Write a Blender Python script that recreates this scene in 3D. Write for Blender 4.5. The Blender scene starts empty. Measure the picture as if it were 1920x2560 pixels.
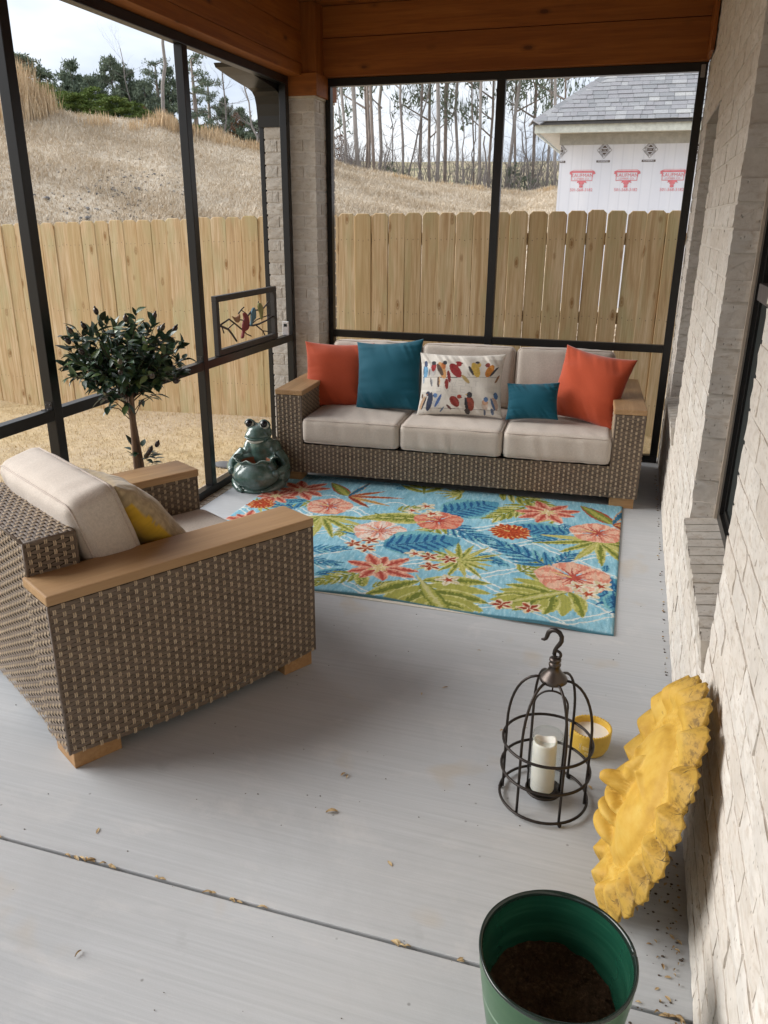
import bpy, bmesh, math, random
import numpy as np
from mathutils import Vector, Matrix

rnd = random.Random(7)
R = math.radians
scene = bpy.context.scene
C = scene.collection

# ------------------------------------------------------------------ camera
CAM = np.array([-0.2837, -6.0, 1.6])
YAW, PITCH, ROLL, FPX = -0.29519, 0.35279, 0.00806, 1975.5
cf = np.array([math.sin(YAW) * math.cos(PITCH), math.cos(YAW) * math.cos(PITCH), -math.sin(PITCH)])
cr0 = np.array([math.cos(YAW), -math.sin(YAW), 0.0])
cu0 = np.cross(cr0, cf)
cr = math.cos(ROLL) * cr0 + math.sin(ROLL) * cu0
cu = -math.sin(ROLL) * cr0 + math.cos(ROLL) * cu0
cam_data = bpy.data.cameras.new('camera')
cam = bpy.data.objects.new('camera', cam_data)
C.objects.link(cam)
cam.matrix_world = Matrix(((cr[0], cu[0], -cf[0], CAM[0]), (cr[1], cu[1], -cf[1], CAM[1]),
                           (cr[2], cu[2], -cf[2], CAM[2]), (0, 0, 0, 1)))
cam_data.sensor_fit = 'VERTICAL'
cam_data.sensor_height = 36.0
cam_data.sensor_width = 27.0
cam_data.lens = 36.0 * FPX / 2560.0
cam_data.clip_start = 0.02
cam_data.clip_end = 2000
scene.camera = cam

# ------------------------------------------------------------------ light
SUN_DIR = Vector((-0.86, -0.10, 0.48)).normalized()          # towards the sun, high cloud on the open side
SUN_EL = math.asin(SUN_DIR.z)
SUN_AZ = math.atan2(SUN_DIR.x, SUN_DIR.y)
world = bpy.data.worlds.new("World")
scene.world = world
world.use_nodes = True
wt = world.node_tree
wt.nodes.clear()
w_out = wt.nodes.new('ShaderNodeOutputWorld')
w_bg = wt.nodes.new('ShaderNodeBackground')
w_sky = wt.nodes.new('ShaderNodeTexSky')
w_sky.sky_type = 'NISHITA'
w_sky.sun_disc = False
w_sky.sun_elevation = SUN_EL
w_sky.sun_rotation = SUN_AZ
w_sky.dust_density = 3.0
w_tc = wt.nodes.new('ShaderNodeTexCoord')
w_map = wt.nodes.new('ShaderNodeMapping')
w_map.inputs['Scale'].default_value = (1.6, 1.6, 5.0)
w_noise = wt.nodes.new('ShaderNodeTexNoise')
w_noise.inputs['Scale'].default_value = 1.7
w_noise.inputs['Detail'].default_value = 5.0
w_noise.inputs['Roughness'].default_value = 0.55
w_ramp = wt.nodes.new('ShaderNodeValToRGB')
w_ramp.color_ramp.elements[0].position = 0.35
w_ramp.color_ramp.elements[0].color = (0.52, 0.60, 0.74, 1)
w_ramp.color_ramp.elements[1].position = 0.62
w_ramp.color_ramp.elements[1].color = (0.93, 0.96, 1.0, 1)
w_mul = wt.nodes.new('ShaderNodeVectorMath')
w_mul.operation = 'SCALE'
w_mul.inputs['Scale'].default_value = 3.7
w_mix = wt.nodes.new('ShaderNodeMix')
w_mix.data_type = 'RGBA'
w_mix.inputs['Factor'].default_value = 0.93
L = wt.links.new
L(w_tc.outputs['Generated'], w_map.inputs['Vector'])
L(w_map.outputs['Vector'], w_noise.inputs['Vector'])
L(w_noise.outputs['Fac'], w_ramp.inputs['Fac'])
L(w_ramp.outputs['Color'], w_mul.inputs[0])
L(w_sky.outputs['Color'], w_mix.inputs['A'])
L(w_mul.outputs['Vector'], w_mix.inputs['B'])
L(w_mix.outputs['Result'], w_bg.inputs['Color'])
w_bg.inputs['Strength'].default_value = 0.10
L(w_bg.outputs['Background'], w_out.inputs['Surface'])

sun_data = bpy.data.lights.new('sun', 'SUN')
sun_data.energy = 1.5
sun_data.angle = R(45)
sun_data.color = (1.0, 0.985, 0.965)
sun = bpy.data.objects.new('sun', sun_data)
C.objects.link(sun)
sun.location = (-20, 4, 16)
sun.rotation_euler = SUN_DIR.to_track_quat('Z', 'Y').to_euler()

vs = scene.view_settings
vs.view_transform = 'Standard'
vs.look = 'None'
vs.exposure = 1.75
vs.gamma = 1.0
vs.use_curve_mapping = False
scene.render.engine = 'CYCLES'
scene.cycles.use_denoising = True
scene.cycles.max_bounces = 8
scene.cycles.diffuse_bounces = 5
scene.cycles.glossy_bounces = 4
scene.cycles.transmission_bounces = 6
scene.cycles.transparent_max_bounces = 12
scene.cycles.sample_clamp_indirect = 6.0

# ------------------------------------------------------------------ helpers
def cam_px(P):
    """picture coordinates (1920 x 2560) and depth of world points, used only to rank pieces by the size at which they show"""
    d = np.asarray(P, float).reshape(-1, 3) - CAM
    z = d @ cf
    return np.stack([960 + FPX * (d @ cr) / z, 1280 - FPX * (d @ cu) / z, z], 1)


class MB:
    """collects polygons and links them as one mesh object"""
    def __init__(self):
        self.v, self.f, self.m, self.s = [], [], [], []
        self.n = 0

    def add(self, verts, faces, mi=0, smooth=False):
        b = self.n
        self.v.extend([tuple(map(float, p)) for p in verts])
        self.n += len(verts)
        for f in faces:
            self.f.append([i + b for i in f])
            self.m.append(mi)
            self.s.append(smooth)

    def box(self, x0, x1, y0, y1, z0, z1, mi=0, M=None):
        vs_ = [(x0, y0, z0), (x1, y0, z0), (x1, y1, z0), (x0, y1, z0), (x0, y0, z1), (x1, y0, z1), (x1, y1, z1), (x0, y1, z1)]
        if M is not None:
            vs_ = [M @ Vector(p) for p in vs_]
        self.add(vs_, [(0, 3, 2, 1), (4, 5, 6, 7), (0, 1, 5, 4), (1, 2, 6, 5), (2, 3, 7, 6), (3, 0, 4, 7)], mi)

    def bbox(self, x0, x1, y0, y1, z0, z1, b=0.004, mi=0, M=None):
        """box with bevelled edges"""
        bm = bmesh.new()
        bmesh.ops.create_cube(bm, size=1.0)
        for q in bm.verts:
            q.co = Vector(((x0 + x1) / 2 + q.co.x * (x1 - x0), (y0 + y1) / 2 + q.co.y * (y1 - y0), (z0 + z1) / 2 + q.co.z * (z1 - z0)))
        bmesh.ops.bevel(bm, geom=bm.edges[:], offset=b, segments=2, affect='EDGES', profile=0.6)
        bm.verts.index_update()
        self.add([(M @ q.co) if M is not None else q.co for q in bm.verts], [[q.index for q in f.verts] for f in bm.faces], mi)
        bm.free()

    def tube(self, pts, rad, n=8, mi=0, closed=False, cap=True, smooth=True):
        pts = [Vector(p) for p in pts]
        k = len(pts)
        rads = rad if isinstance(rad, (list, tuple)) else [rad] * k
        tang = []
        for i in range(k):
            a = pts[(i - 1) % k] if (closed or i > 0) else pts[i]
            b = pts[(i + 1) % k] if (closed or i < k - 1) else pts[i]
            t = (b - a)
            tang.append(t.normalized() if t.length > 1e-9 else Vector((0, 0, 1)))
        ref = Vector((0, 0, 1)) if abs(tang[0].z) < 0.9 else Vector((1, 0, 0))
        nrm = (ref - tang[0] * ref.dot(tang[0])).normalized()
        vs_ = []
        for i in range(k):
            nrm = (nrm - tang[i] * nrm.dot(tang[i]))
            nrm = nrm.normalized() if nrm.length > 1e-6 else tang[i].orthogonal().normalized()
            bn = tang[i].cross(nrm)
            for j in range(n):
                a = 2 * math.pi * j / n
                vs_.append(pts[i] + (nrm * math.cos(a) + bn * math.sin(a)) * rads[i])
        fs = []
        for i in range(k if closed else k - 1):
            i2 = (i + 1) % k
            for j in range(n):
                j2 = (j + 1) % n
                fs.append((i * n + j, i * n + j2, i2 * n + j2, i2 * n + j))
        if cap and not closed:
            fs.append(tuple(reversed(range(n))))
            fs.append(tuple((k - 1) * n + j for j in range(n)))
        self.add(vs_, fs, mi, smooth)

    def lathe(self, prof, n=32, c=(0, 0, 0), mi=0, smooth=True, fn=None):
        """prof = [(r, z)]; fn(angle, i) gives (dr, dz)"""
        vs_, fs = [], []
        for i, (r, z) in enumerate(prof):
            for j in range(n):
                a = 2 * math.pi * j / n
                dr, dz = fn(a, i) if fn else (0, 0)
                vs_.append((c[0] + (r + dr) * math.cos(a), c[1] + (r + dr) * math.sin(a), c[2] + z + dz))
        for i in range(len(prof) - 1):
            for j in range(n):
                j2 = (j + 1) % n
                fs.append((i * n + j, i * n + j2, (i + 1) * n + j2, (i + 1) * n + j))
        self.add(vs_, fs, mi, smooth)

    def ball(self, c, r, n=12, mi=0, sc=(1, 1, 1), M=None):
        prof = []
        vs_, fs = [], []
        h = max(4, n // 2)
        for i in range(h + 1):
            t = math.pi * i / h
            for j in range(n):
                a = 2 * math.pi * j / n
                p = Vector((r * sc[0] * math.sin(t) * math.cos(a), r * sc[1] * math.sin(t) * math.sin(a), -r * sc[2] * math.cos(t)))
                if M is not None:
                    p = M @ p
                vs_.append(p + Vector(c))
        for i in range(h):
            for j in range(n):
                j2 = (j + 1) % n
                fs.append((i * n + j, i * n + j2, (i + 1) * n + j2, (i + 1) * n + j))
        self.add(vs_, fs, mi, True)

    def prism(self, poly, z0, z1, M=None, mi=0):
        """poly in local xy extruded along z"""
        n = len(poly)
        vs_ = [Vector((p[0], p[1], z0)) for p in poly] + [Vector((p[0], p[1], z1)) for p in poly]
        if M is not None:
            vs_ = [M @ q for q in vs_]
        fs = [tuple(reversed(range(n))), tuple(range(n, 2 * n))]
        for i in range(n):
            j = (i + 1) % n
            fs.append((i, j, n + j, n + i))
        self.add(vs_, fs, mi)

    def mesh(self, name, mats):
        me = bpy.data.meshes.new(name)
        me.from_pydata(self.v, [], self.f)
        for m in (mats if isinstance(mats, (list, tuple)) else [mats]):
            me.materials.append(m)
        if len(self.f):
            me.polygons.foreach_set('material_index', self.m)
            me.polygons.foreach_set('use_smooth', self.s)
        me.validate(clean_customdata=False)
        me.update()
        return me

    def build(self, name, mats, parent=None, loc=None, rot=None):
        return link(name, self.mesh(name, mats), parent, loc, rot)


def link(name, me, parent=None, loc=None, rot=None):
    o = bpy.data.objects.new(name, me)
    C.objects.link(o)
    if parent is not None:
        o.parent = parent
    if loc is not None:
        o.location = loc
    if rot is not None:
        o.rotation_euler = rot
    return o


def tris_mesh(name, V, F, mat, smooth=False):
    """fast mesh from numpy arrays, F of fixed width"""
    me = bpy.data.meshes.new(name)
    V = np.ascontiguousarray(V, dtype=np.float32)
    F = np.ascontiguousarray(F, dtype=np.int32)
    k = F.shape[1]
    me.vertices.add(len(V))
    me.vertices.foreach_set('co', V.ravel())
    me.loops.add(F.size)
    me.loops.foreach_set('vertex_index', F.ravel())
    me.polygons.add(len(F))
    me.polygons.foreach_set('loop_start', np.arange(0, F.size, k, dtype=np.int32))
    me.polygons.foreach_set('loop_total', np.full(len(F), k, dtype=np.int32))
    if smooth:
        me.polygons.foreach_set('use_smooth', np.ones(len(F), dtype=bool))
    me.materials.append(mat)
    me.update(calc_edges=True)
    me.validate(clean_customdata=False)
    return me


def thing(name, label, cat, loc=(0, 0, 0), rotz=0.0, group=None):
    o = bpy.data.objects.new(name, None)
    C.objects.link(o)
    o.empty_display_size = 0.1
    o.location = loc
    o.rotation_euler = (0, 0, rotz)
    o['label'] = label
    o['category'] = cat
    if group:
        o['group'] = group
    return o


def tag(o, label, cat, group=None):
    o['label'] = label
    o['category'] = cat
    if group:
        o['group'] = group
    return o


def kind(o, k):
    o['kind'] = k
    return o


ORD = ['first', 'second', 'third', 'fourth', 'fifth', 'sixth', 'seventh', 'eighth', 'ninth', 'tenth', 'eleventh', 'twelfth',
       'thirteenth', 'fourteenth', 'fifteenth', 'sixteenth', 'seventeenth', 'eighteenth', 'nineteenth', 'twentieth',
       'twenty-first', 'twenty-second', 'twenty-third', 'twenty-fourth', 'twenty-fifth', 'twenty-sixth', 'twenty-seventh', 'twenty-eighth']


# ------------------------------------------------------------------ materials
class Mat:
    def __init__(self, name, color=(0.5, 0.5, 0.5), rough=0.6, metal=0.0, spec=0.5):
        self.m = bpy.data.materials.new(name)
        self.m.use_nodes = True
        self.t = self.m.node_tree
        self.b = self.t.nodes['Principled BSDF']
        self.b.inputs['Base Color'].default_value = (*color, 1)
        self.b.inputs['Roughness'].default_value = rough
        self.b.inputs['Metallic'].default_value = metal
        self.b.inputs['Specular IOR Level'].default_value = spec
        self._pos = None

    def n(self, typ, **kw):
        q = self.t.nodes.new(typ)
        for k, v in kw.items():
            if hasattr(q, k):
                setattr(q, k, v)
            else:
                q.inputs[k].default_value = v
        return q

    def l(self, a, b):
        self.t.links.new(a, b)

    def pos(self, scale=(1, 1, 1), rot=(0, 0, 0), coord='world', rand=0.0):
        if coord == 'world':
            src = self.n('ShaderNodeNewGeometry').outputs['Position']
        else:
            src = self.n('ShaderNodeTexCoord').outputs[coord]
        if rand:
            oi = self.n('ShaderNodeObjectInfo')
            mu = self.n('ShaderNodeMath', operation='MULTIPLY')
            mu.inputs[1].default_value = rand
            self.l(oi.outputs['Random'], mu.inputs[0])
            ad = self.n('ShaderNodeVectorMath', operation='ADD')
            self.l(src, ad.inputs[0])
            self.l(mu.outputs[0], ad.inputs[1])
            src = ad.outputs[0]
        mp = self.n('ShaderNodeMapping')
        mp.inputs['Scale'].default_value = scale
        mp.inputs['Rotation'].default_value = rot
        self.l(src, mp.inputs['Vector'])
        return mp.outputs['Vector']

    def noise(self, vec, scale=5.0, detail=4.0, rough=0.55, dist=0.0):
        q = self.n('ShaderNodeTexNoise')
        q.inputs['Scale'].default_value = scale
        q.inputs['Detail'].default_value = detail
        q.inputs['Roughness'].default_value = rough
        q.inputs['Distortion'].default_value = dist
        self.l(vec, q.inputs['Vector'])
        return q.outputs['Fac']

    def voro(self, vec, scale=5.0, feature='F1', rand=1.0):
        q = self.n('ShaderNodeTexVoronoi')
        q.feature = feature
        q.inputs['Scale'].default_value = scale
        q.inputs['Randomness'].default_value = rand
        self.l(vec, q.inputs['Vector'])
        return q.outputs['Distance']

    def ramp(self, fac, stops, interp='LINEAR'):
        q = self.n('ShaderNodeValToRGB')
        cr_ = q.color_ramp
        cr_.interpolation = interp
        while len(cr_.elements) < len(stops):
            cr_.elements.new(0.5)
        for e, (p, c) in zip(cr_.elements, stops):
            e.position = p
            e.color = (*c, 1) if not isinstance(c, (int, float)) else (c, c, c, 1)
        self.l(fac, q.inputs['Fac'])
        return q.outputs['Color']

    def mix(self, fac, a, b, blend='MIX'):
        q = self.n('ShaderNodeMix')
        q.data_type = 'RGBA'
        q.blend_type = blend
        for sock, val in (('Factor', fac), ('A', a), ('B', b)):
            if isinstance(val, (int, float)):
                q.inputs[sock].default_value = val if sock == 'Factor' else (val, val, val, 1)
            elif isinstance(val, (tuple, list)):
                q.inputs[sock].default_value = (*val, 1)
            else:
                self.l(val, q.inputs[sock])
        return q.outputs['Result']

    def math(self, op, a, b=None):
        q = self.n('ShaderNodeMath', operation=op)
        for i, val in enumerate((a, b)):
            if val is None:
                continue
            if isinstance(val, (int, float)):
                q.inputs[i].default_value = val
            else:
                self.l(val, q.inputs[i])
        return q.outputs[0]

    def rand(self):
        return self.n('ShaderNodeObjectInfo').outputs['Random']

    def color(self, sock):
        self.l(sock, self.b.inputs['Base Color'])
        return self

    def rough(self, sock):
        self.l(sock, self.b.inputs['Roughness'])
        return self

    def bump(self, h, strength=0.3, dist=0.01):
        q = self.n('ShaderNodeBump')
        q.inputs['Strength'].default_value = strength
        q.inputs['Distance'].default_value = dist
        self.l(h, q.inputs['Height'])
        self.l(q.outputs['Normal'], self.b.inputs['Normal'])
        return self


def m_concrete():
    k = Mat('broom_finished_concrete', rough=0.75, spec=0.35)
    br = k.noise(k.pos((1.3, 90, 10), rot=(0, 0, R(2))), 1.0, 5, 0.7)
    big = k.noise(k.pos((0.9, 2.2, 1)), 1.0, 5, 0.6)
    fine = k.noise(k.pos((1, 1, 1)), 160.0, 3, 0.6)
    col = k.ramp(br, [(0.3, (0.392, 0.411, 0.429)), (0.7, (0.49, 0.512, 0.533))])
    col = k.mix(k.ramp(big, [(0.35, 0.0), (0.7, 0.45)]), col, (0.48, 0.475, 0.465))
    st = k.noise(k.pos((1, 1, 1)), 2.6, 3, 0.5, 0.4)
    col = k.mix(k.ramp(st, [(0.62, 0.0), (0.70, 0.34)]), col, (0.46, 0.37, 0.25))
    bl = k.noise(k.pos((1, 1, 1)), 1.7, 6, 0.72, 0.6)
    col = k.mix(k.ramp(bl, [(0.38, 0.28), (0.52, 0.0)]), col, (0.36, 0.37, 0.38))
    pal = k.noise(k.pos((1.0, 1.6, 1)), 3.4, 5, 0.7, 0.5)
    col = k.mix(k.ramp(pal, [(0.56, 0.0), (0.68, 0.35)]), col, (0.57, 0.565, 0.555))
    dk = k.noise(k.pos((1, 1, 1)), 5.5, 4, 0.6)
    col = k.mix(k.ramp(dk, [(0.68, 0.0), (0.8, 0.35)]), col, (0.24, 0.24, 0.24))
    sp = k.voro(k.pos((1, 1, 1)), 9.0)
    col = k.mix(k.ramp(sp, [(0.02, 0.55), (0.045, 0.0)]), col, (0.12, 0.11, 0.1))
    scr = k.noise(k.pos((0.7, 26, 1), rot=(0, 0, R(9))), 1.0, 2, 0.5)
    col = k.mix(k.ramp(scr, [(0.70, 0.0), (0.76, 0.5)]), col, (0.62, 0.615, 0.60))
    k.color(col)
    h = k.mix(0.5, k.mix(0.5, br, fine), big)
    k.bump(h, 0.30, 0.004)
    return k.m


def m_brick(name, wash, base, pits=True):
    k = Mat(name, rough=0.9, spec=0.2)
    v = k.pos((1, 1, 1))
    n1 = k.noise(k.pos((26, 26, 60)), 1.0, 6, 0.65, 0.3)
    n2 = k.noise(v, 9.0, 4, 0.6)
    n3 = k.noise(k.pos((140, 140, 30)), 1.0, 4, 0.6)
    col = k.ramp(n1, [(0.30, base), (0.50, wash), (0.75, tuple(min(1, c * 1.08) for c in wash))])
    col = k.mix(k.ramp(n2, [(0.40, 0.0), (0.62, 0.6)]), col, tuple(c * 0.80 for c in wash))
    rv = k.rand()
    col = k.mix(k.ramp(rv, [(0.0, 0.0), (1.0, 0.42)]), col, base)
    if pits:
        pv = k.voro(k.pos((70, 70, 38)), 1.0)
        col = k.mix(k.ramp(pv, [(0.09, 0.55), (0.17, 0.0)]), col, (0.16, 0.135, 0.11))
        h = k.mix(0.45, k.mix(0.5, n1, n3), k.ramp(pv, [(0.08, 0.0), (0.22, 1.0)]))
    else:
        h = k.mix(0.5, n1, n3)
    k.color(col)
    k.bump(h, 0.55, 0.005)
    return k.m


def m_mortar():
    k = Mat('pale_mortar', rough=0.95, spec=0.15)
    n1 = k.noise(k.pos((1, 1, 1)), 30, 5, 0.65)
    k.color(k.ramp(n1, [(0.3, (0.56, 0.515, 0.455)), (0.7, (0.70, 0.66, 0.60))]))
    k.bump(n1, 0.6, 0.006)
    return k.m


def m_wood(name, dark, light, axis=2, grain=1.0, rough=0.6, knots=None, vary=0.3, spec=0.3, coord='world', staves=0):
    """long-grained wood; axis = direction of the grain in world space"""
    k = Mat(name, rough=rough, spec=spec)
    sc = [22.0, 22.0, 22.0]
    sc[axis] = 1.1
    sc = tuple(c * grain for c in sc)
    off = 37.0
    n1 = k.noise(k.pos(sc, coord=coord, rand=off), 1.0, 5, 0.6, 0.8)
    fs = tuple(c * 5 for c in sc)
    n2 = k.noise(k.pos(fs, coord=coord, rand=off), 1.0, 3, 0.6)
    col = k.ramp(n1, [(0.28, dark), (0.52, tuple((a + b) / 2 for a, b in zip(dark, light))), (0.72, light)])
    col = k.mix(k.ramp(n2, [(0.35, 0.35), (0.6, 0.0)]), col, tuple(c * 0.8 for c in dark))
    rv = k.rand()
    col = k.mix(k.ramp(rv, [(0.0, 0.0), (0.5, vary * 0.4), (1.0, vary)]), col, tuple(c * 0.72 for c in dark))
    h = n2
    if staves:
        sv = k.voro(k.pos((staves, 0.0, 0.0), coord=coord, rand=off), 1.0)
        q = k.t.nodes[-1]
        col = k.mix(k.ramp(q.outputs['Color'], [(0.2, 0.0), (0.8, 0.5)]), col, tuple(c * 0.62 for c in light))
    if knots:
        ks = [8.0, 8.0, 8.0]
        ks[axis] = 3.6
        kv = k.voro(k.pos(tuple(ks), rand=off), knots)
        kn = k.noise(k.pos((1, 1, 1), rand=off), 16, 3, 0.6)
        kv = k.math('ADD', kv, k.math('MULTIPLY', kn, 0.10))
        col = k.mix(k.ramp(kv, [(0.13, 0.85), (0.165, 0.35), (0.26, 0.0)]), col, tuple(c * 0.30 for c in dark))
    k.color(col)
    k.bump(h, 0.25, 0.002)
    return k.m


def m_picket():
    k = Mat('new_pressure_treated_pine', rough=0.75, spec=0.25)
    off = 61.0
    n1 = k.noise(k.pos((26, 26, 1.4), rand=off), 1.0, 4, 0.55, 1.2)
    n2 = k.noise(k.pos((140, 140, 4), rand=off), 1.0, 3, 0.6)
    n3 = k.noise(k.pos((8, 8, 2.2), rand=off), 1.0, 3, 0.5)
    col = k.ramp(n1, [(0.30, (0.42, 0.27, 0.14)), (0.45, (0.57, 0.41, 0.235)), (0.64, (0.70, 0.555, 0.365))])
    col = k.mix(k.ramp(n3, [(0.47, 0.0), (0.68, 0.75)]), col, (0.47, 0.44, 0.25))
    col = k.mix(k.ramp(n2, [(0.36, 0.45), (0.56, 0.0)]), col, (0.38, 0.235, 0.105))
    rv = k.rand()
    col = k.mix(k.ramp(rv, [(0.0, 0.0), (0.35, 0.38), (0.7, 0.05), (1.0, 0.6)]), col, (0.44, 0.31, 0.14))
    kv = k.voro(k.pos((8.0, 8.0, 3.4), rand=off), 1.0)
    kn = k.noise(k.pos((1, 1, 1), rand=off), 22, 3, 0.6)
    kv = k.math('ADD', kv, k.math('MULTIPLY', kn, 0.09))
    col = k.mix(k.ramp(kv, [(0.11, 0.85), (0.135, 0.55), (0.15, 0.2), (0.17, 0.6), (0.23, 0.0)]), col, (0.25, 0.125, 0.04))
    k.color(col)
    k.bump(n2, 0.25, 0.002)
    return k.m


def m_fabric(name, col, rough=0.9, weave=900.0, slub=0.15, sheen=0.15):
    k = Mat(name, rough=rough, spec=0.2)
    a = k.noise(k.pos((weave, weave * 0.15, weave * 0.15), coord='Object'), 1.0, 2, 0.6)
    b = k.noise(k.pos((weave * 0.15, weave * 0.3, weave), coord='Object'), 1.0, 2, 0.6)
    big = k.noise(k.pos((1, 1, 1), coord='Object'), 7.0, 3, 0.5)
    m = k.mix(0.5, a, b)
    c = k.ramp(m, [(0.35, tuple(x * (1 - slub) for x in col)), (0.65, tuple(min(1, x * (1 + slub)) for x in col))])
    c = k.mix(k.ramp(big, [(0.35, 0.0), (0.7, 0.25)]), c, tuple(x * 0.86 for x in col))
    k.color(c)
    k.b.inputs['Sheen Weight'].default_value = sheen
    k.bump(m, 0.25, 0.0015)
    return k.m


def m_strand():
    k = Mat('brown_resin_wicker', rough=0.42, spec=0.45)
    g = k.n('ShaderNodeNewGeometry')
    sx = k.n('ShaderNodeSeparateXYZ')
    k.l(g.outputs['Position'], sx.inputs[0])
    s = k.math('SINE', k.math('MULTIPLY', sx.outputs['Z'], 2 * math.pi / 0.0137 * 4))
    n1 = k.noise(k.pos((8, 8, 60)), 1.0, 3, 0.6)
    col = k.ramp(n1, [(0.3, (0.115, 0.083, 0.058)), (0.7, (0.190, 0.142, 0.104))])
    k.color(col)
    k.bump(k.math('MULTIPLY', s, 0.5), 0.5, 0.0012)
    return k.m


def m_reed():
    k = Mat('tan_resin_reed', rough=0.5, spec=0.4)
    n1 = k.noise(k.pos((1, 1, 1)), 45, 3, 0.6)
    k.color(k.ramp(n1, [(0.3, (0.35, 0.26, 0.165)), (0.7, (0.54, 0.43, 0.30))]))
    return k.m


def m_paint_metal(name, col, rough=0.4, metal=0.0, spec=0.5, var=0.15):
    k = Mat(name, col, rough, metal, spec)
    n1 = k.noise(k.pos((1, 1, 1)), 18, 4, 0.6)
    k.color(k.ramp(n1, [(0.3, tuple(c * (1 - var) for c in col)), (0.7, tuple(min(1, c * (1 + var)) for c in col))]))
    k.rough(k.ramp(n1, [(0.3, rough * (1 - var)), (0.7, min(1, rough * (1 + var)))]))
    return k.m


def m_leafy(name, stops, scale=1.5, rough=0.6, spec=0.3, trans=0.0, rnd_mix=0.3):
    k = Mat(name, rough=rough, spec=spec)
    n1 = k.noise(k.pos((1, 1, 1)), scale, 3, 0.6)
    k.color(k.mix(k.ramp(k.rand(), [(0.0, 0.0), (1.0, rnd_mix)]), k.ramp(n1, stops), stops[0][1]))
    if trans:
        k.b.inputs['Transmission Weight'].default_value = 0.0
    return k.m


MAT = {}
MAT['concrete'] = m_concrete()
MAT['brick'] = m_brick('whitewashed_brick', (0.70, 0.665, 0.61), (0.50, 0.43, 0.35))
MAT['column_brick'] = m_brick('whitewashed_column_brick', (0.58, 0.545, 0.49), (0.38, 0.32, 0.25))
MAT['ledge_brick'] = m_brick('tan_ledge_brick', (0.60, 0.52, 0.42), (0.36, 0.27, 0.19))
MAT['mortar'] = m_mortar()
MAT['bronze'] = m_paint_metal('dark_bronze_aluminium', (0.0105, 0.0100, 0.0095), 0.32, 0.0, 0.42, 0.04)
MAT['cedar'] = m_wood('stained_cedar_y', (0.20, 0.056, 0.0075), (0.38, 0.130, 0.020), 1, 1.0, 0.6, 1.0)
MAT['cedar_x'] = m_wood('stained_cedar_x', (0.20, 0.056, 0.0075), (0.38, 0.130, 0.020), 0, 1.0, 0.6, 1.0)
MAT['cedar_z'] = m_wood('stained_cedar_z', (0.20, 0.056, 0.0075), (0.38, 0.130, 0.020), 2, 1.0, 0.6, 1.0)
MAT['picket'] = m_picket()
MAT['linen'] = m_fabric('beige_linen', (0.54, 0.478, 0.415), 0.9, 700)
MAT['piping'] = m_fabric('beige_linen_welt', (0.50, 0.43, 0.375), 0.9, 700)
MAT['coral'] = m_fabric('coral_cloth', (0.48, 0.078, 0.030), 0.85, 900, 0.08, 0.3)
MAT['teal'] = m_fabric('teal_cloth', (0.003, 0.078, 0.118), 0.8, 900, 0.08, 0.2)
MAT['strand'] = m_strand()
MAT['reed'] = m_reed()
MAT['core'] = m_paint_metal('dark_wicker_core', (0.034, 0.026, 0.019), 0.8)
MAT['black_iron'] = m_paint_metal('oil_rubbed_iron', (0.035, 0.028, 0.024), 0.42, 0.6, 0.5)
MAT['cap_iron'] = m_paint_metal('brushed_bronze_cap', (0.085, 0.07, 0.062), 0.40, 0.85, 0.5)
MAT['white_plastic'] = m_paint_metal('white_plastic', (0.78, 0.78, 0.78), 0.4)
MAT['lcd'] = m_paint_metal('dark_display', (0.03, 0.035, 0.035), 0.2)
MAT['fascia'] = m_paint_metal('pale_green_grey_trim', (0.60, 0.62, 0.56), 0.6)
MAT['soil'] = None
# ================================================================== SETTING
# ------------------------------------------------------------------ patio slab with its joint
JY = -4.65
mb = MB()
mb.bbox(-2.60, 0.02, JY + 0.004, -0.12, -0.16, 0.0, 0.004)
kind(mb.build('patio_slab', MAT['concrete']), 'structure')
mb = MB()
mb.bbox(-2.60, 0.02, -9.5, JY - 0.004, -0.16, -0.0015, 0.004)
kind(mb.build('patio_slab', MAT['concrete']), 'structure')
mb = MB()
mb.box(-2.595, 0.015, JY - 0.0035, JY + 0.0035, -0.12, -0.016)
kind(mb.build('joint_filler', m_paint_metal('dark_joint_filler', (0.05, 0.047, 0.045), 0.9)), 'structure')

# ------------------------------------------------------------------ terrain: yard, hill behind the fence, horizon
CREST = np.array([(-60, 5.4), (-40.22, 6.1), (-37.32, 6.05), (-35.62, 5.90), (-32.91, 5.75), (-31.35, 5.70), (-29.47, 5.12), (-27.85, 4.92),
                  (-26.38, 4.70), (-25.11, 4.52), (-20.42, 3.60), (-18.59, 3.18), (-16.61, 2.88), (-14.63, 2.52), (-12.62, 2.36),
                  (-10.01, 2.03), (-8.86, 1.88), (-7.75, 1.83), (-7.03, 1.95), (-5.78, 2.15), (0, 1.6), (8, 0.6), (30, -0.5), (60, -1.2)])


def crest(az):
    el = np.interp(az, CREST[:, 0], CREST[:, 1])
    rc = np.interp(az, [-60, -40, -25, -5, 20], [27, 28, 31, 36, 36])
    return rc, 1.6 + rc * np.tan(np.radians(el))


def hash_noise(x, y, s, seed=0):
    """smooth value noise, numpy only"""
    x = np.asarray(x) / s + seed * 17.3
    y = np.asarray(y) / s - seed * 9.1
    xi, yi = np.floor(x).astype(int), np.floor(y).astype(int)
    fx, fy = x - xi, y - yi
    fx = fx * fx * (3 - 2 * fx)
    fy = fy * fy * (3 - 2 * fy)

    def h(a, b):
        n = np.sin(a * 127.1 + b * 311.7 + seed * 74.7) * 43758.5453
        return n - np.floor(n)
    return (h(xi, yi) * (1 - fx) + h(xi + 1, yi) * fx) * (1 - fy) + (h(xi, yi + 1) * (1 - fx) + h(xi + 1, yi + 1) * fx) * fy


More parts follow.
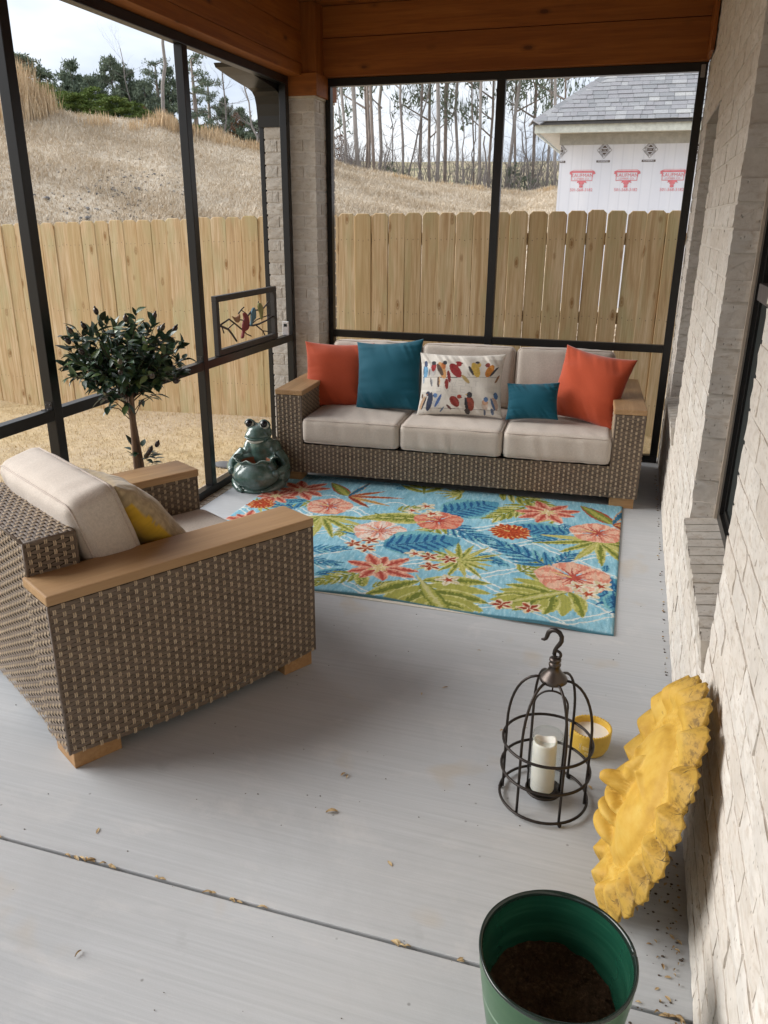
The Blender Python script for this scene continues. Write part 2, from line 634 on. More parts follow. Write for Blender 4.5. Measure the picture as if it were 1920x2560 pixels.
def ground_z(x, y):
    x = np.asarray(x, float)
    y = np.asarray(y, float)
    dx, dy = x - CAM[0], y - CAM[1]
    r = np.hypot(dx, dy)
    az = np.degrees(np.arctan2(dx, dy))
    base = -0.045 + 0.03 * np.clip(x, -9, 0)
    rc, zc = crest(az)
    r0 = 9.0
    t = np.clip((r - r0) / (rc - r0), 0, 1)
    wgt = np.clip((75 - np.abs(az)) / 15, 0, 1)
    up = base + (zc - base) * t ** 1.08
    over = np.clip(r - rc, 0, None)
    up = up - np.minimum(over * 0.035, 2.5)
    up = up + (hash_noise(x, y, 1.3, 1) - 0.5) * 0.16 * np.clip((r - 10) / 6, 0, 1) + (hash_noise(x, y, 4.0, 2) - 0.5) * 0.18 * np.clip((r - 10) / 6, 0, 1) * np.clip(1.3 - t, 0, 1)
    z = base * (1 - wgt) + up * wgt
    # keep the soil below the slab
    under = (x > -2.65) & (x < 0.4) & (y < -0.05) & (y > -9.6)
    return np.where(under, np.minimum(z, -0.13), z)


na = 420
azs = np.radians(np.linspace(-180, 180, na + 1)[:-1])
# finer towards the view
azs = np.sort(np.concatenate([azs, np.radians(np.linspace(-48, 14, 260))]))
azs = np.unique(np.round(azs, 6))
na = len(azs)
rr = np.concatenate([np.linspace(0.4, 10, 28), np.linspace(10.5, 44, 62), np.geomspace(46, 900, 26)])
AA, RR = np.meshgrid(azs, rr)
GX, GY = CAM[0] + RR * np.sin(AA), CAM[1] + RR * np.cos(AA)
GZ = ground_z(GX, GY)
V = np.stack([GX, GY, GZ], -1).reshape(-1, 3)
i, j = np.meshgrid(np.arange(len(rr) - 1), np.arange(na), indexing='ij')
j2 = (j + 1) % na
F = np.stack([i * na + j, i * na + j2, (i + 1) * na + j2, (i + 1) * na + j], -1).reshape(-1, 4)

k = Mat('dry_grass_ground', rough=0.95, spec=0.1)
n1 = k.noise(k.pos((1, 1, 1)), 0.55, 5, 0.6)
n2 = k.noise(k.pos((1, 1, 1)), 7.0, 5, 0.7)
n3 = k.noise(k.pos((60, 60, 60)), 1.0, 4, 0.7)
col = k.ramp(n2, [(0.30, (0.36, 0.265, 0.145)), (0.50, (0.50, 0.385, 0.225)), (0.70, (0.58, 0.46, 0.29))])
col = k.mix(k.ramp(n1, [(0.42, 0.0), (0.6, 0.65)]), col, (0.50, 0.41, 0.315))
col = k.mix(k.ramp(n3, [(0.35, 0.30), (0.55, 0.0)]), col, (0.26, 0.19, 0.11))
gp_ = k.n('ShaderNodeNewGeometry')
sp_ = k.n('ShaderNodeSeparateXYZ')
k.l(gp_.outputs['Position'], sp_.inputs[0])
sl_ = k.noise(k.pos((0.35, 0.9, 2.2), rot=(0, 0, R(-25))), 1.6, 5, 0.6)
hillc = k.ramp(k.mix(0.6, n2, sl_), [(0.36, (0.46, 0.385, 0.29)), (0.50, (0.57, 0.485, 0.375)), (0.64, (0.65, 0.57, 0.46))])
col = k.mix(k.ramp(k.math('MULTIPLY', sp_.outputs['Y'], 0.2), [(0.14, 0.0), (0.45, 1.0)]), col, hillc)
k.color(col)
k.bump(n2, 0.25, 0.03)
MAT['ground'] = k.m
kind(link('ground', tris_mesh('ground', V, F, MAT['ground'], True)), 'structure')

# far ridge seen between the trunks
az = np.radians(np.linspace(-40, 25, 80))
rows = []
for r_, el in ((150, -0.6), (165, 1.6), (185, 2.6), (215, 3.3), (260, 3.75), (330, 3.35)):
    wob = (hash_noise(az * 60, az * 0 + r_, 2.0, 5) - 0.5) * 0.16
    rows.append(np.stack([CAM[0] + r_ * np.sin(az), CAM[1] + r_ * np.cos(az), 1.6 + r_ * np.tan(np.radians(el + wob))], -1))
V = np.concatenate(rows)
n_ = len(az)
F = [(a * n_ + b, a * n_ + b + 1, (a + 1) * n_ + b + 1, (a + 1) * n_ + b) for a in range(len(rows) - 1) for b in range(n_ - 1)]
k = Mat('far_ridge_field', rough=1.0, spec=0.05)
n1 = k.noise(k.pos((1, 1, 2)), 0.10, 6, 0.7)
k.color(k.ramp(n1, [(0.35, (0.16, 0.17, 0.10)), (0.5, (0.36, 0.31, 0.20)), (0.65, (0.44, 0.36, 0.25))]))
kind(link('far_hill', tris_mesh('far_hill', V, np.array(F), k.m, True)), 'structure')


# ------------------------------------------------------------------ grass blades
def blades(name, X, Y, Z, length, width, lean, mat, seed=1, curl=True):
    g = np.random.default_rng(seed)
    n = len(X)
    a = g.uniform(0, 2 * np.pi, n)
    ln = length if isinstance(length, np.ndarray) else g.uniform(length[0], length[1], n)
    le = g.uniform(lean[0], lean[1], n)
    wd = width * g.uniform(0.7, 1.3, n)
    d = np.stack([np.cos(a), np.sin(a), np.zeros(n)], -1)
    s = np.stack([-np.sin(a), np.cos(a), np.zeros(n)], -1)
    base = np.stack([X, Y, Z], -1)
    hz = np.cos(le) * ln
    hx = np.sin(le) * ln
    mid = base + d * (hx * 0.35)[:, None]
    mid[:, 2] += hz * 0.6
    tip = base + d * hx[:, None]
    tip[:, 2] += hz
    A, B = base - s * (wd / 2)[:, None], base + s * (wd / 2)[:, None]
    Cc, D = mid - s * (wd / 2.4)[:, None], mid + s * (wd / 2.4)[:, None]
    V = np.stack([A, B, D, Cc, tip], 1).reshape(-1, 3)
    i = np.arange(n) * 5
    F = np.concatenate([np.stack([i, i + 1, i + 2], -1), np.stack([i, i + 2, i + 3], -1), np.stack([i + 3, i + 2, i + 4], -1)])
    return link(name, tris_mesh(name, V, F, mat))


def m_straw(name, stops, scale):
    k = Mat(name, rough=0.85, spec=0.15)
    n1 = k.noise(k.pos((1, 1, 1)), scale, 4, 0.7)
    n2 = k.noise(k.pos((1, 1, 1)), scale * 14, 3, 0.6)
    k.color(k.ramp(k.mix(0.5, n1, n2), stops))
    return k.m


MAT['yard_straw'] = m_straw('dormant_lawn', [(0.36, (0.47, 0.355, 0.19)), (0.48, (0.585, 0.455, 0.255)), (0.62, (0.665, 0.54, 0.33))], 5.0)
MAT['hill_straw'] = m_straw('pale_dead_grass', [(0.36, (0.49, 0.40, 0.29)), (0.48, (0.59, 0.495, 0.375)), (0.62, (0.69, 0.60, 0.475))], 0.6)
MAT['sedge'] = m_straw('golden_broomsedge', [(0.36, (0.46, 0.32, 0.18)), (0.5, (0.60, 0.45, 0.28)), (0.64, (0.70, 0.57, 0.40))], 0.9)

g = np.random.default_rng(11)
N = 330000
X = g.uniform(-9.5, 0.4, N)
Y = g.uniform(-5.5, 0.72, N)
ok = ~((X > -2.77) & (Y < -0.10)) & ~((X > -2.0) & (X < -0.5) & (Y < 0.1))
ok &= g.uniform(0, 1, N) < np.clip(1.15 - 0.10 * np.hypot(X - CAM[0], Y - CAM[1]), 0.25, 1)
X, Y = X[ok], Y[ok]
kind(blades('lawn_grass', X, Y, ground_z(X, Y), (0.016, 0.036), 0.0030, (0.35, 1.25), MAT['yard_straw'], 2), 'stuff')

N = 330000
az = np.radians(g.uniform(-46, 3, N))
r_ = 8.6 + (36 - 8.6) * g.uniform(0, 1, N) ** 0.8
X, Y = CAM[0] + r_ * np.sin(az), CAM[1] + r_ * np.cos(az)
ok = (Y > 1.0) & ~((X > -1.9) & (Y > 6.2))
rc, _ = crest(np.degrees(az))
ok &= (r_ < rc + 1.0)
X, Y, r_ = X[ok], Y[ok], r_[ok]
ln = (0.07 + 0.17 * hash_noise(X, Y, 1.6, 4) ** 2) * g.uniform(0.6, 1.3, len(X)) * np.clip(r_ / 16, 0.7, 1.25)
kind(blades('hill_grass', X, Y, ground_z(X, Y), ln, 0.011, (0.5, 1.35), MAT['hill_straw'], 3), 'stuff')

# tall golden sedge along the crest
def sedge(n, az0, az1, dr0, dr1, h0, h1, seed):
    g = np.random.default_rng(seed)
    nc = max(3, n // 60)
    ca = g.uniform(az0, az1, nc)
    cd = g.uniform(dr0, dr1, nc)
    ci = g.integers(0, nc, n)
    a = ca[ci] + g.normal(0, 0.35, n)
    rc, _ = crest(a)
    r = rc + cd[ci] + g.normal(0, 0.25, n)
    X, Y = CAM[0] + r * np.sin(np.radians(a)), CAM[1] + r * np.cos(np.radians(a))
    hh = g.uniform(h0, h1, nc)[ci] * g.uniform(0.6, 1.1, n)
    return X, Y, hh


P = [sedge(3000, -41.2, -39.2, -1.5, 0.4, 0.95, 1.5, 1), sedge(700, -39.0, -38.0, -1.2, 0.2, 0.5, 1.0, 2),
     sedge(260, -36.0, -31.0, -1.6, 0.2, 0.2, 0.55, 3), sedge(420, -31.6, -30.6, -1.0, 0.3, 0.35, 0.6, 4),
     sedge(1300, -30.0, -25.0, -1.2, 0.2, 0.18, 0.5, 5), sedge(900, -21.0, -6.0, -0.8, 0.2, 0.08, 0.25, 6)]
X, Y, hh = (np.concatenate([p[q] for p in P]) for q in range(3))
kind(blades('tall_dry_grass', X, Y, ground_z(X, Y) - 0.03, hh, 0.028, (0.02, 0.32), MAT['sedge'], 4), 'stuff')

# dark stones strewn on the slope
mb = MB()
for q in range(420):
    a = R(rnd.gauss(-34.6, 2.1))
    r0 = rnd.gauss(18.5, 2.0)
    if r0 < 11:
        continue
    a += R((17.5 - r0) * -0.35)
    x, y = CAM[0] + r0 * math.sin(a), CAM[1] + r0 * math.cos(a)
    s = rnd.uniform(0.008, 0.036) * (2.0 if rnd.random() < 0.05 else 1.0)
    M = Matrix.Rotation(rnd.uniform(0, 6), 3, 'Z') @ Matrix.Rotation(rnd.uniform(-.5, .5), 3, 'X')
    mb.ball((x, y, float(ground_z(x, y)) + s * 0.5), s, 6, 0, (rnd.uniform(0.9, 1.8), rnd.uniform(0.7, 1.2), rnd.uniform(0.5, 0.9)), M)
k = Mat('dark_shale', rough=0.9)
n1 = k.noise(k.pos((1, 1, 1)), 9, 4, 0.6)
k.color(k.ramp(n1, [(0.35, (0.09, 0.092, 0.098)), (0.65, (0.30, 0.285, 0.27))]))
kind(mb.build('slope_rubble', k.m), 'stuff')

# ------------------------------------------------------------------ bricks
def brick_shape(name, Lb, Hb, Db, seed, mat, rough=0.0022):
    """rough-faced brick, front face at y=0 looking to -y, centred in x, bottom at z=0"""
    g = random.Random(seed)
    nx, nz = 6, 3
    mb = MB()
    V = []
    for a in range(nz + 1):
        for b in range(nx + 1):
            ex = b in (0, nx)
            ez = a in (0, nz)
            x = -Lb / 2 + Lb * b / nx + (g.uniform(-1, 1) * 0.0016)
            z = Hb * a / nz + (g.uniform(-1, 1) * 0.0014)
            y = g.uniform(-rough, rough) * 0.8 + (0.0022 if (ex or ez) else 0.0)
            V.append((x, y, z))
    base = len(V)
    for (x, z) in ((-Lb / 2, 0), (Lb / 2, 0), (Lb / 2, Hb), (-Lb / 2, Hb)):
        V.append((x, Db, z))
    F = []
    W = nx + 1
    for a in range(nz):
        for b in range(nx):
            F.append((a * W + b, a * W + b + 1, (a + 1) * W + b + 1, (a + 1) * W + b))
    bl, br_, tr, tl = base, base + 1, base + 2, base + 3
    F.append(tuple([bl] + [br_] + [b for b in range(nx, -1, -1)]))
    F.append(tuple([tr] + [tl] + [nz * W + b for b in range(0, nx + 1)]))
    F.append(tuple([br_, tr] + [a * W + nx for a in range(nz, -1, -1)]))
    F.append(tuple([tl, bl] + [a * W for a in range(0, nz + 1)]))
    F.append((br_, bl, tl, tr))
    mb.add(V, F)
    return mb.mesh(name, mat)


COURSE = 0.0793
BL, BH = 0.19, 0.0690


def intervals(z0, z1, a, b, holes):
    out = [(a, b)]
    for (h0, h1, hz0, hz1) in holes:
        if z1 <= hz0 + 0.012 or z0 >= hz1 - 0.012:
            continue
        nxt = []
        for (p, q) in out:
            if h1 <= p or h0 >= q:
                nxt.append((p, q))
                continue
            if h0 > p:
                nxt.append((p, h0))
            if h1 < q:
                nxt.append((h1, q))
        out = nxt
    return [(p, q) for p, q in out if q - p > 0.02]


# windows of the house wall: y0, y1, sill z, head z
WINS = [(-3.985, -3.005, 0.565, 2.345), (-1.56, -0.70, 0.565, 2.135)]
WY0, WY1 = -5.6, -0.16
layout = []
for row in range(37):
    z0 = row * COURSE + 0.004
    off = (row % 2) * 0.1
    holes = [(a, b, s - 0.10, h) for (a, b, s, h) in WINS]
    for (p, q) in intervals(z0, z0 + BH, WY0, WY1, holes):
        c = math.floor((p - off) / 0.2) * 0.2 + off
        cells = []
        while c < q - 1e-6:
            a, b = max(p, c + 0.005), min(q, c + 0.195)
            if p == a and p != WY0:
                a = p
            if b - a > 0.035:
                cells.append([a, b])
            elif cells and b - a > 0:
                cells[-1][1] = b
            c += 0.2
        layout += [(a, b, z0) for a, b in cells]
shapes = [brick_shape('brick', BL, BH, 0.088, 100 + q, MAT['brick']) for q in range(8)]
rank = []
for (a, b, z0) in layout:
    pts = np.array([(0, a, z0), (0, b, z0), (0, b, z0 + BH), (0, a, z0 + BH)])
    px = cam_px(pts)
    if np.any(px[:, 2] < 0.3):
        rank.append(-1.0)
        continue
    u, v = px[:, 0], px[:, 1]
    area = 0.5 * abs(np.dot(u, np.roll(v, 1)) - np.dot(v, np.roll(u, 1)))
    # jamb ends show too
    for (w0, w1, s, h) in WINS:
        if abs(a - w1) < 0.02 and s - 0.1 < z0 < h:
            area += 3000
    vis = (u.max() > 0) & (u.min() < 1920) & (v.max() > 0) & (v.min() < 2560)
    rank.append(area if vis else 0.0)
order = np.argsort(-np.array(rank))
wall = thing('brick_house_wall', 'whitewashed brick house wall with two deep windows along the patio', 'wall', (0, 0, 0))
infill = MB()
ZR = Matrix.Rotation(R(-90), 4, 'Z')
for pos_, q in enumerate(order):
    a, b, z0 = layout[q]
    ln = b - a
    sh = shapes[rnd.randrange(8)]
    px_, tw = rnd.uniform(-0.002, 0.001), rnd.uniform(-0.004, 0.004)
    if pos_ < 296 and rank[q] > 0:
        o = link('brick', sh, wall, (0.004 + px_, (a + b) / 2, z0 + rnd.uniform(-0.001, 0.001)), (0, 0, R(-90) + tw))
        o.scale = (ln / BL, 1, 1)
    else:
        M = Matrix.Translation((0.004 + px_, (a + b) / 2, z0)) @ ZR @ Matrix.Diagonal((ln / BL, 1, 1, 1))
        infill.add([M @ v.co for v in sh.vertices], [list(f.vertices) for f in sh.polygons])
kind(infill.build('brick_infill', MAT['brick'], wall), 'stuff')
# mortar bed: slabs around the openings, their face a few mm behind the bricks
mo = MB()
MX0, MX1 = 0.0078, 0.105
ys = [WY0, WINS[0][0], WINS[0][1], WINS[1][0], WINS[1][1], WY1]
for q in range(5):
    if q in (1, 3):
        w = WINS[(q - 1) // 2]
        mo.box(MX0, MX1, ys[q], ys[q + 1], 0, w[2] - 0.085)
        mo.box(MX0, MX1, ys[q], ys[q + 1], w[3], 2.95)
    else:
        mo.box(MX0, MX1, ys[q] + (0.010 if q else 0), ys[q + 1] - (0.010 if q < 4 else 0), 0, 2.95)
mo.build('mortar', MAT['mortar'], wall)
# wall core behind, to keep the light out
wc = MB()
wc.box(0.19, 0.40, -9.5, WY1, -0.1, 3.2)
wc.box(0.105, 0.19, -9.5, WINS[0][0] - 0.02, -0.1, 3.2)
wc.box(0.105, 0.19, WINS[0][1] + 0.02, WINS[1][0] - 0.02, -0.1, 3.2)
wc.box(0.105, 0.19, WINS[1][1] + 0.02, WY1, -0.1, 3.2)
wc.build('backing', MAT['mortar'], wall)
# sills: rowlock bricks, sloping outwards
sb = [brick_shape('brick', 0.064, 0.10, 0.115, 300 + q, MAT['column_brick'], 0.003) for q in range(4)]
for (w0, w1, s, h) in WINS:
    n = int(round((w1 - w0) / 0.0745))
    p = (w1 - w0) / n
    for q in range(n):
        o = link('brick', sb[q % 4], wall, (-0.004, w0 + p * (q + 0.5), s - 0.103), (R(-6) + rnd.uniform(-.01, .01), 0, R(-90)))
        o.rotation_euler = (Matrix.Rotation(R(-90), 3, 'Z') @ Matrix.Rotation(R(7), 3, 'X')).to_euler()
        o.scale = ((p - 0.009) / 0.064, 1, 1)
    m2 = MB()
    m2.box(0.008, 0.10, w0, w1, s - 0.085, s - 0.012)
    m2.build('mortar', MAT['mortar'], wall)
# soffit brick lintel steel
for (w0, w1, s, h) in WINS:
    li = MB()
    li.box(0.004, 0.09, w0 - 0.05, w1 + 0.05, h - 0.003, h + 0.004)
    li.build('lintel', m_paint_metal('pale_lintel', (0.45, 0.42, 0.38), 0.6), wall)
# window units
glass = Mat('dark_window_glass', (0.012, 0.018, 0.016), 0.06, 0.0, 0.6)
glass.b.inputs['Coat Weight'].default_value = 0.0
screen_m = Mat('window_insect_screen', (0.018, 0.022, 0.021), 0.7, 0.0, 0.25)
caulk = m_paint_metal('beige_jamb_strip', (0.44, 0.37, 0.29), 0.7)
for (w0, w1, s, h) in WINS:
    w = MB()
    x0, x1, t = 0.098, 0.165, 0.045
    w.box(x0, x1, w0 + 0.014, w0 + 0.014 + t, s, h)
    w.box(x0, x1, w1 - 0.014 - t, w1 - 0.014, s, h)
    w.box(x0, x1, w0 + 0.014 + t, w1 - 0.014 - t, s, s + t)
    w.box(x0, x1, w0 + 0.014 + t, w1 - 0.014 - t, h - t, h)
    # second step of the frame
    t2 = 0.022
    a0, a1 = w0 + 0.014 + t, w1 - 0.014 - t
    w.box(x0 + 0.014, x1, a0, a0 + t2, s + t, h - t)
    w.box(x0 + 0.014, x1, a1 - t2, a1, s + t, h - t)
    w.box(x0 + 0.014, x1, a0 + t2, a1 - t2, s + t, s + t + t2)
    wo = w.build('window', MAT['bronze'], wall)
    zm = s + 0.80
    mr = MB()
    mr.bbox(x0 + 0.004, x1, a0 + t2, a1 - t2, zm, zm + 0.055, 0.004)
    mr.build('meeting_rail', m_paint_metal('grey_bronze_rail', (0.085, 0.075, 0.075), 0.4), wo)
    gl = MB()
    gl.box(x0 + 0.040, x0 + 0.046, a0 + t2, a1 - t2, zm + 0.055, h - t)
    gl.build('pane', glass.m, wo)
    sc_ = MB()
    sc_.box(x0 + 0.022, x0 + 0.025, a0 + t2, a1 - t2, s + t + t2, zm)
    sc_.build('insect_screen', screen_m.m, wo)
    cs = MB()
    cs.box(0.088, 0.112, w1 - 0.013, w1 - 0.001, s, h)
    cs.box(0.088, 0.112, w0 + 0.001, w0 + 0.013, s, h)
    cs.build('jamb_strip', caulk, wo)

# unseen end wall, added behind the viewer to block light from there
ew = MB()
ew.box(-1.7, 0.10, -9.75, -9.55, -0.1, 3.2)
rear = thing('rear_blocker_wall', 'plain pale brick end wall added unseen behind the viewer to block light', 'wall', (-1, -9.7, 0))
o = ew.build('masonry', MAT['brick'], rear, (1, 9.7, 0))

# ------------------------------------------------------------------ brick column
CX0, CX1, CY0, CY1, CZ = -2.855, -2.475, -0.475, -0.095, 2.370
col_t = thing('brick_column', 'square whitewashed brick corner column under a cedar cap', 'column', ((CX0 + CX1) / 2, (CY0 + CY1) / 2, 0))
ox, oy = (CX0 + CX1) / 2, (CY0 + CY1) / 2
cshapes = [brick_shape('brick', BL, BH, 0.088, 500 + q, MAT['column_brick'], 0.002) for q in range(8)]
Wc = CX1 - CX0
nrow = int(CZ / COURSE)
for row in range(nrow):
    z0 = row * (CZ / nrow) + 0.004
    even = row % 2 == 0
    for face in range(4):
        segs = [(0.0, 0.185), (0.195, Wc - 0.094)] if (even == (face % 2 == 0)) else [(0.094, 0.185), (0.195, Wc)]
        segs = [(0.0, 0.186), (0.196, Wc - 0.0)] if (even == (face % 2 == 0)) else [(0.005, 0.09), (0.10, 0.285), (0.295, Wc - 0.005)]
        if face in (2, 3):
            segs = segs[:]      # hidden faces still close the column
        for (a, b) in segs:
            u = (a + b) / 2 - Wc / 2
            if face == 0:
                loc = (u, CY0 - oy, z0)
            elif face == 1:
                loc = (CX1 - ox, u, z0)
            elif face == 2:
                loc = (-u, CY1 - oy, z0)
            else:
                loc = (CX0 - ox, -u, z0)
            o = link('brick', cshapes[rnd.randrange(8)], col_t, loc, (0, 0, R(90) * face + rnd.uniform(-.006, .006)))
            o.scale = ((b - a) / BL, 0.55, 1)
cm = MB()
e = 0.006
cm.box(CX0 - ox + e, CX1 - ox - e, CY0 - oy + e, CY1 - oy - e, 0, CZ)
cm.build('mortar', MAT['mortar'], col_t)

# ------------------------------------------------------------------ brick ledge under the open screen wall
led = thing('brick_ledge', 'tan brick ledge flush with the slab under the long screen', 'ledge', (-2.70, -3, 0))
lb = brick_shape('brick', 0.064, 0.10, 0.19, 700, MAT['ledge_brick'], 0.002)
q = 0
y = -5.4
while y < -0.52:
    o = link('brick', lb, led, (-2.602 + 2.70, y + 3, -0.058 + rnd.uniform(-.002, .001)))
    o.rotation_euler = (Matrix.Rotation(R(90), 3, 'Z') @ Matrix.Rotation(0, 3, 'X')).to_euler()
    o.scale = (0.95, 1, 0.58)
    y += 0.0735
lm = MB()
lm.box(-0.10, 0.097, -6.4, 2.52, -0.2, -0.008)
lm.build('mortar', MAT['mortar'], led)

# ------------------------------------------------------------------ screen frames
FT = 0.05
LX = -2.656


def frame_part(name, parent, *b):
    m_ = MB()
    m_.bbox(*b, 0.003)
    return m_.build(name, MAT['bronze'], parent)


Z1, Z2 = 0.764, 0.814
ZT1, ZT2 = 2.452, 2.502
sl = thing('screen_frame', 'long dark bronze screen wall frame facing the dead lawn', 'screen frame', (LX - 0.025, -3, 0))
SX0, SX1 = -0.025, 0.025
posts_y = [-7.105, -5.785, -4.465, -3.145, -1.828, -0.512]      # centres
for y in posts_y:
    frame_part('post', sl, SX0, SX1, y + 3 - 0.027, y + 3 + 0.027, 0.05, ZT1)
for a, b in zip(posts_y[:-1], posts_y[1:]):
    frame_part('rail', sl, SX0 + 0.0015, SX1 - 0.0015, a + 3 + 0.0275, b + 3 - 0.0275, Z1, Z2)
frame_part('top_rail', sl, SX0 - 0.001, SX1 + 0.001, posts_y[0] + 3 - 0.027, posts_y[-1] + 3 + 0.027, ZT1, ZT2)
frame_part('bottom_rail', sl, SX0 - 0.001, SX1 + 0.001, posts_y[0] + 3 - 0.027, posts_y[-1] + 3 + 0.027, 0.0, 0.05)
for y in posts_y[1:-1]:
    br = MB()
    yy = y + 3 - 0.027
    br.box(-0.018, 0.018, yy - 0.032, yy - 0.0005, Z2, Z2 + 0.0025)
    br.box(-0.018, 0.018, yy - 0.003, yy - 0.0003, Z2 + 0.0025, Z2 + 0.034)
    for sx in (-0.009, 0.009):
        br.ball((sx, yy - 0.018, Z2 + 0.0025), 0.0035, 6)
        br.ball((sx, yy - 0.003, Z2 + 0.02), 0.0035, 6)
    br.build('bracket', m_paint_metal('bracket_bronze', (0.05, 0.048, 0.047), 0.35, 0.5), sl)

BY0, BY1 = -0.2735, -0.2235
sbk = thing('screen_frame', 'dark bronze screen frame behind the sofa with one centre post', 'screen frame', (-1.25, -0.25, 0))


def back(name, x0, x1, z0, z1, dy=0.0):
    return frame_part(name, sbk, x0 + 1.25, x1 + 1.25, BY0 + 0.25 - dy, BY1 + 0.25 + dy, z0, z1)


BT1, BT2 = 2.464, 2.514
RZ1, RZ2 = 0.772, 0.824
back('post', -2.4735, -2.436, 0.05, BT1)
back('post', -1.2835, -1.2265, 0.05, BT1)
back('post', -0.056, -0.006, 0.05, BT1)
back('rail', -2.4355, -1.284, RZ1, RZ2, -0.0015)
back('rail', -1.226, -0.0565, RZ1, RZ2, -0.0015)
back('top_rail', -2.4735, -0.006, BT1, BT2, 0.001)
back('bottom_rail', -2.4735, -0.006, 0.0, 0.05, 0.001)
lt = MB()
lt.bbox(-0.045 + 1.25, -0.02 + 1.25, -0.034, -0.0255, 2.43, 2.50, 0.002)
lt.bbox(-0.040 + 1.25, -0.028 + 1.25, -0.046, -0.0345, 2.452, 2.462, 0.002)
lt.build('hinge_bracket', m_paint_metal('worn_steel', (0.32, 0.32, 0.32), 0.3, 0.9), sbk)

# curved corbel and downspout outside the column
cb = MB()
prof = [(-1.07, 2.50), (-1.05, 2.478), (-1.0, 2.470), (-0.90, 2.455), (-0.81, 2.444), (-0.70, 2.432), (-0.61, 2.424), (-0.55, 2.410), (-0.515, 2.385), (-0.495, 2.34), (-0.483, 2.27), (-0.478, 2.20), (-0.478, 2.50)]
M = Matrix(((0, 0, 1, 0), (1, 0, 0, 0), (0, 1, 0, 0), (0, 0, 0, 1)))
cb.prism(list(reversed(prof)), -2.895, -2.712, M)
tag(cb.build('corbel_bracket', MAT['bronze']), 'dark curved bracket under the beam outside the brick column', 'bracket')
ds = MB()
ds.bbox(-2.90, -2.862, -0.46, -0.40, -0.05, 2.50, 0.006)
tag(ds.build('downspout', MAT['bronze']), 'slim black downspout on the outer side of the brick column', 'downspout')

# ------------------------------------------------------------------ cedar beams, post, ceiling
bb = thing('cedar_beam', 'stained cedar beam above the sofa screen', 'beam', (-1.2, -0.32, 2.52))
for (z0, z1, y0) in ((2.5155, 2.742, -0.330), (2.746, 2.93, -0.325)):
    m_ = MB()
    m_.bbox(-2.50, -0.002, y0, -0.13, z0, z1, 0.003)
    m_.build('board', MAT['cedar_x'], bb, (1.2, 0.32, -2.52))
lbm = thing('cedar_beam', 'stained cedar beam running along the top of the lawn side screen', 'beam', (-2.6, -3, 2.5))
for (z0, z1, x1) in ((2.5035, 2.575, -2.560), (2.579, 2.76, -2.563), (2.764, 2.93, -2.566)):
    m_ = MB()
    m_.bbox(-2.78, x1, -9.4, -0.44, z0, z1, 0.003)
    m_.build('board', MAT['cedar'], lbm, (2.6, 3, -2.5))
tp = thing('cedar_post', 'stained cedar corner post and collar on top of the brick column', 'post', (-2.55, -0.40, 2.37))
m_ = MB()
m_.bbox(-2.70, -2.462, -0.470, -0.20, 2.52, 2.93, 0.004)
m_.build('shaft', MAT['cedar_z'], tp, (2.55, 0.40, -2.37))
m_ = MB()
m_.bbox(-2.72, -2.452, -0.492, -0.1, 2.385, 2.5195, 0.004)
m_.build('collar', MAT['cedar_x'], tp, (2.55, 0.40, -2.37))
m_ = MB()
m_.bbox(-2.86, -2.7215, -0.482, -0.1, 2.3865, 2.5005, 0.003)
m_.build('outer_trim', MAT['bronze'], tp, (2.55, 0.40, -2.37))
m_ = MB()
m_.box(-2.86, -2.47, -0.48, -0.09, 2.3705, 2.3845)
m_.build('sill_strip', m_paint_metal('pale_sill_strip', (0.50, 0.44, 0.34), 0.8), tp, (2.55, 0.40, -2.37))
pc = kind(bpy.data.objects.new('porch_ceiling', None), 'structure')
C.objects.link(pc)
pm = MB()
pm.bbox(-2.80, 0.0, -0.0655, 0.0655, 0, 0.018, 0.004)
pmesh = pm.mesh('ceiling_plank', MAT['cedar_x'])
for q in range(70):
    link('ceiling_plank', pmesh, pc, (0, -0.20 - q * 0.1325, 2.9335))
rf = MB()  # unseen slab over the ceiling planks, put there to block sky light
rf.box(-3.15, 0.3, -10.0, 0.25, 2.97, 3.05)
rf.box(-3.15, -2.98, -10.0, 0.25, 2.80, 2.97)
kind(rf.build('porch_roof', m_paint_metal('roof_deck', (0.2, 0.19, 0.18), 0.9)), 'structure')
tr = MB()
tr.bbox(-0.024, -0.0025, -0.62, -0.332, 2.5165, 2.93, 0.003)
tag(tr.build('trim_board', MAT['cedar_z']), 'narrow cedar trim board where the beam meets the brick wall', 'trim')

# ------------------------------------------------------------------ picket fence
FY = 0.70
fen = thing('picket_fence', 'new dog-eared pine picket fence behind the porch', 'fence', (-3, FY, 0))


def fence_top(x):
    return float(np.interp(x, [-10, -6.235, -4.057, -2.773, -0.755, 1.5], [1.44, 1.545, 1.613, 1.659, 1.690, 1.705]))


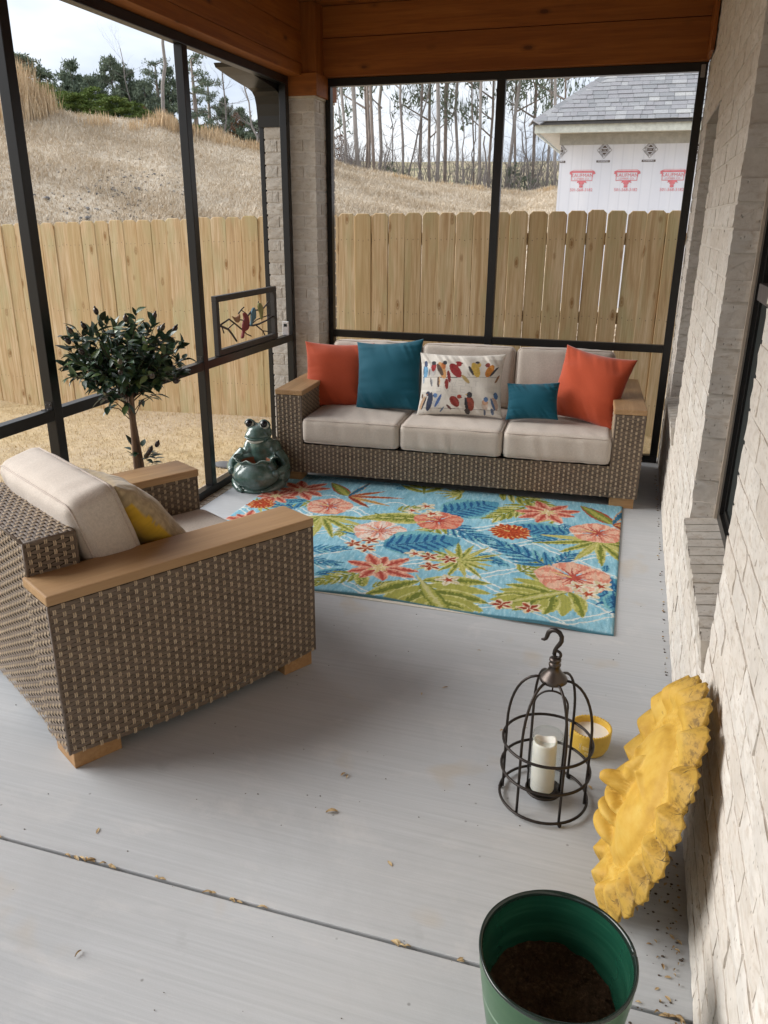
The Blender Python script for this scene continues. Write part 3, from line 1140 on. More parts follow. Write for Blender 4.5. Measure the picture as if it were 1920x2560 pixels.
pv = []
NAIL = m_paint_metal('rusted_nail', (0.11, 0.075, 0.05), 0.7)
for q in range(6):
    w, h, t, e = 0.140, 1.80, 0.016, 0.026
    m_ = MB()
    jit = [rnd.uniform(-.003, .003) for _ in range(6)]
    poly = [(-w / 2, 0), (w / 2, 0), (w / 2 + jit[0], h * 0.5), (w / 2, h - e), (w / 2 - e + jit[1], h), (-w / 2 + e + jit[2], h), (-w / 2, h - e + jit[3]), (-w / 2 + jit[4], h * 0.5)]
    M = Matrix(((1, 0, 0, 0), (0, 0, -1, 0), (0, 1, 0, 0), (0, 0, 0, 1)))
    ins = [((x_ * (1 - 0.0035 / (w / 2))), (0.004 if z_ <= 0 else (z_ - 0.0035 if z_ >= h - e - 1e-6 else z_))) for (x_, z_) in poly]
    n_p = len(poly)
    FV = [M @ Vector((a_, b_, t / 2)) for a_, b_ in ins] + [M @ Vector((a_, b_, t / 2 - 0.0035)) for a_, b_ in poly] + [M @ Vector((a_, b_, -t / 2)) for a_, b_ in poly]
    FF = [tuple(range(n_p)), tuple(range(3 * n_p - 1, 2 * n_p - 1, -1))]
    for a_ in range(n_p):
        b_ = (a_ + 1) % n_p
        FF += [(a_, n_p + a_, n_p + b_, b_), (n_p + a_, 2 * n_p + a_, 2 * n_p + b_, n_p + b_)]
    m_.add(FV, FF)
    for zr_ in (0.324, 0.994, 1.594):
        for xn in (-0.042, 0.004, 0.044):
            xa, za = xn + rnd.uniform(-.006, .006), zr_ + rnd.uniform(-.012, .012)
            m_.add([(xa - .0028, -t / 2 - .0006, za - .0032), (xa + .0028, -t / 2 - .0006, za - .0032), (xa + .0028, -t / 2 - .0006, za + .0032), (xa - .0028, -t / 2 - .0006, za + .0032)], [(0, 1, 2, 3)], 1)
    pv.append(m_.mesh('picket', [MAT['picket'], NAIL]))
x = 1.60
q = 0
while x > -9.6:
    gap = rnd.uniform(0.0035, 0.0070) if x > -1.5 else (rnd.uniform(0.002, 0.005) if x > -2.6 else rnd.uniform(0.0004, 0.0022))
    wsc = rnd.uniform(1.005, 1.035)
    if x < -2.6:
        wsc *= 1.055
    o = link('picket', pv[q % 6], fen, (x + 3, rnd.uniform(-.004, .004), fence_top(x) - 1.80 + rnd.uniform(-.006, .006)), (rnd.uniform(-.003, .003), rnd.uniform(-.0035, .0035), rnd.uniform(-.02, .02)))
    o.scale.x = wsc
    x -= 0.140 * wsc + gap
    q += 1
for dz in (0.28, 0.95, 1.55):
    m_ = MB()
    for a in np.arange(-9.7, 1.6, 2.4):
        b = min(a + 2.395, 1.68)
        za, zb = fence_top(a) - 1.8 + dz, fence_top(b) - 1.8 + dz
        m_.add([(a + 3, .010, za), (b + 3, .010, zb), (b + 3, .048, zb), (a + 3, .048, za), (a + 3, .010, za + .088), (b + 3, .010, zb + .088), (b + 3, .048, zb + .088), (a + 3, .048, za + .088)],
               [(0, 3, 2, 1), (4, 5, 6, 7), (0, 1, 5, 4), (1, 2, 6, 5), (2, 3, 7, 6), (3, 0, 4, 7)])
    m_.build('fence_rail', MAT['cedar_rail'] if 'cedar_rail' in MAT else MAT['picket'], fen)
for a in np.arange(-9.7, 1.7, 2.4):
    m_ = MB()
    m_.box(a + 3 - .045, a + 3 + .045, .049, .138, -0.5, fence_top(a) - 0.02)
    m_.build('fence_post', MAT['picket'], fen)
# ================================================================== WICKER SEATING
ROWP = 0.0137
COLP = 0.0275


def weave(st, rd, o, ux, uy, W, H, seed=0, sag=None, rowp=ROWP, colp=COLP, z0=None, hole=None):
    """real over-under weave on a flat panel: st gets the flat brown strands, rd the paired tan reeds"""
    o, ux, uy = Vector(o), Vector(ux).normalized(), Vector(uy).normalized()
    nn = ux.cross(uy).normalized()
    nr = max(2, int(round(H / rowp)))
    rp = H / nr
    nc = max(2, int(round(W / colp)))
    cp = W / nc
    g = random.Random(seed)
    for r in range(nr):
        jz = g.uniform(-.0006, .0006)
        yb, yt = r * rp + 0.0006 + jz, (r + 1) * rp - 0.0006 + jz
        ns = nc * 2
        V = []
        for s in range(ns + 1):
            x = W * s / ns
            ph = math.cos(math.pi * (x / cp - 0.5) + math.pi * (r % 2))
            d = 0.0016 * ph
            for (yy, e) in ((yb, -0.0014), ((yb + yt) / 2, 0.0008), (yt, -0.0014)):
                sg = sag(x, yy) if sag else 0.0
                V.append(o + ux * x + uy * (yy - sg) + nn * (d + e + 0.003))
        F = []
        for s in range(ns):
            for q in range(2):
                a = s * 3 + q
                F.append((a, a + 3, a + 4, a + 1))
        st.add(V, F, 0, True)
        for c in range(nc):
            if (c + r) % 2 == 1:
                xc = (c + 0.5) * cp + g.uniform(-.0008, .0008)
                for sx in (-0.0028, 0.0028):
                    xs = (xc + sx - 0.0022, xc + sx, xc + sx + 0.0022)
                    V = []
                    for (yy, e) in ((r * rp - 0.0012, 0.0005), (r * rp + rp * 0.5, 0.0040), ((r + 1) * rp + 0.0012, 0.0005)):
                        sg = sag(xc, yy) if sag else 0.0
                        for q, x in enumerate(xs):
                            V.append(o + ux * x + uy * (yy - sg) + nn * (e + (0.0012 if q == 1 else 0.0) + 0.003))
                    rd.add(V, [(0, 1, 4, 3), (1, 2, 5, 4), (3, 4, 7, 6), (4, 5, 8, 7)], 0, True)


def cushion_mesh(name, w, d, h, r=0.035, puff=0.02, seed=0, mat=None, wrinkle=0.004, n=(26, 22, 8), front_wr=True):
    """soft box cushion centred in x and y, bottom at z=0: rounded edges, crowned faces, stitched creases"""
    bm = bmesh.new()
    nx, ny, nz = n
    idx = {}
    V, F = [], []

    def vert(i, j, k_):
        key = (i, j, k_)
        if key in idx:
            return idx[key]
        u, v, t = 2 * i / nx - 1, 2 * j / ny - 1, 2 * k_ / nz - 1
        # spacing denser to the edges
        f = lambda a: math.copysign(1 - (1 - abs(a)) ** 1.35, a)
        u, v, t = f(u), f(v), f(t)
        p = [u * w / 2, v * d / 2, t * h / 2]
        half = (w / 2, d / 2, h / 2)
        q = [max(-half[m] + r, min(half[m] - r, p[m])) for m in range(3)]
        dv = Vector([p[m] - q[m] for m in range(3)])
        if dv.length > 1e-9:
            mx = max(abs(c) for c in dv)
            dv = dv.normalized() * r * min(1.0, mx / r)
        pos = Vector(q) + dv
        cr_ = (1 - u * u) * (1 - v * v)
        pos.z += math.copysign(puff, t) * cr_ ** 0.6 * abs(t) ** 1.5
        pos.y += math.copysign(puff * 0.55, v) * ((1 - u * u) * (1 - t * t)) * abs(v) ** 3
        pos.x += math.copysign(puff * 0.35, u) * ((1 - v * v) * (1 - t * t)) * abs(u) ** 3
        if wrinkle:
            wv = float(hash_noise((pos.x + 3) * 1.0 + 0.25 * pos.z, pos.z * 0.20 + seed, 0.042, seed)) - 0.5
            wv *= 0.4 + 1.2 * float(hash_noise(pos.x + 1, seed * 1.0, 0.22, seed + 7))
            wv2 = float(hash_noise((pos.x + 5) + pos.y * 0.4, pos.y * 0.5, 0.05, seed + 3)) - 0.5
            edge = max(abs(v), abs(t))
            pos.y += math.copysign(1, v) * wrinkle * wv * (abs(v) > 0.8) * (1 - abs(u) ** 6)
            pos.z += math.copysign(1, t) * wrinkle * wv2 * (abs(t) > 0.8) * edge * (1 - abs(u) ** 6)
        pos.z += h / 2
        idx[key] = len(V)
        V.append(pos)
        return idx[key]
    for (a, b, fixed) in (('i', 'j', 0), ('i', 'j', 1), ('i', 'k', 0), ('i', 'k', 1), ('j', 'k', 0), ('j', 'k', 1)):
        if (a, b) == ('i', 'j'):
            ks = nz if fixed else 0
            for i in range(nx):
                for j in range(ny):
                    q = [vert(i, j, ks), vert(i + 1, j, ks), vert(i + 1, j + 1, ks), vert(i, j + 1, ks)]
                    F.append(q if fixed else q[::-1])
        elif (a, b) == ('i', 'k'):
            js = ny if fixed else 0
            for i in range(nx):
                for k_ in range(nz):
                    q = [vert(i, js, k_), vert(i + 1, js, k_), vert(i + 1, js, k_ + 1), vert(i, js, k_ + 1)]
                    F.append(q[::-1] if fixed else q)
        else:
            is_ = nx if fixed else 0
            for j in range(ny):
                for k_ in range(nz):
                    q = [vert(is_, j, k_), vert(is_, j + 1, k_), vert(is_, j + 1, k_ + 1), vert(is_, j, k_ + 1)]
                    F.append(q if fixed else q[::-1])
    bm.free()
    mb = MB()
    mb.add(V, F, 0, True)
    return mb.mesh(name, mat or MAT['linen'])


def welt_mesh(name, w, d, z, r=0.035, rad=0.0032, puff=0.0):
    pts = []
    for (cx, cy, a0) in ((w / 2 - r, d / 2 - r, 0), (-w / 2 + r, d / 2 - r, 90), (-w / 2 + r, -d / 2 + r, 180), (w / 2 - r, -d / 2 + r, 270)):
        for q in range(4):
            a = R(a0 + 30 * q)
            k_ = r * 0.80
            pts.append((cx + math.cos(a) * k_, cy + math.sin(a) * k_, z))
    mb = MB()
    mb.tube(pts, rad, 6, closed=True)
    return mb.mesh(name, MAT['piping'])


def add_cushion(name, parent, w, d, h, M, seed, puff=0.02, r=0.035, wr=0.005):
    o = link(name, cushion_mesh(name, w, d, h, r, puff, seed, None, wr, (44, 30, 10)), parent)
    o.matrix_local = M
    for z in (h - r * 0.30, r * 0.30):
        link('welt', welt_mesh('welt', w - r * 0.06, d - r * 0.06, z, r), o)
    return o


def make_seat(name, label, cat, loc, rotz, width, depth, nseat, armw=0.165, seed=0, sag_amt=0.0):
    """deep wicker seat: local x along the width, y from the front edge (0) to the back, z up"""
    t = thing(name, label, cat, loc, rotz)
    hw = width / 2
    zb, zt = 0.065, 0.566            # wicker from the feet to under the arm boards
    ba = 0.60                          # arm board top
    ztop = 0.705                       # back top
    bt0, bt1 = depth - 0.165, depth - 0.012
    ix = hw - armw
    core = MB()
    e = 0.006
    for s in (-1, 1):
        x0, x1 = sorted((s * (hw - e), s * (ix + e)))
        core.box(x0, x1, e, depth - e, zb + 0.01, zt)
    core.box(-ix - e, ix + e, e, depth - 0.02, zb + 0.01, 0.255)
    core.box(-ix + 0.002, ix - 0.002, bt0 + e, bt1 - e, 0.255, ztop - e)
    core.build('core', MAT['core'], t)
    panels = []
    sg = (lambda x, y: sag_amt * math.sin(math.pi * min(1, max(0, x / depth))) * max(0, 1 - y / 0.06)) if sag_amt else None
    for s in (-1, 1):
        st, rd = MB(), MB()
        if s < 0:
            weave(st, rd, (-hw, depth, zb), (0, -1, 0), (0, 0, 1), depth, zt - zb, seed + 1, sg)
            weave(st, rd, (-ix, 0, 0.26), (0, 1, 0), (0, 0, 1), bt0, zt - 0.26, seed + 2)
            weave(st, rd, (-hw, 0, zb), (1, 0, 0), (0, 0, 1), armw, zt - zb, seed + 3)
            weave(st, rd, (-ix, depth, zb), (-1, 0, 0), (0, 0, 1), armw, zt - zb, seed + 4)
        else:
            weave(st, rd, (hw, 0, zb), (0, 1, 0), (0, 0, 1), depth, zt - zb, seed + 5, sg)
            weave(st, rd, (ix, bt0, 0.26), (0, -1, 0), (0, 0, 1), bt0, zt - 0.26, seed + 6)
            weave(st, rd, (ix, 0, zb), (1, 0, 0), (0, 0, 1), armw, zt - zb, seed + 7)
            weave(st, rd, (hw, depth, zb), (-1, 0, 0), (0, 0, 1), armw, zt - zb, seed + 8)
        p = st.build('arm_weave', MAT['strand'], t)
        q = rd.build('reed', MAT['reed'], p)
        kind(p, 'stuff')
        kind(q, 'stuff')
    st, rd = MB(), MB()
    weave(st, rd, (-ix, 0.004, zb), (1, 0, 0), (0, 0, 1), 2 * ix, 0.245 - zb + 0.01, seed + 9)
    p = st.build('front_weave', MAT['strand'], t)
    kind(p, 'stuff')
    kind(rd.build('reed', MAT['reed'], p), 'stuff')
    st, rd = MB(), MB()
    bx = ix - 0.004
    weave(st, rd, (bx, bt1, zb), (-1, 0, 0), (0, 0, 1), 2 * bx, ztop - zb, seed + 10)            # rear
    weave(st, rd, (-bx, bt0, ztop), (1, 0, 0), (0, 1, 0), 2 * bx, bt1 - bt0, seed + 11)             # top
    weave(st, rd, (-bx, bt1, zt + 0.03), (0, -1, 0), (0, 0, 1), bt1 - bt0, ztop - zt - 0.03, seed + 12)
    weave(st, rd, (bx, bt0, zt + 0.03), (0, 1, 0), (0, 0, 1), bt1 - bt0, ztop - zt - 0.03, seed + 13)
    weave(st, rd, (-bx, bt0, 0.30), (1, 0, 0), (0, 0, 1), 2 * bx, ztop - 0.30, seed + 14)
    # rounded woven edges along the top
    for (yy) in (bt0, bt1):
        st.tube([(-bx, yy, ztop - 0.001), (bx, yy, ztop - 0.001)], 0.0055, 8)
    for s in (-1, 1):
        st.tube([(s * bx, bt0, ztop - 0.001), (s * bx, bt1, ztop - 0.001)], 0.0055, 8)
        st.tube([(s * bx, bt1, zt), (s * bx, bt1, ztop)], 0.0055, 8)
        st.tube([(s * bx, bt0, zt), (s * bx, bt0, ztop)], 0.0055, 8)
    p = st.build('back_weave', MAT['strand'], t)
    kind(p, 'stuff')
    kind(rd.build('reed', MAT['reed'], p), 'stuff')
    # corner canes, arm boards, feet
    for s in (-1, 1):
        for (x, y) in ((s * hw, 0), (s * ix, 0), (s * hw, depth)):
            c_ = MB()
            c_.tube([(x, y, zb), (x, y, zt)], 0.0048, 8)
            c_.build('corner_cane', MAT['strand'], t)
        b_ = MB()
        x0, x1 = sorted((s * (hw + 0.006), s * (ix - 0.012)))
        b_.bbox(x0, x1, -0.006, depth + 0.004, zt + 0.002, ba, 0.006)
        gm = MB()
        b_.build('arm_board', WOODARM, t)
        for (y0, y1) in ((0.008, 0.135), (depth - 0.165, depth - 0.012)):
            f_ = MB()
            x0, x1 = sorted((s * (hw - 0.010), s * (ix + 0.015)))
            f_.bbox(x0, x1, y0, y1, 0.0, zb - 0.002, 0.003)
            f_.build('foot', WOODFOOT, t)
    # cushions
    sw = 2 * ix / nseat
    for q in range(nseat):
        x = -ix + sw * (q + 0.5)
        M = Matrix.Translation((x, 0.325 - 0.012, 0.262)) @ Matrix.Rotation(R(rnd.uniform(-.6, .6)), 4, 'Z')
        add_cushion('seat_cushion', t, sw - 0.004, 0.665, 0.165, M, seed + 20 + q, 0.010, 0.036, 0.006)
        M = Matrix.Translation((x + rnd.uniform(-.004, .004), bt0 - 0.178, 0.433)) @ Matrix.Rotation(R(-16 + rnd.uniform(-1, 1)), 4, 'X') @ Matrix.Rotation(R(90), 4, 'X') @ Matrix.Translation((0, 0.19, -0.085))
        add_cushion('back_cushion', t, sw - 0.006, 0.405, 0.165, M, seed + 30 + q, 0.022, 0.04)
    return t


k = Mat('teak_arm_board', rough=0.5, spec=0.35)
WOODARM = m_wood('teak_boards', (0.36, 0.205, 0.095), (0.54, 0.345, 0.175), 1, 1.0, 0.48, None, 0.10, 0.35, 'Object', 17.0)
WOODFOOT = m_wood('teak_feet', (0.32, 0.175, 0.075), (0.48, 0.29, 0.135), 0, 1.0, 0.55, None, 0.15, 0.3)
# staves glued edge to edge
for wm, st_w in ((WOODARM, 0.0),):
    pass

sofa = make_seat('wicker_sofa', 'long brown wicker sofa with three beige seat cushions and teak arm boards', 'sofa',
                 (-1.262, -1.405, 0), R(3.35), 2.24, 0.99, 3, 0.165, 40)
chair = make_seat('wicker_armchair', 'brown wicker armchair with beige cushions turned towards the flowered rug', 'armchair',
                  (-1.721, -3.300, 0), R(150.0), 0.965, 0.945, 1, 0.165, 80, 0.03)


# ------------------------------------------------------------------ loose pillows
def pillow(name, label, w, h, T, center, yaw, lean, roll, mat, seed, colors=None, back_colors=None, n=44, ears=0.10, parent=None, sagp=0.0):
    g = np.random.default_rng(seed)
    u = np.linspace(-1, 1, n + 1)
    u = np.sign(u) * (1 - (1 - np.abs(u)) ** 1.25)
    U, Vv = np.meshgrid(u, u)
    k_ = ears
    ex = 1 - k_ * (1 - Vv ** 2) ** 1.0 * np.abs(U) ** 2
    ez = 1 - k_ * (1 - U ** 2) ** 1.0 * np.abs(Vv) ** 2
    X = U * w / 2 * ex
    Zz = Vv * h / 2 * ez
    prof = np.clip((1 - np.abs(U) ** 2.2) * (1 - np.abs(Vv) ** 2.2), 0, 1) ** 0.52
    sides = []
    for s in (-1, 1):
        wr = (hash_noise(X * 1.0 + Zz * 0.8 + 5, Zz - X * 0.3 + 3, 0.09, seed + (s > 0)) - 0.5) * 0.026
        wr += (hash_noise((U + 2) * 6 + Vv * 3, (Vv * 0.4 + 2), 0.5, seed + 2) - 0.5) * 0.026 * np.abs(Vv) ** 2
        wr += (hash_noise((Vv + 2) * 6, (U * 0.4 + 2), 0.5, seed + 5) - 0.5) * 0.026 * np.abs(U) ** 2
        Y = s * (T / 2 * prof + wr * np.clip(prof * 1.6, 0, 1) * (1 - prof * 0.55))
        Y = Y + sagp * (Vv ** 2 - 0.5)
        sides.append(np.stack([X, Y, Zz], -1).reshape(-1, 3))
    Vt = np.concatenate(sides)
    m = n + 1
    i, j = np.meshgrid(np.arange(n), np.arange(n), indexing='ij')
    f = np.stack([i * m + j, i * m + j + 1, (i + 1) * m + j + 1, (i + 1) * m + j], -1).reshape(-1, 4)
    f2 = f[:, ::-1] + m * m
    me = tris_mesh(name, Vt, np.concatenate([f, f2]), mat, True)
    if colors is not None:
        at = me.color_attributes.new('print', 'FLOAT_COLOR', 'POINT')
        cc = np.ones((len(me.vertices), 4), dtype=np.float32)
        cc[:m * m, :3] = colors(U.ravel(), Vv.ravel())
        cc[m * m:, :3] = back_colors(U.ravel(), Vv.ravel()) if back_colors else (0.62, 0.585, 0.53)
        at.data.foreach_set('color', cc.ravel())
    bm = bmesh.new()
    bm.from_mesh(me)
    bmesh.ops.remove_doubles(bm, verts=bm.verts[:], dist=0.0004)
    bm.to_mesh(me)
    bm.free()
    o = link(name, me)
    o.matrix_world = Matrix.Translation(center) @ Matrix.Rotation(R(yaw), 4, 'Z') @ Matrix.Rotation(R(-lean), 4, 'X') @ Matrix.Rotation(R(roll), 4, 'Y')
    # seam welt round the edge
    ring = [Vt[r_ * m + c_] for r_, c_ in ([(0, q) for q in range(0, m, 2)] + [(q, n) for q in range(2, m, 2)] + [(n, n - q) for q in range(2, m, 2)] + [(n - q, 0) for q in range(2, n, 2)])]
    tag(o, label, 'pillow', 'loose pillows on the seats')
    return o


# ---- printed birds pillow: painted on a fine grid (flat print)
def paint_birds(U, V):
    n = len(U)
    img = np.tile(np.array([0.66, 0.625, 0.565]), (n, 1))
    g = np.random.default_rng(5)
    fx = hash_noise(U * 40, V * 1.5, 1.0, 3)
    img *= (0.94 + 0.10 * fx)[:, None]
    # picture zoom coordinates (x 100..1560, y 160..1250) to u,v
    def xy(px, py):
        return (px - 825) / 735.0, -(py - 705) / 550.0

    def ell(px, py, a, b, ang, colr, part=1.0):
        x0, y0 = xy(px, py)
        dx, dy = (U - x0) * 735, (V - y0) * 550
        t = R(ang)
        p, q = dx * math.cos(t) + dy * math.sin(t), -dx * math.sin(t) + dy * math.cos(t)
        d = (p / a) ** 2 + (q / b) ** 2
        msk = d < 1
        sh = 0.80 + 0.30 * hash_noise(U * 30 + px, V * 30, 1.0, 9)
        img[msk] = np.array(colr) * sh[msk][:, None]

    def seg(p, q, wd, colr):
        x0, y0 = xy(*p)
        x1, y1 = xy(*q)
        ax, ay = (U - x0) * 735, (V - y0) * 550
        bx, by = (x1 - x0) * 735, (y1 - y0) * 550
        t = np.clip((ax * bx + ay * by) / (bx * bx + by * by + 1e-9), 0, 1)
        d = np.hypot(ax - t * bx, ay - t * by)
        img[d < wd] = colr
    grey = (0.50, 0.475, 0.43)
    lw = 7
    # faint block lettering
    def letters(word, x, y, s, adv):
        G = {'T': [((0, 0), (1, 0)), ((.5, 0), (.5, 1))], 'W': [((0, 0), (.25, 1)), ((.25, 1), (.5, .3)), ((.5, .3), (.75, 1)), ((.75, 1), (1, 0))],
             'E': [((0, 0), (0, 1)), ((0, 0), (.8, 0)), ((0, .5), (.7, .5)), ((0, 1), (.8, 1))], 'S': [((.9, .1), (.1, .1)), ((.1, .1), (.1, .5)), ((.1, .5), (.9, .5)), ((.9, .5), (.9, .95)), ((.9, .95), (.1, .95))],
             'B': [((0, 0), (0, 1)), ((0, 0), (.7, .1)), ((.7, .1), (.7, .4)), ((.7, .4), (0, .5)), ((0, .5), (.8, .6)), ((.8, .6), (.8, .9)), ((.8, .9), (0, 1))],
             'I': [((.5, 0), (.5, 1))], 'R': [((0, 0), (0, 1)), ((0, 0), (.75, .1)), ((.75, .1), (.75, .4)), ((.75, .4), (0, .5)), ((.3, .5), (.85, 1))],
             'D': [((0, 0), (0, 1)), ((0, 0), (.6, .1)), ((.6, .1), (.85, .5)), ((.85, .5), (.6, .9)), ((.6, .9), (0, 1))], 'Y': [((0, 0), (.5, .5)), ((1, 0), (.5, .5)), ((.5, .5), (.5, 1))]}
        for c in word:
            for (a, b) in G.get(c, []):
                seg((x + a[0] * s, y + a[1] * s), (x + b[0] * s, y + b[1] * s), 4, grey)
            x += adv
    letters('TWEET', 560, 660, 85, 125)
    letters('SWEET', 430, 760, 95, 140)
    letters('BIRDS', 400, 900, 95, 150)
    wire = (0.10, 0.09, 0.085)
    seg((130, 600), (780, 608), 6, wire)
    seg((780, 606), (1500, 572), 4, (0.22, 0.20, 0.18))
    seg((150, 1135), (900, 1155), 4, wire)
    seg((900, 1155), (1520, 1135), 4, wire)
    dk = (0.035, 0.035, 0.045)
    # upper row
    ell(190, 505, 52, 105, -4, (0.16, 0.36, 0.56)); ell(197, 365, 36, 55, 0, (0.07, 0.10, 0.19)); ell(152, 640, 12, 70, 0, (0.12, 0.26, 0.42)); ell(150, 480, 12, 85, -4, (0.05, 0.12, 0.22))
    ell(335, 480, 68, 110, 0, (0.52, 0.50, 0.48)); ell(352, 420, 46, 85, -6, (0.33, 0.03, 0.035)); ell(350, 350, 42, 38, 0, dk); ell(268, 520, 12, 70, -8, (0.2, 0.2, 0.22)); ell(318, 690, 20, 80, 14, (0.16, 0.16, 0.18)); ell(345, 700, 12, 60, 5, (0.5, 0.5, 0.5))
    ell(510, 480, 62, 160, 22, (0.62, 0.32, 0.13)); ell(470, 470, 40, 120, 28, (0.10, 0.065, 0.05)); ell(530, 400, 40, 60, 20, (0.52, 0.17, 0.05)); ell(555, 340, 38, 38, 0, dk); ell(460, 690, 26, 95, 4, (0.10, 0.06, 0.05)); ell(478, 660, 10, 80, 4, (0.62, 0.40, 0.22)); ell(445, 520, 14, 20, 25, (0.6, 0.55, 0.5))
    ell(745, 480, 75, 150, 38, (0.27, 0.018, 0.022)); ell(800, 360, 45, 50, 0, (0.30, 0.02, 0.025)); ell(765, 322, 30, 14, 20, (0.30, 0.02, 0.025)); ell(640, 590, 30, 110, 12, (0.20, 0.015, 0.02)); ell(610, 720, 34, 90, 8, (0.25, 0.02, 0.02)); ell(848, 345, 16, 12, 0, (0.10, 0.05, 0.04))
    ell(1085, 460, 66, 140, 22, (0.62, 0.42, 0.09)); ell(1010, 480, 24, 90, 30, dk); ell(1130, 370, 36, 50, 0, (0.62, 0.43, 0.10)); ell(1105, 320, 34, 24, 0, dk); ell(925, 630, 30, 95, 45, (0.42, 0.30, 0.12)); ell(970, 540, 14, 50, 35, (0.55, 0.5, 0.45))
    ell(1330, 470, 64, 120, -26, (0.50, 0.19, 0.03)); ell(1282, 365, 42, 45, 0, (0.28, 0.06, 0.05)); ell(1410, 480, 20, 110, -38, dk); ell(1480, 600, 18, 80, -28, (0.25, 0.13, 0.06)); ell(1240, 368, 12, 10, 0, (0.3, 0.12, 0.10))
    # lower row
    ell(175, 1045, 42, 120, -18, (0.55, 0.36, 0.23)); ell(205, 1050, 16, 120, -18, dk); ell(152, 930, 20, 40, 0, (0.15, 0.08, 0.05))
    ell(310, 1030, 54, 165, -10, (0.035, 0.05, 0.10)); ell(272, 890, 42, 40, 0, (0.04, 0.05, 0.10)); ell(250, 905, 16, 14, 0, (0.45, 0.20, 0.10))
    ell(440, 1040, 70, 90, -30, (0.56, 0.56, 0.56)); ell(470, 1010, 26, 130, -28, (0.06, 0.13, 0.34)); ell(415, 920, 42, 38, 0, (0.12, 0.24, 0.48)); ell(375, 925, 16, 8, 0, dk); ell(540, 1165, 14, 60, -38, (0.10, 0.15, 0.25))
    ell(760, 1020, 70, 110, 35, (0.27, 0.03, 0.025)); ell(835, 930, 40, 36, 0, (0.38, 0.05, 0.03)); ell(665, 1125, 22, 60, 42, (0.10, 0.03, 0.03)); ell(875, 945, 14, 9, 0, dk)
    ell(1010, 1050, 82, 130, 6, (0.26, 0.05, 0.03)); ell(955, 1060, 26, 120, 8, dk); ell(1005, 895, 46, 52, 0, dk); ell(955, 890, 18, 9, 0, (0.55, 0.36, 0.10)); ell(975, 1190, 44, 60, 12, (0.06, 0.05, 0.05))
    ell(1275, 1060, 58, 85, 0, (0.58, 0.46, 0.38)); ell(1275, 1010, 54, 48, 0, (0.50, 0.30, 0.20)); ell(1292, 960, 40, 42, 0, (0.09, 0.18, 0.36)); ell(1268, 1190, 20, 55, 0, (0.12, 0.14, 0.20))
    ell(1445, 1030, 60, 110, 14, (0.45, 0.32, 0.26)); ell(1415, 1040, 22, 110, 18, (0.07, 0.14, 0.27)); ell(1470, 890, 40, 60, 10, (0.07, 0.16, 0.33)); ell(1400, 1165, 28, 60, 6, (0.10, 0.14, 0.22)); ell(1440, 862, 16, 8, 0, dk)
    return img


k = Mat('printed_canvas', rough=0.9, spec=0.15)
at = k.n('ShaderNodeVertexColor', layer_name='print')
wv = k.noise(k.pos((700, 100, 100), coord='Object'), 1.0, 2, 0.6)
k.color(k.mix(k.ramp(wv, [(0.35, 0.16), (0.65, 0.0)]), at.outputs['Color'], (0.30, 0.28, 0.25)))
k.bump(wv, 0.2, 0.0012)
MAT['print'] = k.m

pillow('throw_pillow', 'square coral red pillow leaning on the sofa arm next to the frog planter', 0.47, 0.45, 0.17, (-2.135, -0.985, 0.618), 16, 20, 1, MAT['coral'], 21, ears=0.09)
pillow('throw_pillow', 'large square teal pillow between the coral pillow and the bird print pillow', 0.47, 0.47, 0.17, (-1.765, -1.045, 0.645), -6, 18, -6, MAT['teal'], 22, ears=0.10)
pillow('throw_pillow', 'oblong linen pillow printed with colourful birds on two wires', 0.55, 0.405, 0.15, (-1.275, -1.085, 0.625), 3, 20, -1.5, MAT['print'], 23, paint_birds, None, 170, 0.08)
pillow('throw_pillow', 'small oblong teal pillow in front of a coral pillow', 0.325, 0.235, 0.11, (-0.815, -1.115, 0.560), -3, 24, -5, MAT['teal'], 24, ears=0.08)
pillow('throw_pillow', 'square coral red pillow propped on the sofa arm beside the brick house wall', 0.46, 0.455, 0.17, (-0.485, -0.975, 0.640), -16, 20, 7, MAT['coral'], 25, ears=0.10)


# mustard pillow on the chair: two panels
def paint_mustard(U, V):
    img = np.tile(np.array([0.40, 0.315, 0.175]), (len(U), 1))
    tw = hash_noise(U * 70, V * 26, 1.0, 4)
    img = img * (0.72 + 0.6 * tw)[:, None]
    img[:, 2] *= 1.1
    return img


def paint_mustard_back(U, V):
    img = paint_mustard(U, V)
    m = V < 0.62
    img[m] = np.array([0.60, 0.385, 0.035]) * (0.92 + 0.16 * hash_noise(U * 9, V * 60, 1.0, 6))[m][:, None]
    return img


k = Mat('mustard_tweed', rough=0.8, spec=0.25)
at = k.n('ShaderNodeVertexColor', layer_name='print')
k.color(at.outputs['Color'])
k.b.inputs['Sheen Weight'].default_value = 0.3
pillow('throw_pillow', 'mustard and gold tweed pillow tucked into the armchair', 0.46, 0.46, 0.16, (-1.885, -3.735, 0.60), 150.0, 38, 8, k.m, 26, paint_mustard, paint_mustard_back, 90, 0.09)
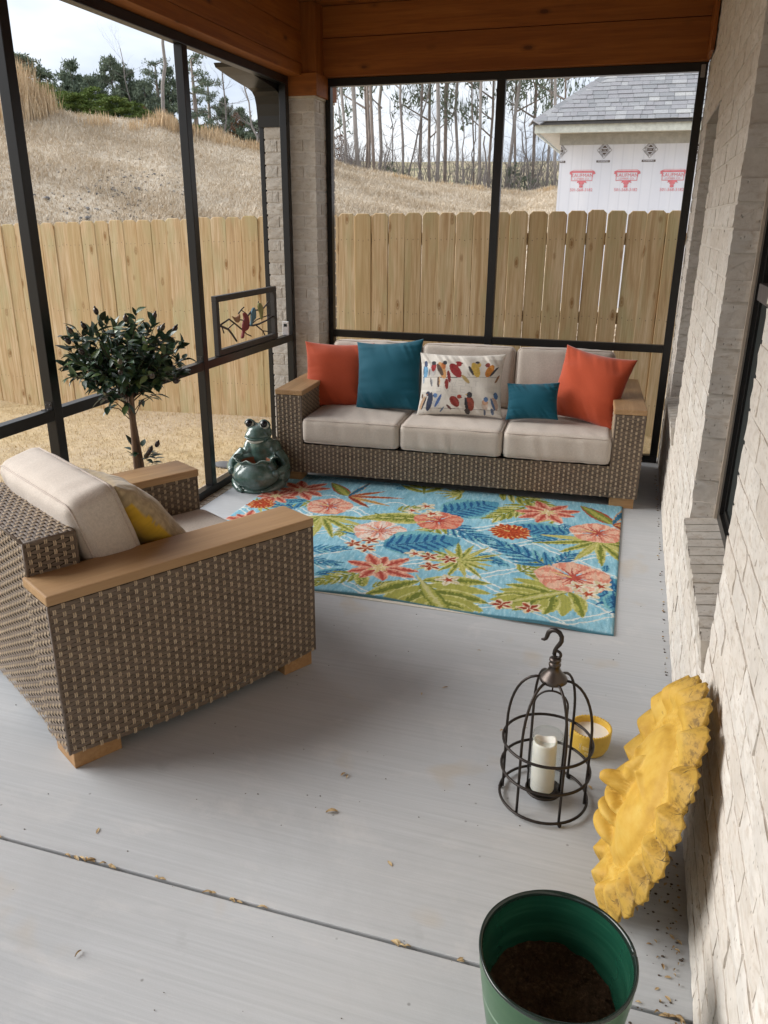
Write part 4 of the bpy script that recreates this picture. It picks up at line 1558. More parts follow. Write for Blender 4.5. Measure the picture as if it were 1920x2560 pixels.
# ================================================================== RUG
RUG=[('frond',-1.395,-1.496,-1.491,-1.122,'g'),('frond2',-0.962,-1.254,-0.688,-1.456,'g'),('bigleaf',-1.211,-1.795,-0.974,-1.55,'b'),('leaf',-1.253,-1.912,-1.597,-1.957,'g'),('fern',-2.039,-1.997,-2.254,-1.804,'b'),('leaf',-2.039,-1.811,-2.185,-1.898,'b'),('fan',-1.854,-2.042,-1.755,-2.296,'g',150),('fern',-1.171,-1.965,-0.933,-2.093,'b'),('fern',-1.171,-1.965,-1.239,-2.193,'g'),('lily',-2.152,-1.649,-2.001,-1.574,'c'),('lily',-2.254,-1.804,-2.37,-1.843,'c'),('hib',-1.875,-1.878,-1.767,-1.842,'c'),('mari',-2.277,-1.966,-2.187,-1.951,'o'),('bop',-1.829,-1.679,-1.997,-1.453,''),('hib',-1.205,-1.91,-1.105,-1.85,'r'),('plum',-1.388,-1.797,-1.345,-1.768,'w'),('plum',-1.329,-1.697,-1.278,-1.666,'w'),('plum',-1.268,-1.807,-1.219,-1.77,'w'),('hib',-1.474,-2.166,-1.365,-2.118,'p'),('bigleaf',-1.398,-2.367,-1.087,-2.185,'b'),('plum',-1.551,-2.377,-1.508,-2.358,'o'),('plum',-1.477,-2.312,-1.434,-2.287,'o'),('plum',-1.468,-2.419,-1.424,-2.387,'o'),('fern',-1.745,-2.531,-1.594,-2.465,'b'),('fern',-1.716,-2.656,-1.569,-2.65,'b'),('fern',-1.41,-2.717,-1.546,-2.87,'g'),('leaf',-1.392,-2.711,-1.354,-2.853,'g'),('monstera',-1.105,-2.704,-0.924,-2.987,'g'),('lily',-1.332,-2.633,-1.171,-2.605,'c'),('fan',-0.974,-2.425,-0.806,-2.333,'g',330),('plum',-1.211,-2.406,-1.165,-2.38,'w'),('plum',-1.132,-2.418,-1.085,-2.397,'o'),('plum',-1.096,-2.536,-1.05,-2.511,'o'),('plum',-1.029,-2.427,-0.984,-2.407,'o'),('plum',-0.979,-2.663,-0.928,-2.632,'w'),('frond',-0.734,-1.471,-0.885,-1.723,'g'),('bigleaf',-0.486,-1.904,-0.751,-1.865,'b'),('fern',-0.439,-1.961,-0.621,-2.032,'b'),('lily',-0.632,-1.576,-0.473,-1.502,'c'),('mari',-0.793,-1.955,-0.68,-1.905,'o'),('bop',-0.263,-1.666,-0.429,-1.4,''),('fan',-0.314,-1.949,-0.3,-2.246,'g',190),('hib',-0.338,-1.825,-0.228,-1.776,'c'),('fern',-0.529,-2.361,-0.779,-2.187,'b'),('fern',-0.529,-2.361,-0.462,-2.194,'b'),('monstera',-0.419,-2.608,-0.625,-2.769,'g'),('leaf',-0.256,-2.381,-0.245,-2.728,'b'),('leaf',-0.216,-2.551,-0.201,-2.793,'b'),('leaf',-0.279,-2.339,-0.263,-2.26,'b'),('hib',-0.418,-2.452,-0.286,-2.39,'c'),('plum',-0.389,-2.545,-0.34,-2.52,'w'),('plum',-0.287,-2.512,-0.233,-2.485,'w'),('plum',-0.339,-2.617,-0.286,-2.591,'w'),('plum',-0.697,-2.842,-0.65,-2.819,'o'),('plum',-0.575,-2.839,-0.528,-2.812,'o'),('lily',-2.231,-2.234,-2.33,-2.332,'c'),('hib',-2.138,-2.517,-2.218,-2.543,'c'),('monstera',-1.943,-2.73,-1.912,-2.966,'g'),('fan',-2.169,-2.804,-2.296,-2.739,'g',330),('mari',-1.789,-2.782,-1.716,-2.758,'o')]
RX0, RX1, RY0, RY1 = -2.365, -0.213, -2.955, -1.325
STEP = 0.0046
nx_, ny_ = int((RX1 - RX0) / STEP), int((RY1 - RY0) / STEP)
gx, gy = np.meshgrid(np.linspace(RX0, RX1, nx_ + 1), np.linspace(RY0, RY1, ny_ + 1))
PX, PY = gx.ravel(), gy.ravel()
# hooked wool wobble so no outline is perfectly smooth
wobx = (hash_noise(PX, PY, 0.012, 31) - 0.5) * 0.008
woby = (hash_noise(PX, PY, 0.012, 32) - 0.5) * 0.008
QX, QY = PX + wobx, PY + woby
streak = hash_noise(PX * 1.0 + PY * 0.12, PY * 0.16, 0.006, 33)
streak2 = hash_noise(PX, PY * 0.3, 0.02, 34)
img = np.array([0.175, 0.410, 0.530]) * (1 - streak)[:, None] + np.array([0.34, 0.585, 0.680]) * streak[:, None]
img *= (0.90 + 0.2 * streak2)[:, None]
img[streak > 0.86] = (0.40, 0.62, 0.70)

# white ogee trellis
WH = np.array([0.70, 0.74, 0.70])


def rug_line(pts, wd, col):
    for (a, b) in zip(pts[:-1], pts[1:]):
        x0, y0, x1, y1 = *a, *b
        m = (QX > min(x0, x1) - wd) & (QX < max(x0, x1) + wd) & (QY > min(y0, y1) - wd) & (QY < max(y0, y1) + wd)
        if not m.any():
            continue
        ax, ay = QX[m] - x0, QY[m] - y0
        bx, by = x1 - x0, y1 - y0
        t = np.clip((ax * bx + ay * by) / (bx * bx + by * by + 1e-12), 0, 1)
        d = np.hypot(ax - t * bx, ay - t * by)
        idx = np.where(m)[0][d < wd]
        img[idx] = col


pw, ph_ = 0.43, 0.36
for a in range(-1, 7):
    for b in range(-1, 7):
        cx = RX0 + a * pw + (b % 2) * pw / 2
        cy = RY0 + b * ph_ / 2
        pts = []
        for q in range(61):
            t = 2 * math.pi * q / 60
            lob = 1 + 0.13 * math.cos(4 * t) + 0.05 * math.cos(8 * t)
            pts.append((cx + pw * 0.46 * lob * math.cos(t), cy + ph_ * 0.44 * lob * math.sin(t)))
        rug_line(pts, 0.0052, WH * rnd.uniform(0.88, 1.05))


def poly_mask(pts):
    pts = np.array(pts)
    x0, y0 = pts.min(0)
    x1, y1 = pts.max(0)
    m = np.where((QX >= x0) & (QX <= x1) & (QY >= y0) & (QY <= y1))[0]
    if not len(m):
        return m
    x, y = QX[m], QY[m]
    ins = np.zeros(len(m), bool)
    n = len(pts)
    for i in range(n):
        (ax, ay), (bx, by) = pts[i], pts[(i + 1) % n]
        c = ((ay > y) != (by > y)) & (x < (bx - ax) * (y - ay) / (by - ay + 1e-12) + ax)
        ins ^= c
    return m[ins]


def petal(o, ang, ln, wd, base, mid, edge, tip=0.6, ruffle=0.0, vein=None, curve=0.0, split=False):
    """one petal or leaf blade from o along ang; colours go from the midrib to the margin"""
    n = 15
    ca, sa = math.cos(ang), math.sin(ang)

    def tr_(s, t):
        t2 = t + curve * s * s / max(ln, 1e-6)
        return (o[0] + ca * s - sa * t2, o[1] + sa * s + ca * t2)
    up, dn = [], []
    for i in range(n + 1):
        f = i / n
        h = wd / 2 * math.sin(math.pi * min(1.0, f ** tip)) ** 0.8 if f < 1 else 0
        h *= 1 + ruffle * math.sin(f * 17 + ang * 5)
        up.append(tr_(f * ln, h))
        dn.append(tr_(f * ln, -h))
    idx = poly_mask(up + dn[::-1])
    if not len(idx):
        return
    dx, dy = QX[idx] - o[0], QY[idx] - o[1]
    s, t = dx * ca + dy * sa, -dx * sa + dy * ca
    f = np.clip(s / ln, 0, 1)
    t = t - curve * s * s / max(ln, 1e-6)
    hh = wd / 2 * np.sin(np.pi * np.minimum(1, np.clip(f, 1e-4, 1) ** tip)) ** 0.8 + 1e-5
    rr_ = np.clip(np.abs(t) / hh, 0, 1)
    nz = streak[idx]
    c = np.where((rr_ + (nz - 0.5) * 0.5 < 0.35)[:, None], np.array(mid), np.where((rr_ + (nz - 0.5) * 0.35 < 0.75)[:, None], np.array(base), np.array(edge)))
    img[idx] = c * (0.88 + 0.24 * nz)[:, None]
    if vein is not None:
        img[idx[(np.abs(t) < wd * 0.045) & (f < 0.9)]] = vein


CO = dict(c=((0.63, 0.24, 0.165), (0.44, 0.09, 0.06), (0.72, 0.44, 0.32)), r=((0.56, 0.14, 0.09), (0.38, 0.05, 0.035), (0.65, 0.29, 0.19)),
          p=((0.68, 0.35, 0.26), (0.56, 0.22, 0.16), (0.72, 0.60, 0.52)), o=((0.48, 0.085, 0.02), (0.34, 0.04, 0.012), (0.68, 0.45, 0.17)),
          w=((0.66, 0.60, 0.45), (0.60, 0.50, 0.30), (0.70, 0.66, 0.56)), g=((0.36, 0.36, 0.080), (0.16, 0.19, 0.03), (0.54, 0.52, 0.20)),
          b=((0.080, 0.265, 0.385), (0.020, 0.095, 0.235), (0.18, 0.42, 0.45)))
extra = []
for q in range(16):
    x, y, a, l_ = rnd.uniform(RX0, RX1), rnd.uniform(RY0, RY1), rnd.uniform(0, 6.28), rnd.uniform(.10, .2)
    extra.append((rnd.choice(('fern', 'leaf', 'fern', 'fan')), x, y, x + l_ * math.cos(a), y + l_ * math.sin(a), rnd.choice('ggbg')))
for e in extra + RUG:
    typ, x, y, x2, y2, cc = e[:6]
    ang = math.atan2(y2 - y, x2 - x)
    ln = math.hypot(x2 - x, y2 - y) * (1.0 if typ in ('plum', 'mari', 'bop') else 1.14)
    base, mid, edge = CO.get(cc, CO['g'])
    o = (x, y)
    if typ == 'lily':
        rs = 1.0
        for q in range(9):
            a = ang + q * 2 * math.pi / 9 + rnd.uniform(-.15, .15)
            petal(o, a, ln * rnd.uniform(0.75, 1.15), ln * 0.40, base, mid, edge, 1.0, 0.0, CO['r'][1], rnd.uniform(-.12, .12))
        for q in range(6):
            petal(o, ang + q * 1.05 + 0.4, ln * 0.33, ln * 0.14, (0.66, 0.55, 0.28), (0.62, 0.45, 0.2), (0.70, 0.64, 0.48))
    elif typ == 'hib':
        for q in range(5):
            petal(o, ang + q * 2 * math.pi / 5 + rnd.uniform(-.1, .1), ln * 1.12, ln * 1.12, base, edge, edge, 1.9, 0.05)
        for q in range(15):
            petal(o, ang + q * 2 * math.pi / 15, ln * rnd.uniform(0.5, 0.8), ln * 0.07, mid, CO['r'][1], mid)
        petal(o, ang + 2.4, ln * 0.75, ln * 0.10, (0.66, 0.48, 0.2), (0.6, 0.4, 0.15), (0.68, 0.5, 0.3))
    elif typ == 'mari':
        for q in range(18):
            petal(o, ang + q * 2 * math.pi / 18, ln * rnd.uniform(0.85, 1.05), ln * 0.38, base, mid, edge, 1.3)
        for q in range(13):
            petal(o, ang + q * 2 * math.pi / 13, ln * 0.62, ln * 0.26, (0.42, 0.06, 0.015), (0.32, 0.035, 0.01), (0.50, 0.10, 0.03), 1.2)
        petal(o, ang + 2.2, ln * 0.45, ln * 0.10, (0.6, 0.40, 0.12), (0.5, 0.3, 0.1), (0.62, 0.45, 0.2))
    elif typ == 'plum':
        for q in range(5):
            a = ang + q * 2 * math.pi / 5 + 0.3
            if cc == 'w':
                petal(o, a, ln * 1.1, ln * 0.62, *CO['w'], 1.1)
                petal(o, a, ln * 0.5, ln * 0.28, (0.40, 0.06, 0.02), (0.34, 0.04, 0.02), (0.50, 0.16, 0.06))
            else:
                petal(o, a, ln * 1.15, ln * 0.66, (0.68, 0.58, 0.40), (0.66, 0.5, 0.3), (0.70, 0.62, 0.48), 1.1)
                petal(o, a + 0.12, ln * 0.98, ln * 0.40, (0.34, 0.06, 0.022), (0.26, 0.035, 0.015), (0.42, 0.10, 0.04), 1.1)
    elif typ == 'leaf':
        petal(o, ang, ln, ln * 0.46, base, mid, edge, 0.75, 0.0, edge, 0.08)
        for q in range(4):
            for s in (-1, 1):
                p = (x + math.cos(ang) * ln * (0.15 + 0.18 * q), y + math.sin(ang) * ln * (0.15 + 0.18 * q))
                petal(p, ang + s * 0.7, ln * 0.22, ln * 0.05, mid, mid, base)
    elif typ == 'bigleaf':
        petal(o, ang, ln * 1.05, ln * 0.85, base, base, edge, 0.85, 0.03)
        for q in range(7):
            for s in (-1, 1):
                p = (x + math.cos(ang) * ln * (0.05 + 0.12 * q), y + math.sin(ang) * ln * (0.05 + 0.12 * q))
                petal(p, ang + s * 0.85, ln * (0.42 - 0.03 * q), ln * 0.07, mid, mid, base, 0.8, 0, None, 0.2 * s)
        petal(o, ang, ln * 0.95, ln * 0.045, mid, mid, edge)
    elif typ == 'monstera':
        for q in range(6):
            for s in (-1, 1):
                p = (x + math.cos(ang) * ln * (0.02 + 0.14 * q), y + math.sin(ang) * ln * (0.02 + 0.14 * q))
                petal(p, ang + s * (1.45 - 0.19 * q), ln * (0.85 - 0.05 * q), ln * 0.27, base, mid if (q + s) % 2 else base, edge, 1.0, 0.0, None, 0.25 * -s)
        petal(o, ang, ln * 1.15, ln * 0.22, base, edge, mid, 0.9)
        petal((x - math.cos(ang) * ln * 0.2, y - math.sin(ang) * ln * 0.2), ang, ln * 1.25, ln * 0.045, (0.50, 0.48, 0.2), (0.55, 0.52, 0.25), (0.5, 0.46, 0.2))
    elif typ == 'fan':
        sp = R(e[6]) if len(e) > 6 else 3.0
        nq = max(8, int(math.degrees(sp) / 20))
        for q in range(nq):
            a = ang - sp / 2 + sp * q / (nq - 1)
            petal(o, a, ln * rnd.uniform(0.8, 1.2), ln * 0.16, base if q % 2 else (0.40, 0.39, 0.10), mid if q % 3 else (0.5, 0.46, 0.16), edge, 0.75, 0, None, rnd.uniform(-.05, .05))
    elif typ in ('fern', 'frond', 'frond2'):
        nq = 6
        for q in range(nq):
            f = (q + 0.5) / nq
            p = (x + math.cos(ang) * ln * f, y + math.sin(ang) * ln * f)
            for s in (-1, 1):
                cb_ = base if (q + s) % 3 else edge
                petal(p, ang + s * (0.95 - 0.45 * f), ln * (0.50 - 0.16 * f), ln * 0.12, cb_, mid, cb_, 0.8, 0, None, 0.15 * -s)
        petal(o, ang, ln * 1.2, ln * 0.055, mid, mid, base)
    elif typ == 'bop':
        petal(o, ang, ln * 1.05, ln * 0.34, (0.16, 0.20, 0.04), (0.36, 0.36, 0.08), (0.34, 0.07, 0.03), 0.8, 0, None, 0.06)
        for q, (da, c3) in enumerate(((-1.5, (0.46, 0.12, 0.05)), (-2.0, (0.42, 0.09, 0.04)), (-2.5, (0.60, 0.36, 0.12)), (-2.9, (0.34, 0.06, 0.03)), (-0.8, (0.05, 0.18, 0.30)))):
            petal(o, ang + da, ln * rnd.uniform(0.8, 1.25), ln * 0.15, c3, tuple(c * 0.6 for c in c3), (0.58, 0.34, 0.16), 0.8)
edge_d = np.minimum(np.minimum(PX - RX0, RX1 - PX), np.minimum(PY - RY0, RY1 - PY))
img[edge_d < 0.0035] = (0.08, 0.22, 0.29)
lumps = (hash_noise(PX, PY, 0.010, 41) - 0.5) * 0.0022 + (hash_noise(PX, PY, 0.25, 42) - 0.5) * 0.004
# the front hem lifts off the slab in two shallow waves, the right front corner most
hem = np.clip((RY0 + 0.16 - PY) / 0.16, 0, 1) ** 2
zz = 0.0115 + lumps * np.clip(edge_d / 0.02, 0, 1) + hem * (0.010 * (0.5 + 0.5 * np.sin(PX * 9.0 + 0.8)) + 0.014 * np.exp(-((PX + 0.46) / 0.16) ** 2))
roll_ = np.clip(1 - edge_d / 0.010, 0, 1)
zz = zz - 0.007 * roll_ ** 2
ysh = -0.016 * np.sin((PX + 2.3) * 4.2) * hem
V = np.stack([PX, PY + ysh, zz], -1)
m_ = nx_ + 1
i, j = np.meshgrid(np.arange(ny_), np.arange(nx_), indexing='ij')
F = np.stack([i * m_ + j, i * m_ + j + 1, (i + 1) * m_ + j + 1, (i + 1) * m_ + j], -1).reshape(-1, 4)
k = Mat('hooked_wool_rug', rough=0.95, spec=0.08)
at = k.n('ShaderNodeVertexColor', layer_name='print')
wv = k.noise(k.pos((260, 120, 100)), 1.0, 3, 0.7)
k.color(k.mix(k.ramp(wv, [(0.30, 0.32), (0.55, 0.0)]), at.outputs['Color'], (0.04, 0.09, 0.11)))
k.bump(wv, 0.8, 0.004)
rug_me = tris_mesh('rug', V, F, k.m, True)
at = rug_me.color_attributes.new('print', 'FLOAT_COLOR', 'POINT')
cc = np.ones((len(V), 4), dtype=np.float32)
cc[:, :3] = img
at.data.foreach_set('color', cc.ravel())
rug_t = thing('flowered_rug', 'blue wool rug with coral hibiscus, green palm leaves and white trellis', 'rug', (-1.29, -2.15, 0))
link('pile', rug_me, rug_t, (1.29, 2.15, 0))
ed = MB()
bk = []
idx_front = list(range(0, m_))
idx_right = [r_ * m_ + nx_ for r_ in range(ny_ + 1)]
idx_back = [ny_ * m_ + c_ for c_ in range(nx_, -1, -1)]
idx_left = [r_ * m_ for r_ in range(ny_, -1, -1)]
ring = idx_front[::4] + idx_right[::4] + idx_back[::4] + idx_left[::4]
top = [V[q] for q in ring]
bot = [(p[0], p[1], 0.001 + max(0, p[2] - 0.0125) * 0.8) for p in top]
n_ = len(top)
ed.add(top + bot, [(q, n_ + q, n_ + (q + 1) % n_, (q + 1) % n_) for q in range(n_)])
ed.build('hem', m_fabric('blue_hem', (0.09, 0.23, 0.29), 0.9, 500), rug_t, (1.29, 2.15, 0))
bkm = MB()
bkm.box(RX0 + 0.01, RX1 - 0.004, RY0 - 0.006, RY1 - 0.01, 0.0006, 0.0028)
bkm.build('backing', m_fabric('cream_backing', (0.62, 0.58, 0.50), 0.9, 500), rug_t, (1.29, 2.15, 0))

# ================================================================== FROG PLANTER
fk = Mat('green_glazed_ceramic', rough=0.13, spec=0.55)
n1 = fk.noise(fk.pos((1, 1, 1), coord='Object'), 9, 4, 0.6)
n2 = fk.noise(fk.pos((1, 1, 1), coord='Object'), 40, 4, 0.6)
col = fk.ramp(n1, [(0.32, (0.038, 0.076, 0.062)), (0.52, (0.088, 0.145, 0.125)), (0.70, (0.160, 0.210, 0.205))])
col = fk.mix(fk.ramp(n2, [(0.45, 0.0), (0.7, 0.35)]), col, (0.02, 0.06, 0.03))
fk.color(col)
fk.rough(fk.ramp(n2, [(0.3, 0.14), (0.7, 0.28)]))
fk.b.inputs['Coat Weight'].default_value = 0.4
fk.b.inputs['Coat Roughness'].default_value = 0.06
fk.bump(n1, 0.12, 0.01)
MAT['glaze'] = fk.m
frog = thing('frog_planter', 'glossy green ceramic frog hugging an open planter pot beside the sofa', 'planter', (-2.445, -1.625, 0.0), R(7))
dg = bpy.context.evaluated_depsgraph_get


def remesh(name, mb, voxel, smooth, mat, parent):
    o = mb.build(name, mat, parent)
    md = o.modifiers.new('r', 'REMESH')
    md.mode = 'VOXEL'
    md.voxel_size = voxel
    ms = o.modifiers.new('s', 'SMOOTH')
    ms.iterations = smooth
    ms.factor = 0.5
    bpy.context.view_layer.update()
    d = bpy.context.evaluated_depsgraph_get()
    me = bpy.data.meshes.new_from_object(o.evaluated_get(d))
    o.modifiers.clear()
    old = o.data
    o.data = me
    bpy.data.meshes.remove(old)
    me.polygons.foreach_set('use_smooth', np.ones(len(me.polygons), dtype=bool))
    me.materials.clear()
    me.materials.append(mat)
    return o


b = MB()
# torso behind the pot, shoulders, arms round the pot, feet
b.ball((0, 0.092, 0.165), 1, 20, 0, (0.116, 0.080, 0.150))
b.ball((0, 0.072, 0.250), 1, 20, 0, (0.078, 0.066, 0.085))
b.ball((-0.080, 0.080, 0.215), 1, 16, 0, (0.048, 0.058, 0.078))
b.ball((0.080, 0.080, 0.215), 1, 16, 0, (0.048, 0.058, 0.078))
for s in (-1, 1):
    b.tube([(s * 0.112, 0.055, 0.21), (s * 0.158, 0.030, 0.165), (s * 0.178, -0.010, 0.140), (s * 0.172, -0.055, 0.134), (s * 0.152, -0.095, 0.132)], [0.042, 0.036, 0.030, 0.026, 0.022], 12)
    b.ball((s * 0.140, -0.118, 0.128), 0.026, 12)
    b.ball((s * 0.138, 0.045, 0.075), 1, 14, 0, (0.050, 0.085, 0.062))       # thigh
    b.tube([(s * 0.150, -0.02, 0.035), (s * 0.128, -0.085, 0.022), (s * 0.095, -0.135, 0.016), (s * 0.06, -0.160, 0.013)], [0.034, 0.027, 0.020, 0.014], 10)
# head: broad muzzle
b.ball((0, 0.030, 0.345), 1, 24, 0, (0.082, 0.078, 0.062))
b.ball((0, -0.020, 0.335), 1, 24, 0, (0.077, 0.060, 0.046))
b.ball((-0.047, 0.016, 0.396), 0.034, 16)
b.ball((0.047, 0.016, 0.396), 0.034, 16)
b.ball((0, -0.012, 0.368), 1, 16, 0, (0.060, 0.055, 0.034))
remesh('body', b, 0.0062, 6, MAT['glaze'], frog)
lip = MB()
for s, z, rd_, yy in ((1, 0.331, 0.0065, 0.0),):
    pts = []
    for q in range(19):
        a = R(-155 + 130 * q / 18)
        pts.append((0.0795 * math.cos(a) * 0.98, -0.018 + 0.066 * math.sin(a), 0.324 + 0.012 * (math.cos(a)) ** 2))
    lip.tube(pts, [0.003 + 0.0045 * math.sin(math.pi * q / 18) for q in range(19)], 8)
lip.build('upper_lip', MAT['glaze'], frog)
ml = MB()
pts = []
for q in range(15):
    a = R(-140 + 100 * q / 14)
    pts.append((0.072 * math.cos(a), -0.020 + 0.058 * math.sin(a), 0.3085 + 0.012 * (math.cos(a)) ** 2))
ml.tube(pts, [0.002 + 0.0075 * math.sin(math.pi * q / 14) for q in range(15)], 8)
cream = m_paint_metal('cream_glaze', (0.62, 0.60, 0.52), 0.15)
ml.build('lower_lip', cream, frog)
for s in (-1, 1):
    e = MB()
    e.ball((s * 0.048, -0.003, 0.405), 0.0295, 18)
    eo = e.build('eye', cream, frog)
    p = MB()
    p.ball((s * 0.0485, -0.0125, 0.409), 1, 16, 0, (0.0250, 0.0230, 0.0255))
    p.build('pupil', m_paint_metal('black_glaze', (0.006, 0.007, 0.008), 0.06), eo)
    ld = MB()
    ld.tube([(s * 0.048 + 0.0300 * math.cos(R(a)), -0.006, 0.405 + 0.0300 * math.sin(R(a))) for a in range(0, 181, 12)], 0.005, 8)
    ld.build('eyelid', MAT['glaze'], frog)
pt = MB()
ruf = lambda a, i: ((0.010 * math.sin(a * 8 + 0.6), 0.008 * math.cos(a * 8 + 0.6)) if i in (10, 11, 12) else ((0.005 * math.sin(a * 8 + .6), 0.004 * math.cos(a * 8 + .6)) if i in (9, 13) else (0, 0)))
pt.lathe([(0.0, 0.004), (0.098, 0.004), (0.104, 0.016), (0.098, 0.030), (0.126, 0.048), (0.150, 0.085), (0.152, 0.120), (0.134, 0.155), (0.110, 0.176), (0.106, 0.188), (0.126, 0.207), (0.129, 0.209), (0.124, 0.207), (0.095, 0.188), (0.092, 0.170), (0.085, 0.135), (0.0, 0.13)], 64, (0, -0.062, 0), 0, True, ruf)
pt.build('pot', MAT['glaze'], frog)
rm = MB()
rm.tube([((0.129 + 0.010 * math.sin(2 * math.pi * q / 96 * 8 + 0.6)) * math.cos(2 * math.pi * q / 96), -0.062 + (0.129 + 0.010 * math.sin(2 * math.pi * q / 96 * 8 + 0.6)) * math.sin(2 * math.pi * q / 96), 0.2105 + 0.008 * math.cos(2 * math.pi * q / 96 * 8 + 0.6)) for q in range(96)], 0.0036, 8, closed=True)
rm.build('pot_rim', m_paint_metal('pale_green_glaze', (0.20, 0.26, 0.23), 0.14), frog)
ir = MB()
ir.lathe([(0.0905, 0.186), (0.089, 0.168), (0.082, 0.138), (0.0, 0.136)], 40, (0, -0.062, 0))
ir.build('clay_lining', m_paint_metal('bare_terracotta', (0.20, 0.075, 0.035), 0.85), frog)
ba_ = MB()
ba_.lathe([(0.0, 0.001), (0.118, 0.001), (0.124, 0.012), (0.112, 0.026), (0.0, 0.03)], 48, (0, -0.05, 0))
ba_.build('base', MAT['glaze'], frog)

# ================================================================== TOPIARY
soil_m = Mat('dark_potting_soil', rough=1.0, spec=0.1)
n1 = soil_m.noise(soil_m.pos((1, 1, 1)), 120, 5, 0.75)
n2 = soil_m.noise(soil_m.pos((1, 1, 1)), 22, 4, 0.6)
soil_m.color(soil_m.mix(soil_m.ramp(n2, [(0.4, 0.0), (0.65, 0.5)]), soil_m.ramp(n1, [(0.3, (0.035, 0.020, 0.011)), (0.55, (0.085, 0.050, 0.028)), (0.72, (0.20, 0.125, 0.075))]), (0.05, 0.028, 0.016)))
soil_m.bump(n1, 1.0, 0.02)
TB = Vector((-2.42, -2.955, 0.0))
topi = thing('olive_topiary', 'potted ball topiary tree with dark olive leaves beside the screen', 'topiary', TB)
tp_ = MB()
tp_.lathe([(0.0, 0.0), (0.10, 0.0), (0.105, 0.01), (0.132, 0.225), (0.140, 0.23), (0.140, 0.25), (0.128, 0.25), (0.122, 0.225), (0.0, 0.222)], 40)
tp_.build('pot', m_paint_metal('charcoal_pot', (0.04, 0.04, 0.042), 0.6), topi)
sm = MB()
sm.lathe([(0.0, 0.226), (0.08, 0.228), (0.121, 0.222)], 24)
sm.build('soil', soil_m.m, topi)
bark = Mat('brown_topiary_bark', rough=0.8)
n1 = bark.noise(bark.pos((60, 60, 6)), 1.0, 4, 0.6)
bark.color(bark.ramp(n1, [(0.3, (0.085, 0.050, 0.030)), (0.7, (0.24, 0.155, 0.10))]))
bark.bump(n1, 0.5, 0.004)
for s, tw in ((0, 0.0), (1, math.pi)):
    t_ = MB()
    pts, rd_ = [], []
    for q in range(15):
        z = 0.2 + 0.68 * q / 14
        a = tw + z * 3.0
        off = 0.016
        pts.append((off * math.cos(a) + (0.9 - z) * 0.035, off * math.sin(a), z))
        rd_.append(0.0165 - 0.003 * q / 14)
    t_.tube(pts, rd_, 10)
    t_.build('trunk', bark.m, topi)


def leaf_mesh(name, ln, wd, fold, bend, mat):
    mb = MB()
    V, F = [], []
    n = 5
    for i in range(n + 1):
        f = i / n
        h = wd / 2 * (math.sin(math.pi * min(1, f ** 0.8)) ** 0.9 if 0 < f < 1 else 0.02)
        z = -bend * f * f
        V += [(f * ln, -h, z + fold * h), (f * ln, 0, z), (f * ln, h, z + fold * h)]
    for i in range(n):
        a = i * 3
        F += [(a, a + 3, a + 4, a + 1), (a + 1, a + 4, a + 5, a + 2)]
    mb.add(V, F, 0, True)
    return mb.mesh(name, mat)


lfm = Mat('waxy_olive_leaf', rough=0.36, spec=0.55)
rv = lfm.rand()
nz_ = lfm.noise(lfm.pos((1, 1, 1)), 26, 3, 0.6)
c1 = lfm.ramp(rv, [(0.0, (0.030, 0.064, 0.040)), (0.45, (0.056, 0.108, 0.056)), (0.80, (0.098, 0.160, 0.060)), (1.0, (0.16, 0.23, 0.075))])
lfm.color(lfm.mix(lfm.ramp(nz_, [(0.4, 0.0), (0.7, 0.35)]), c1, (0.016, 0.036, 0.026)))
lfs = [leaf_mesh('leaf', rnd.uniform(.052, .070), rnd.uniform(.027, .036), rnd.uniform(.2, .5), rnd.uniform(.004, .016), lfm.m) for _ in range(6)]
twm = m_paint_metal('dark_red_twig', (0.055, 0.030, 0.022), 0.7)
oliv = Mat('dusky_olive_bud', rough=0.35, spec=0.5)
oliv.color(oliv.ramp(oliv.rand(), [(0.0, (0.020, 0.012, 0.012)), (0.6, (0.060, 0.040, 0.035)), (1.0, (0.11, 0.095, 0.06))]))
om = MB()
om.ball((0.012, 0, 0), 1, 10, 0, (0.0175, 0.0110, 0.0110))
om.ball((0.029, 0, 0), 1, 6, 0, (0.007, 0.0045, 0.0045))
omesh = om.mesh('olive', oliv.m)
leaves, olives, twigs = [], [], MB()
TC = Vector((0.0, 0, 1.01))
nbr = 80
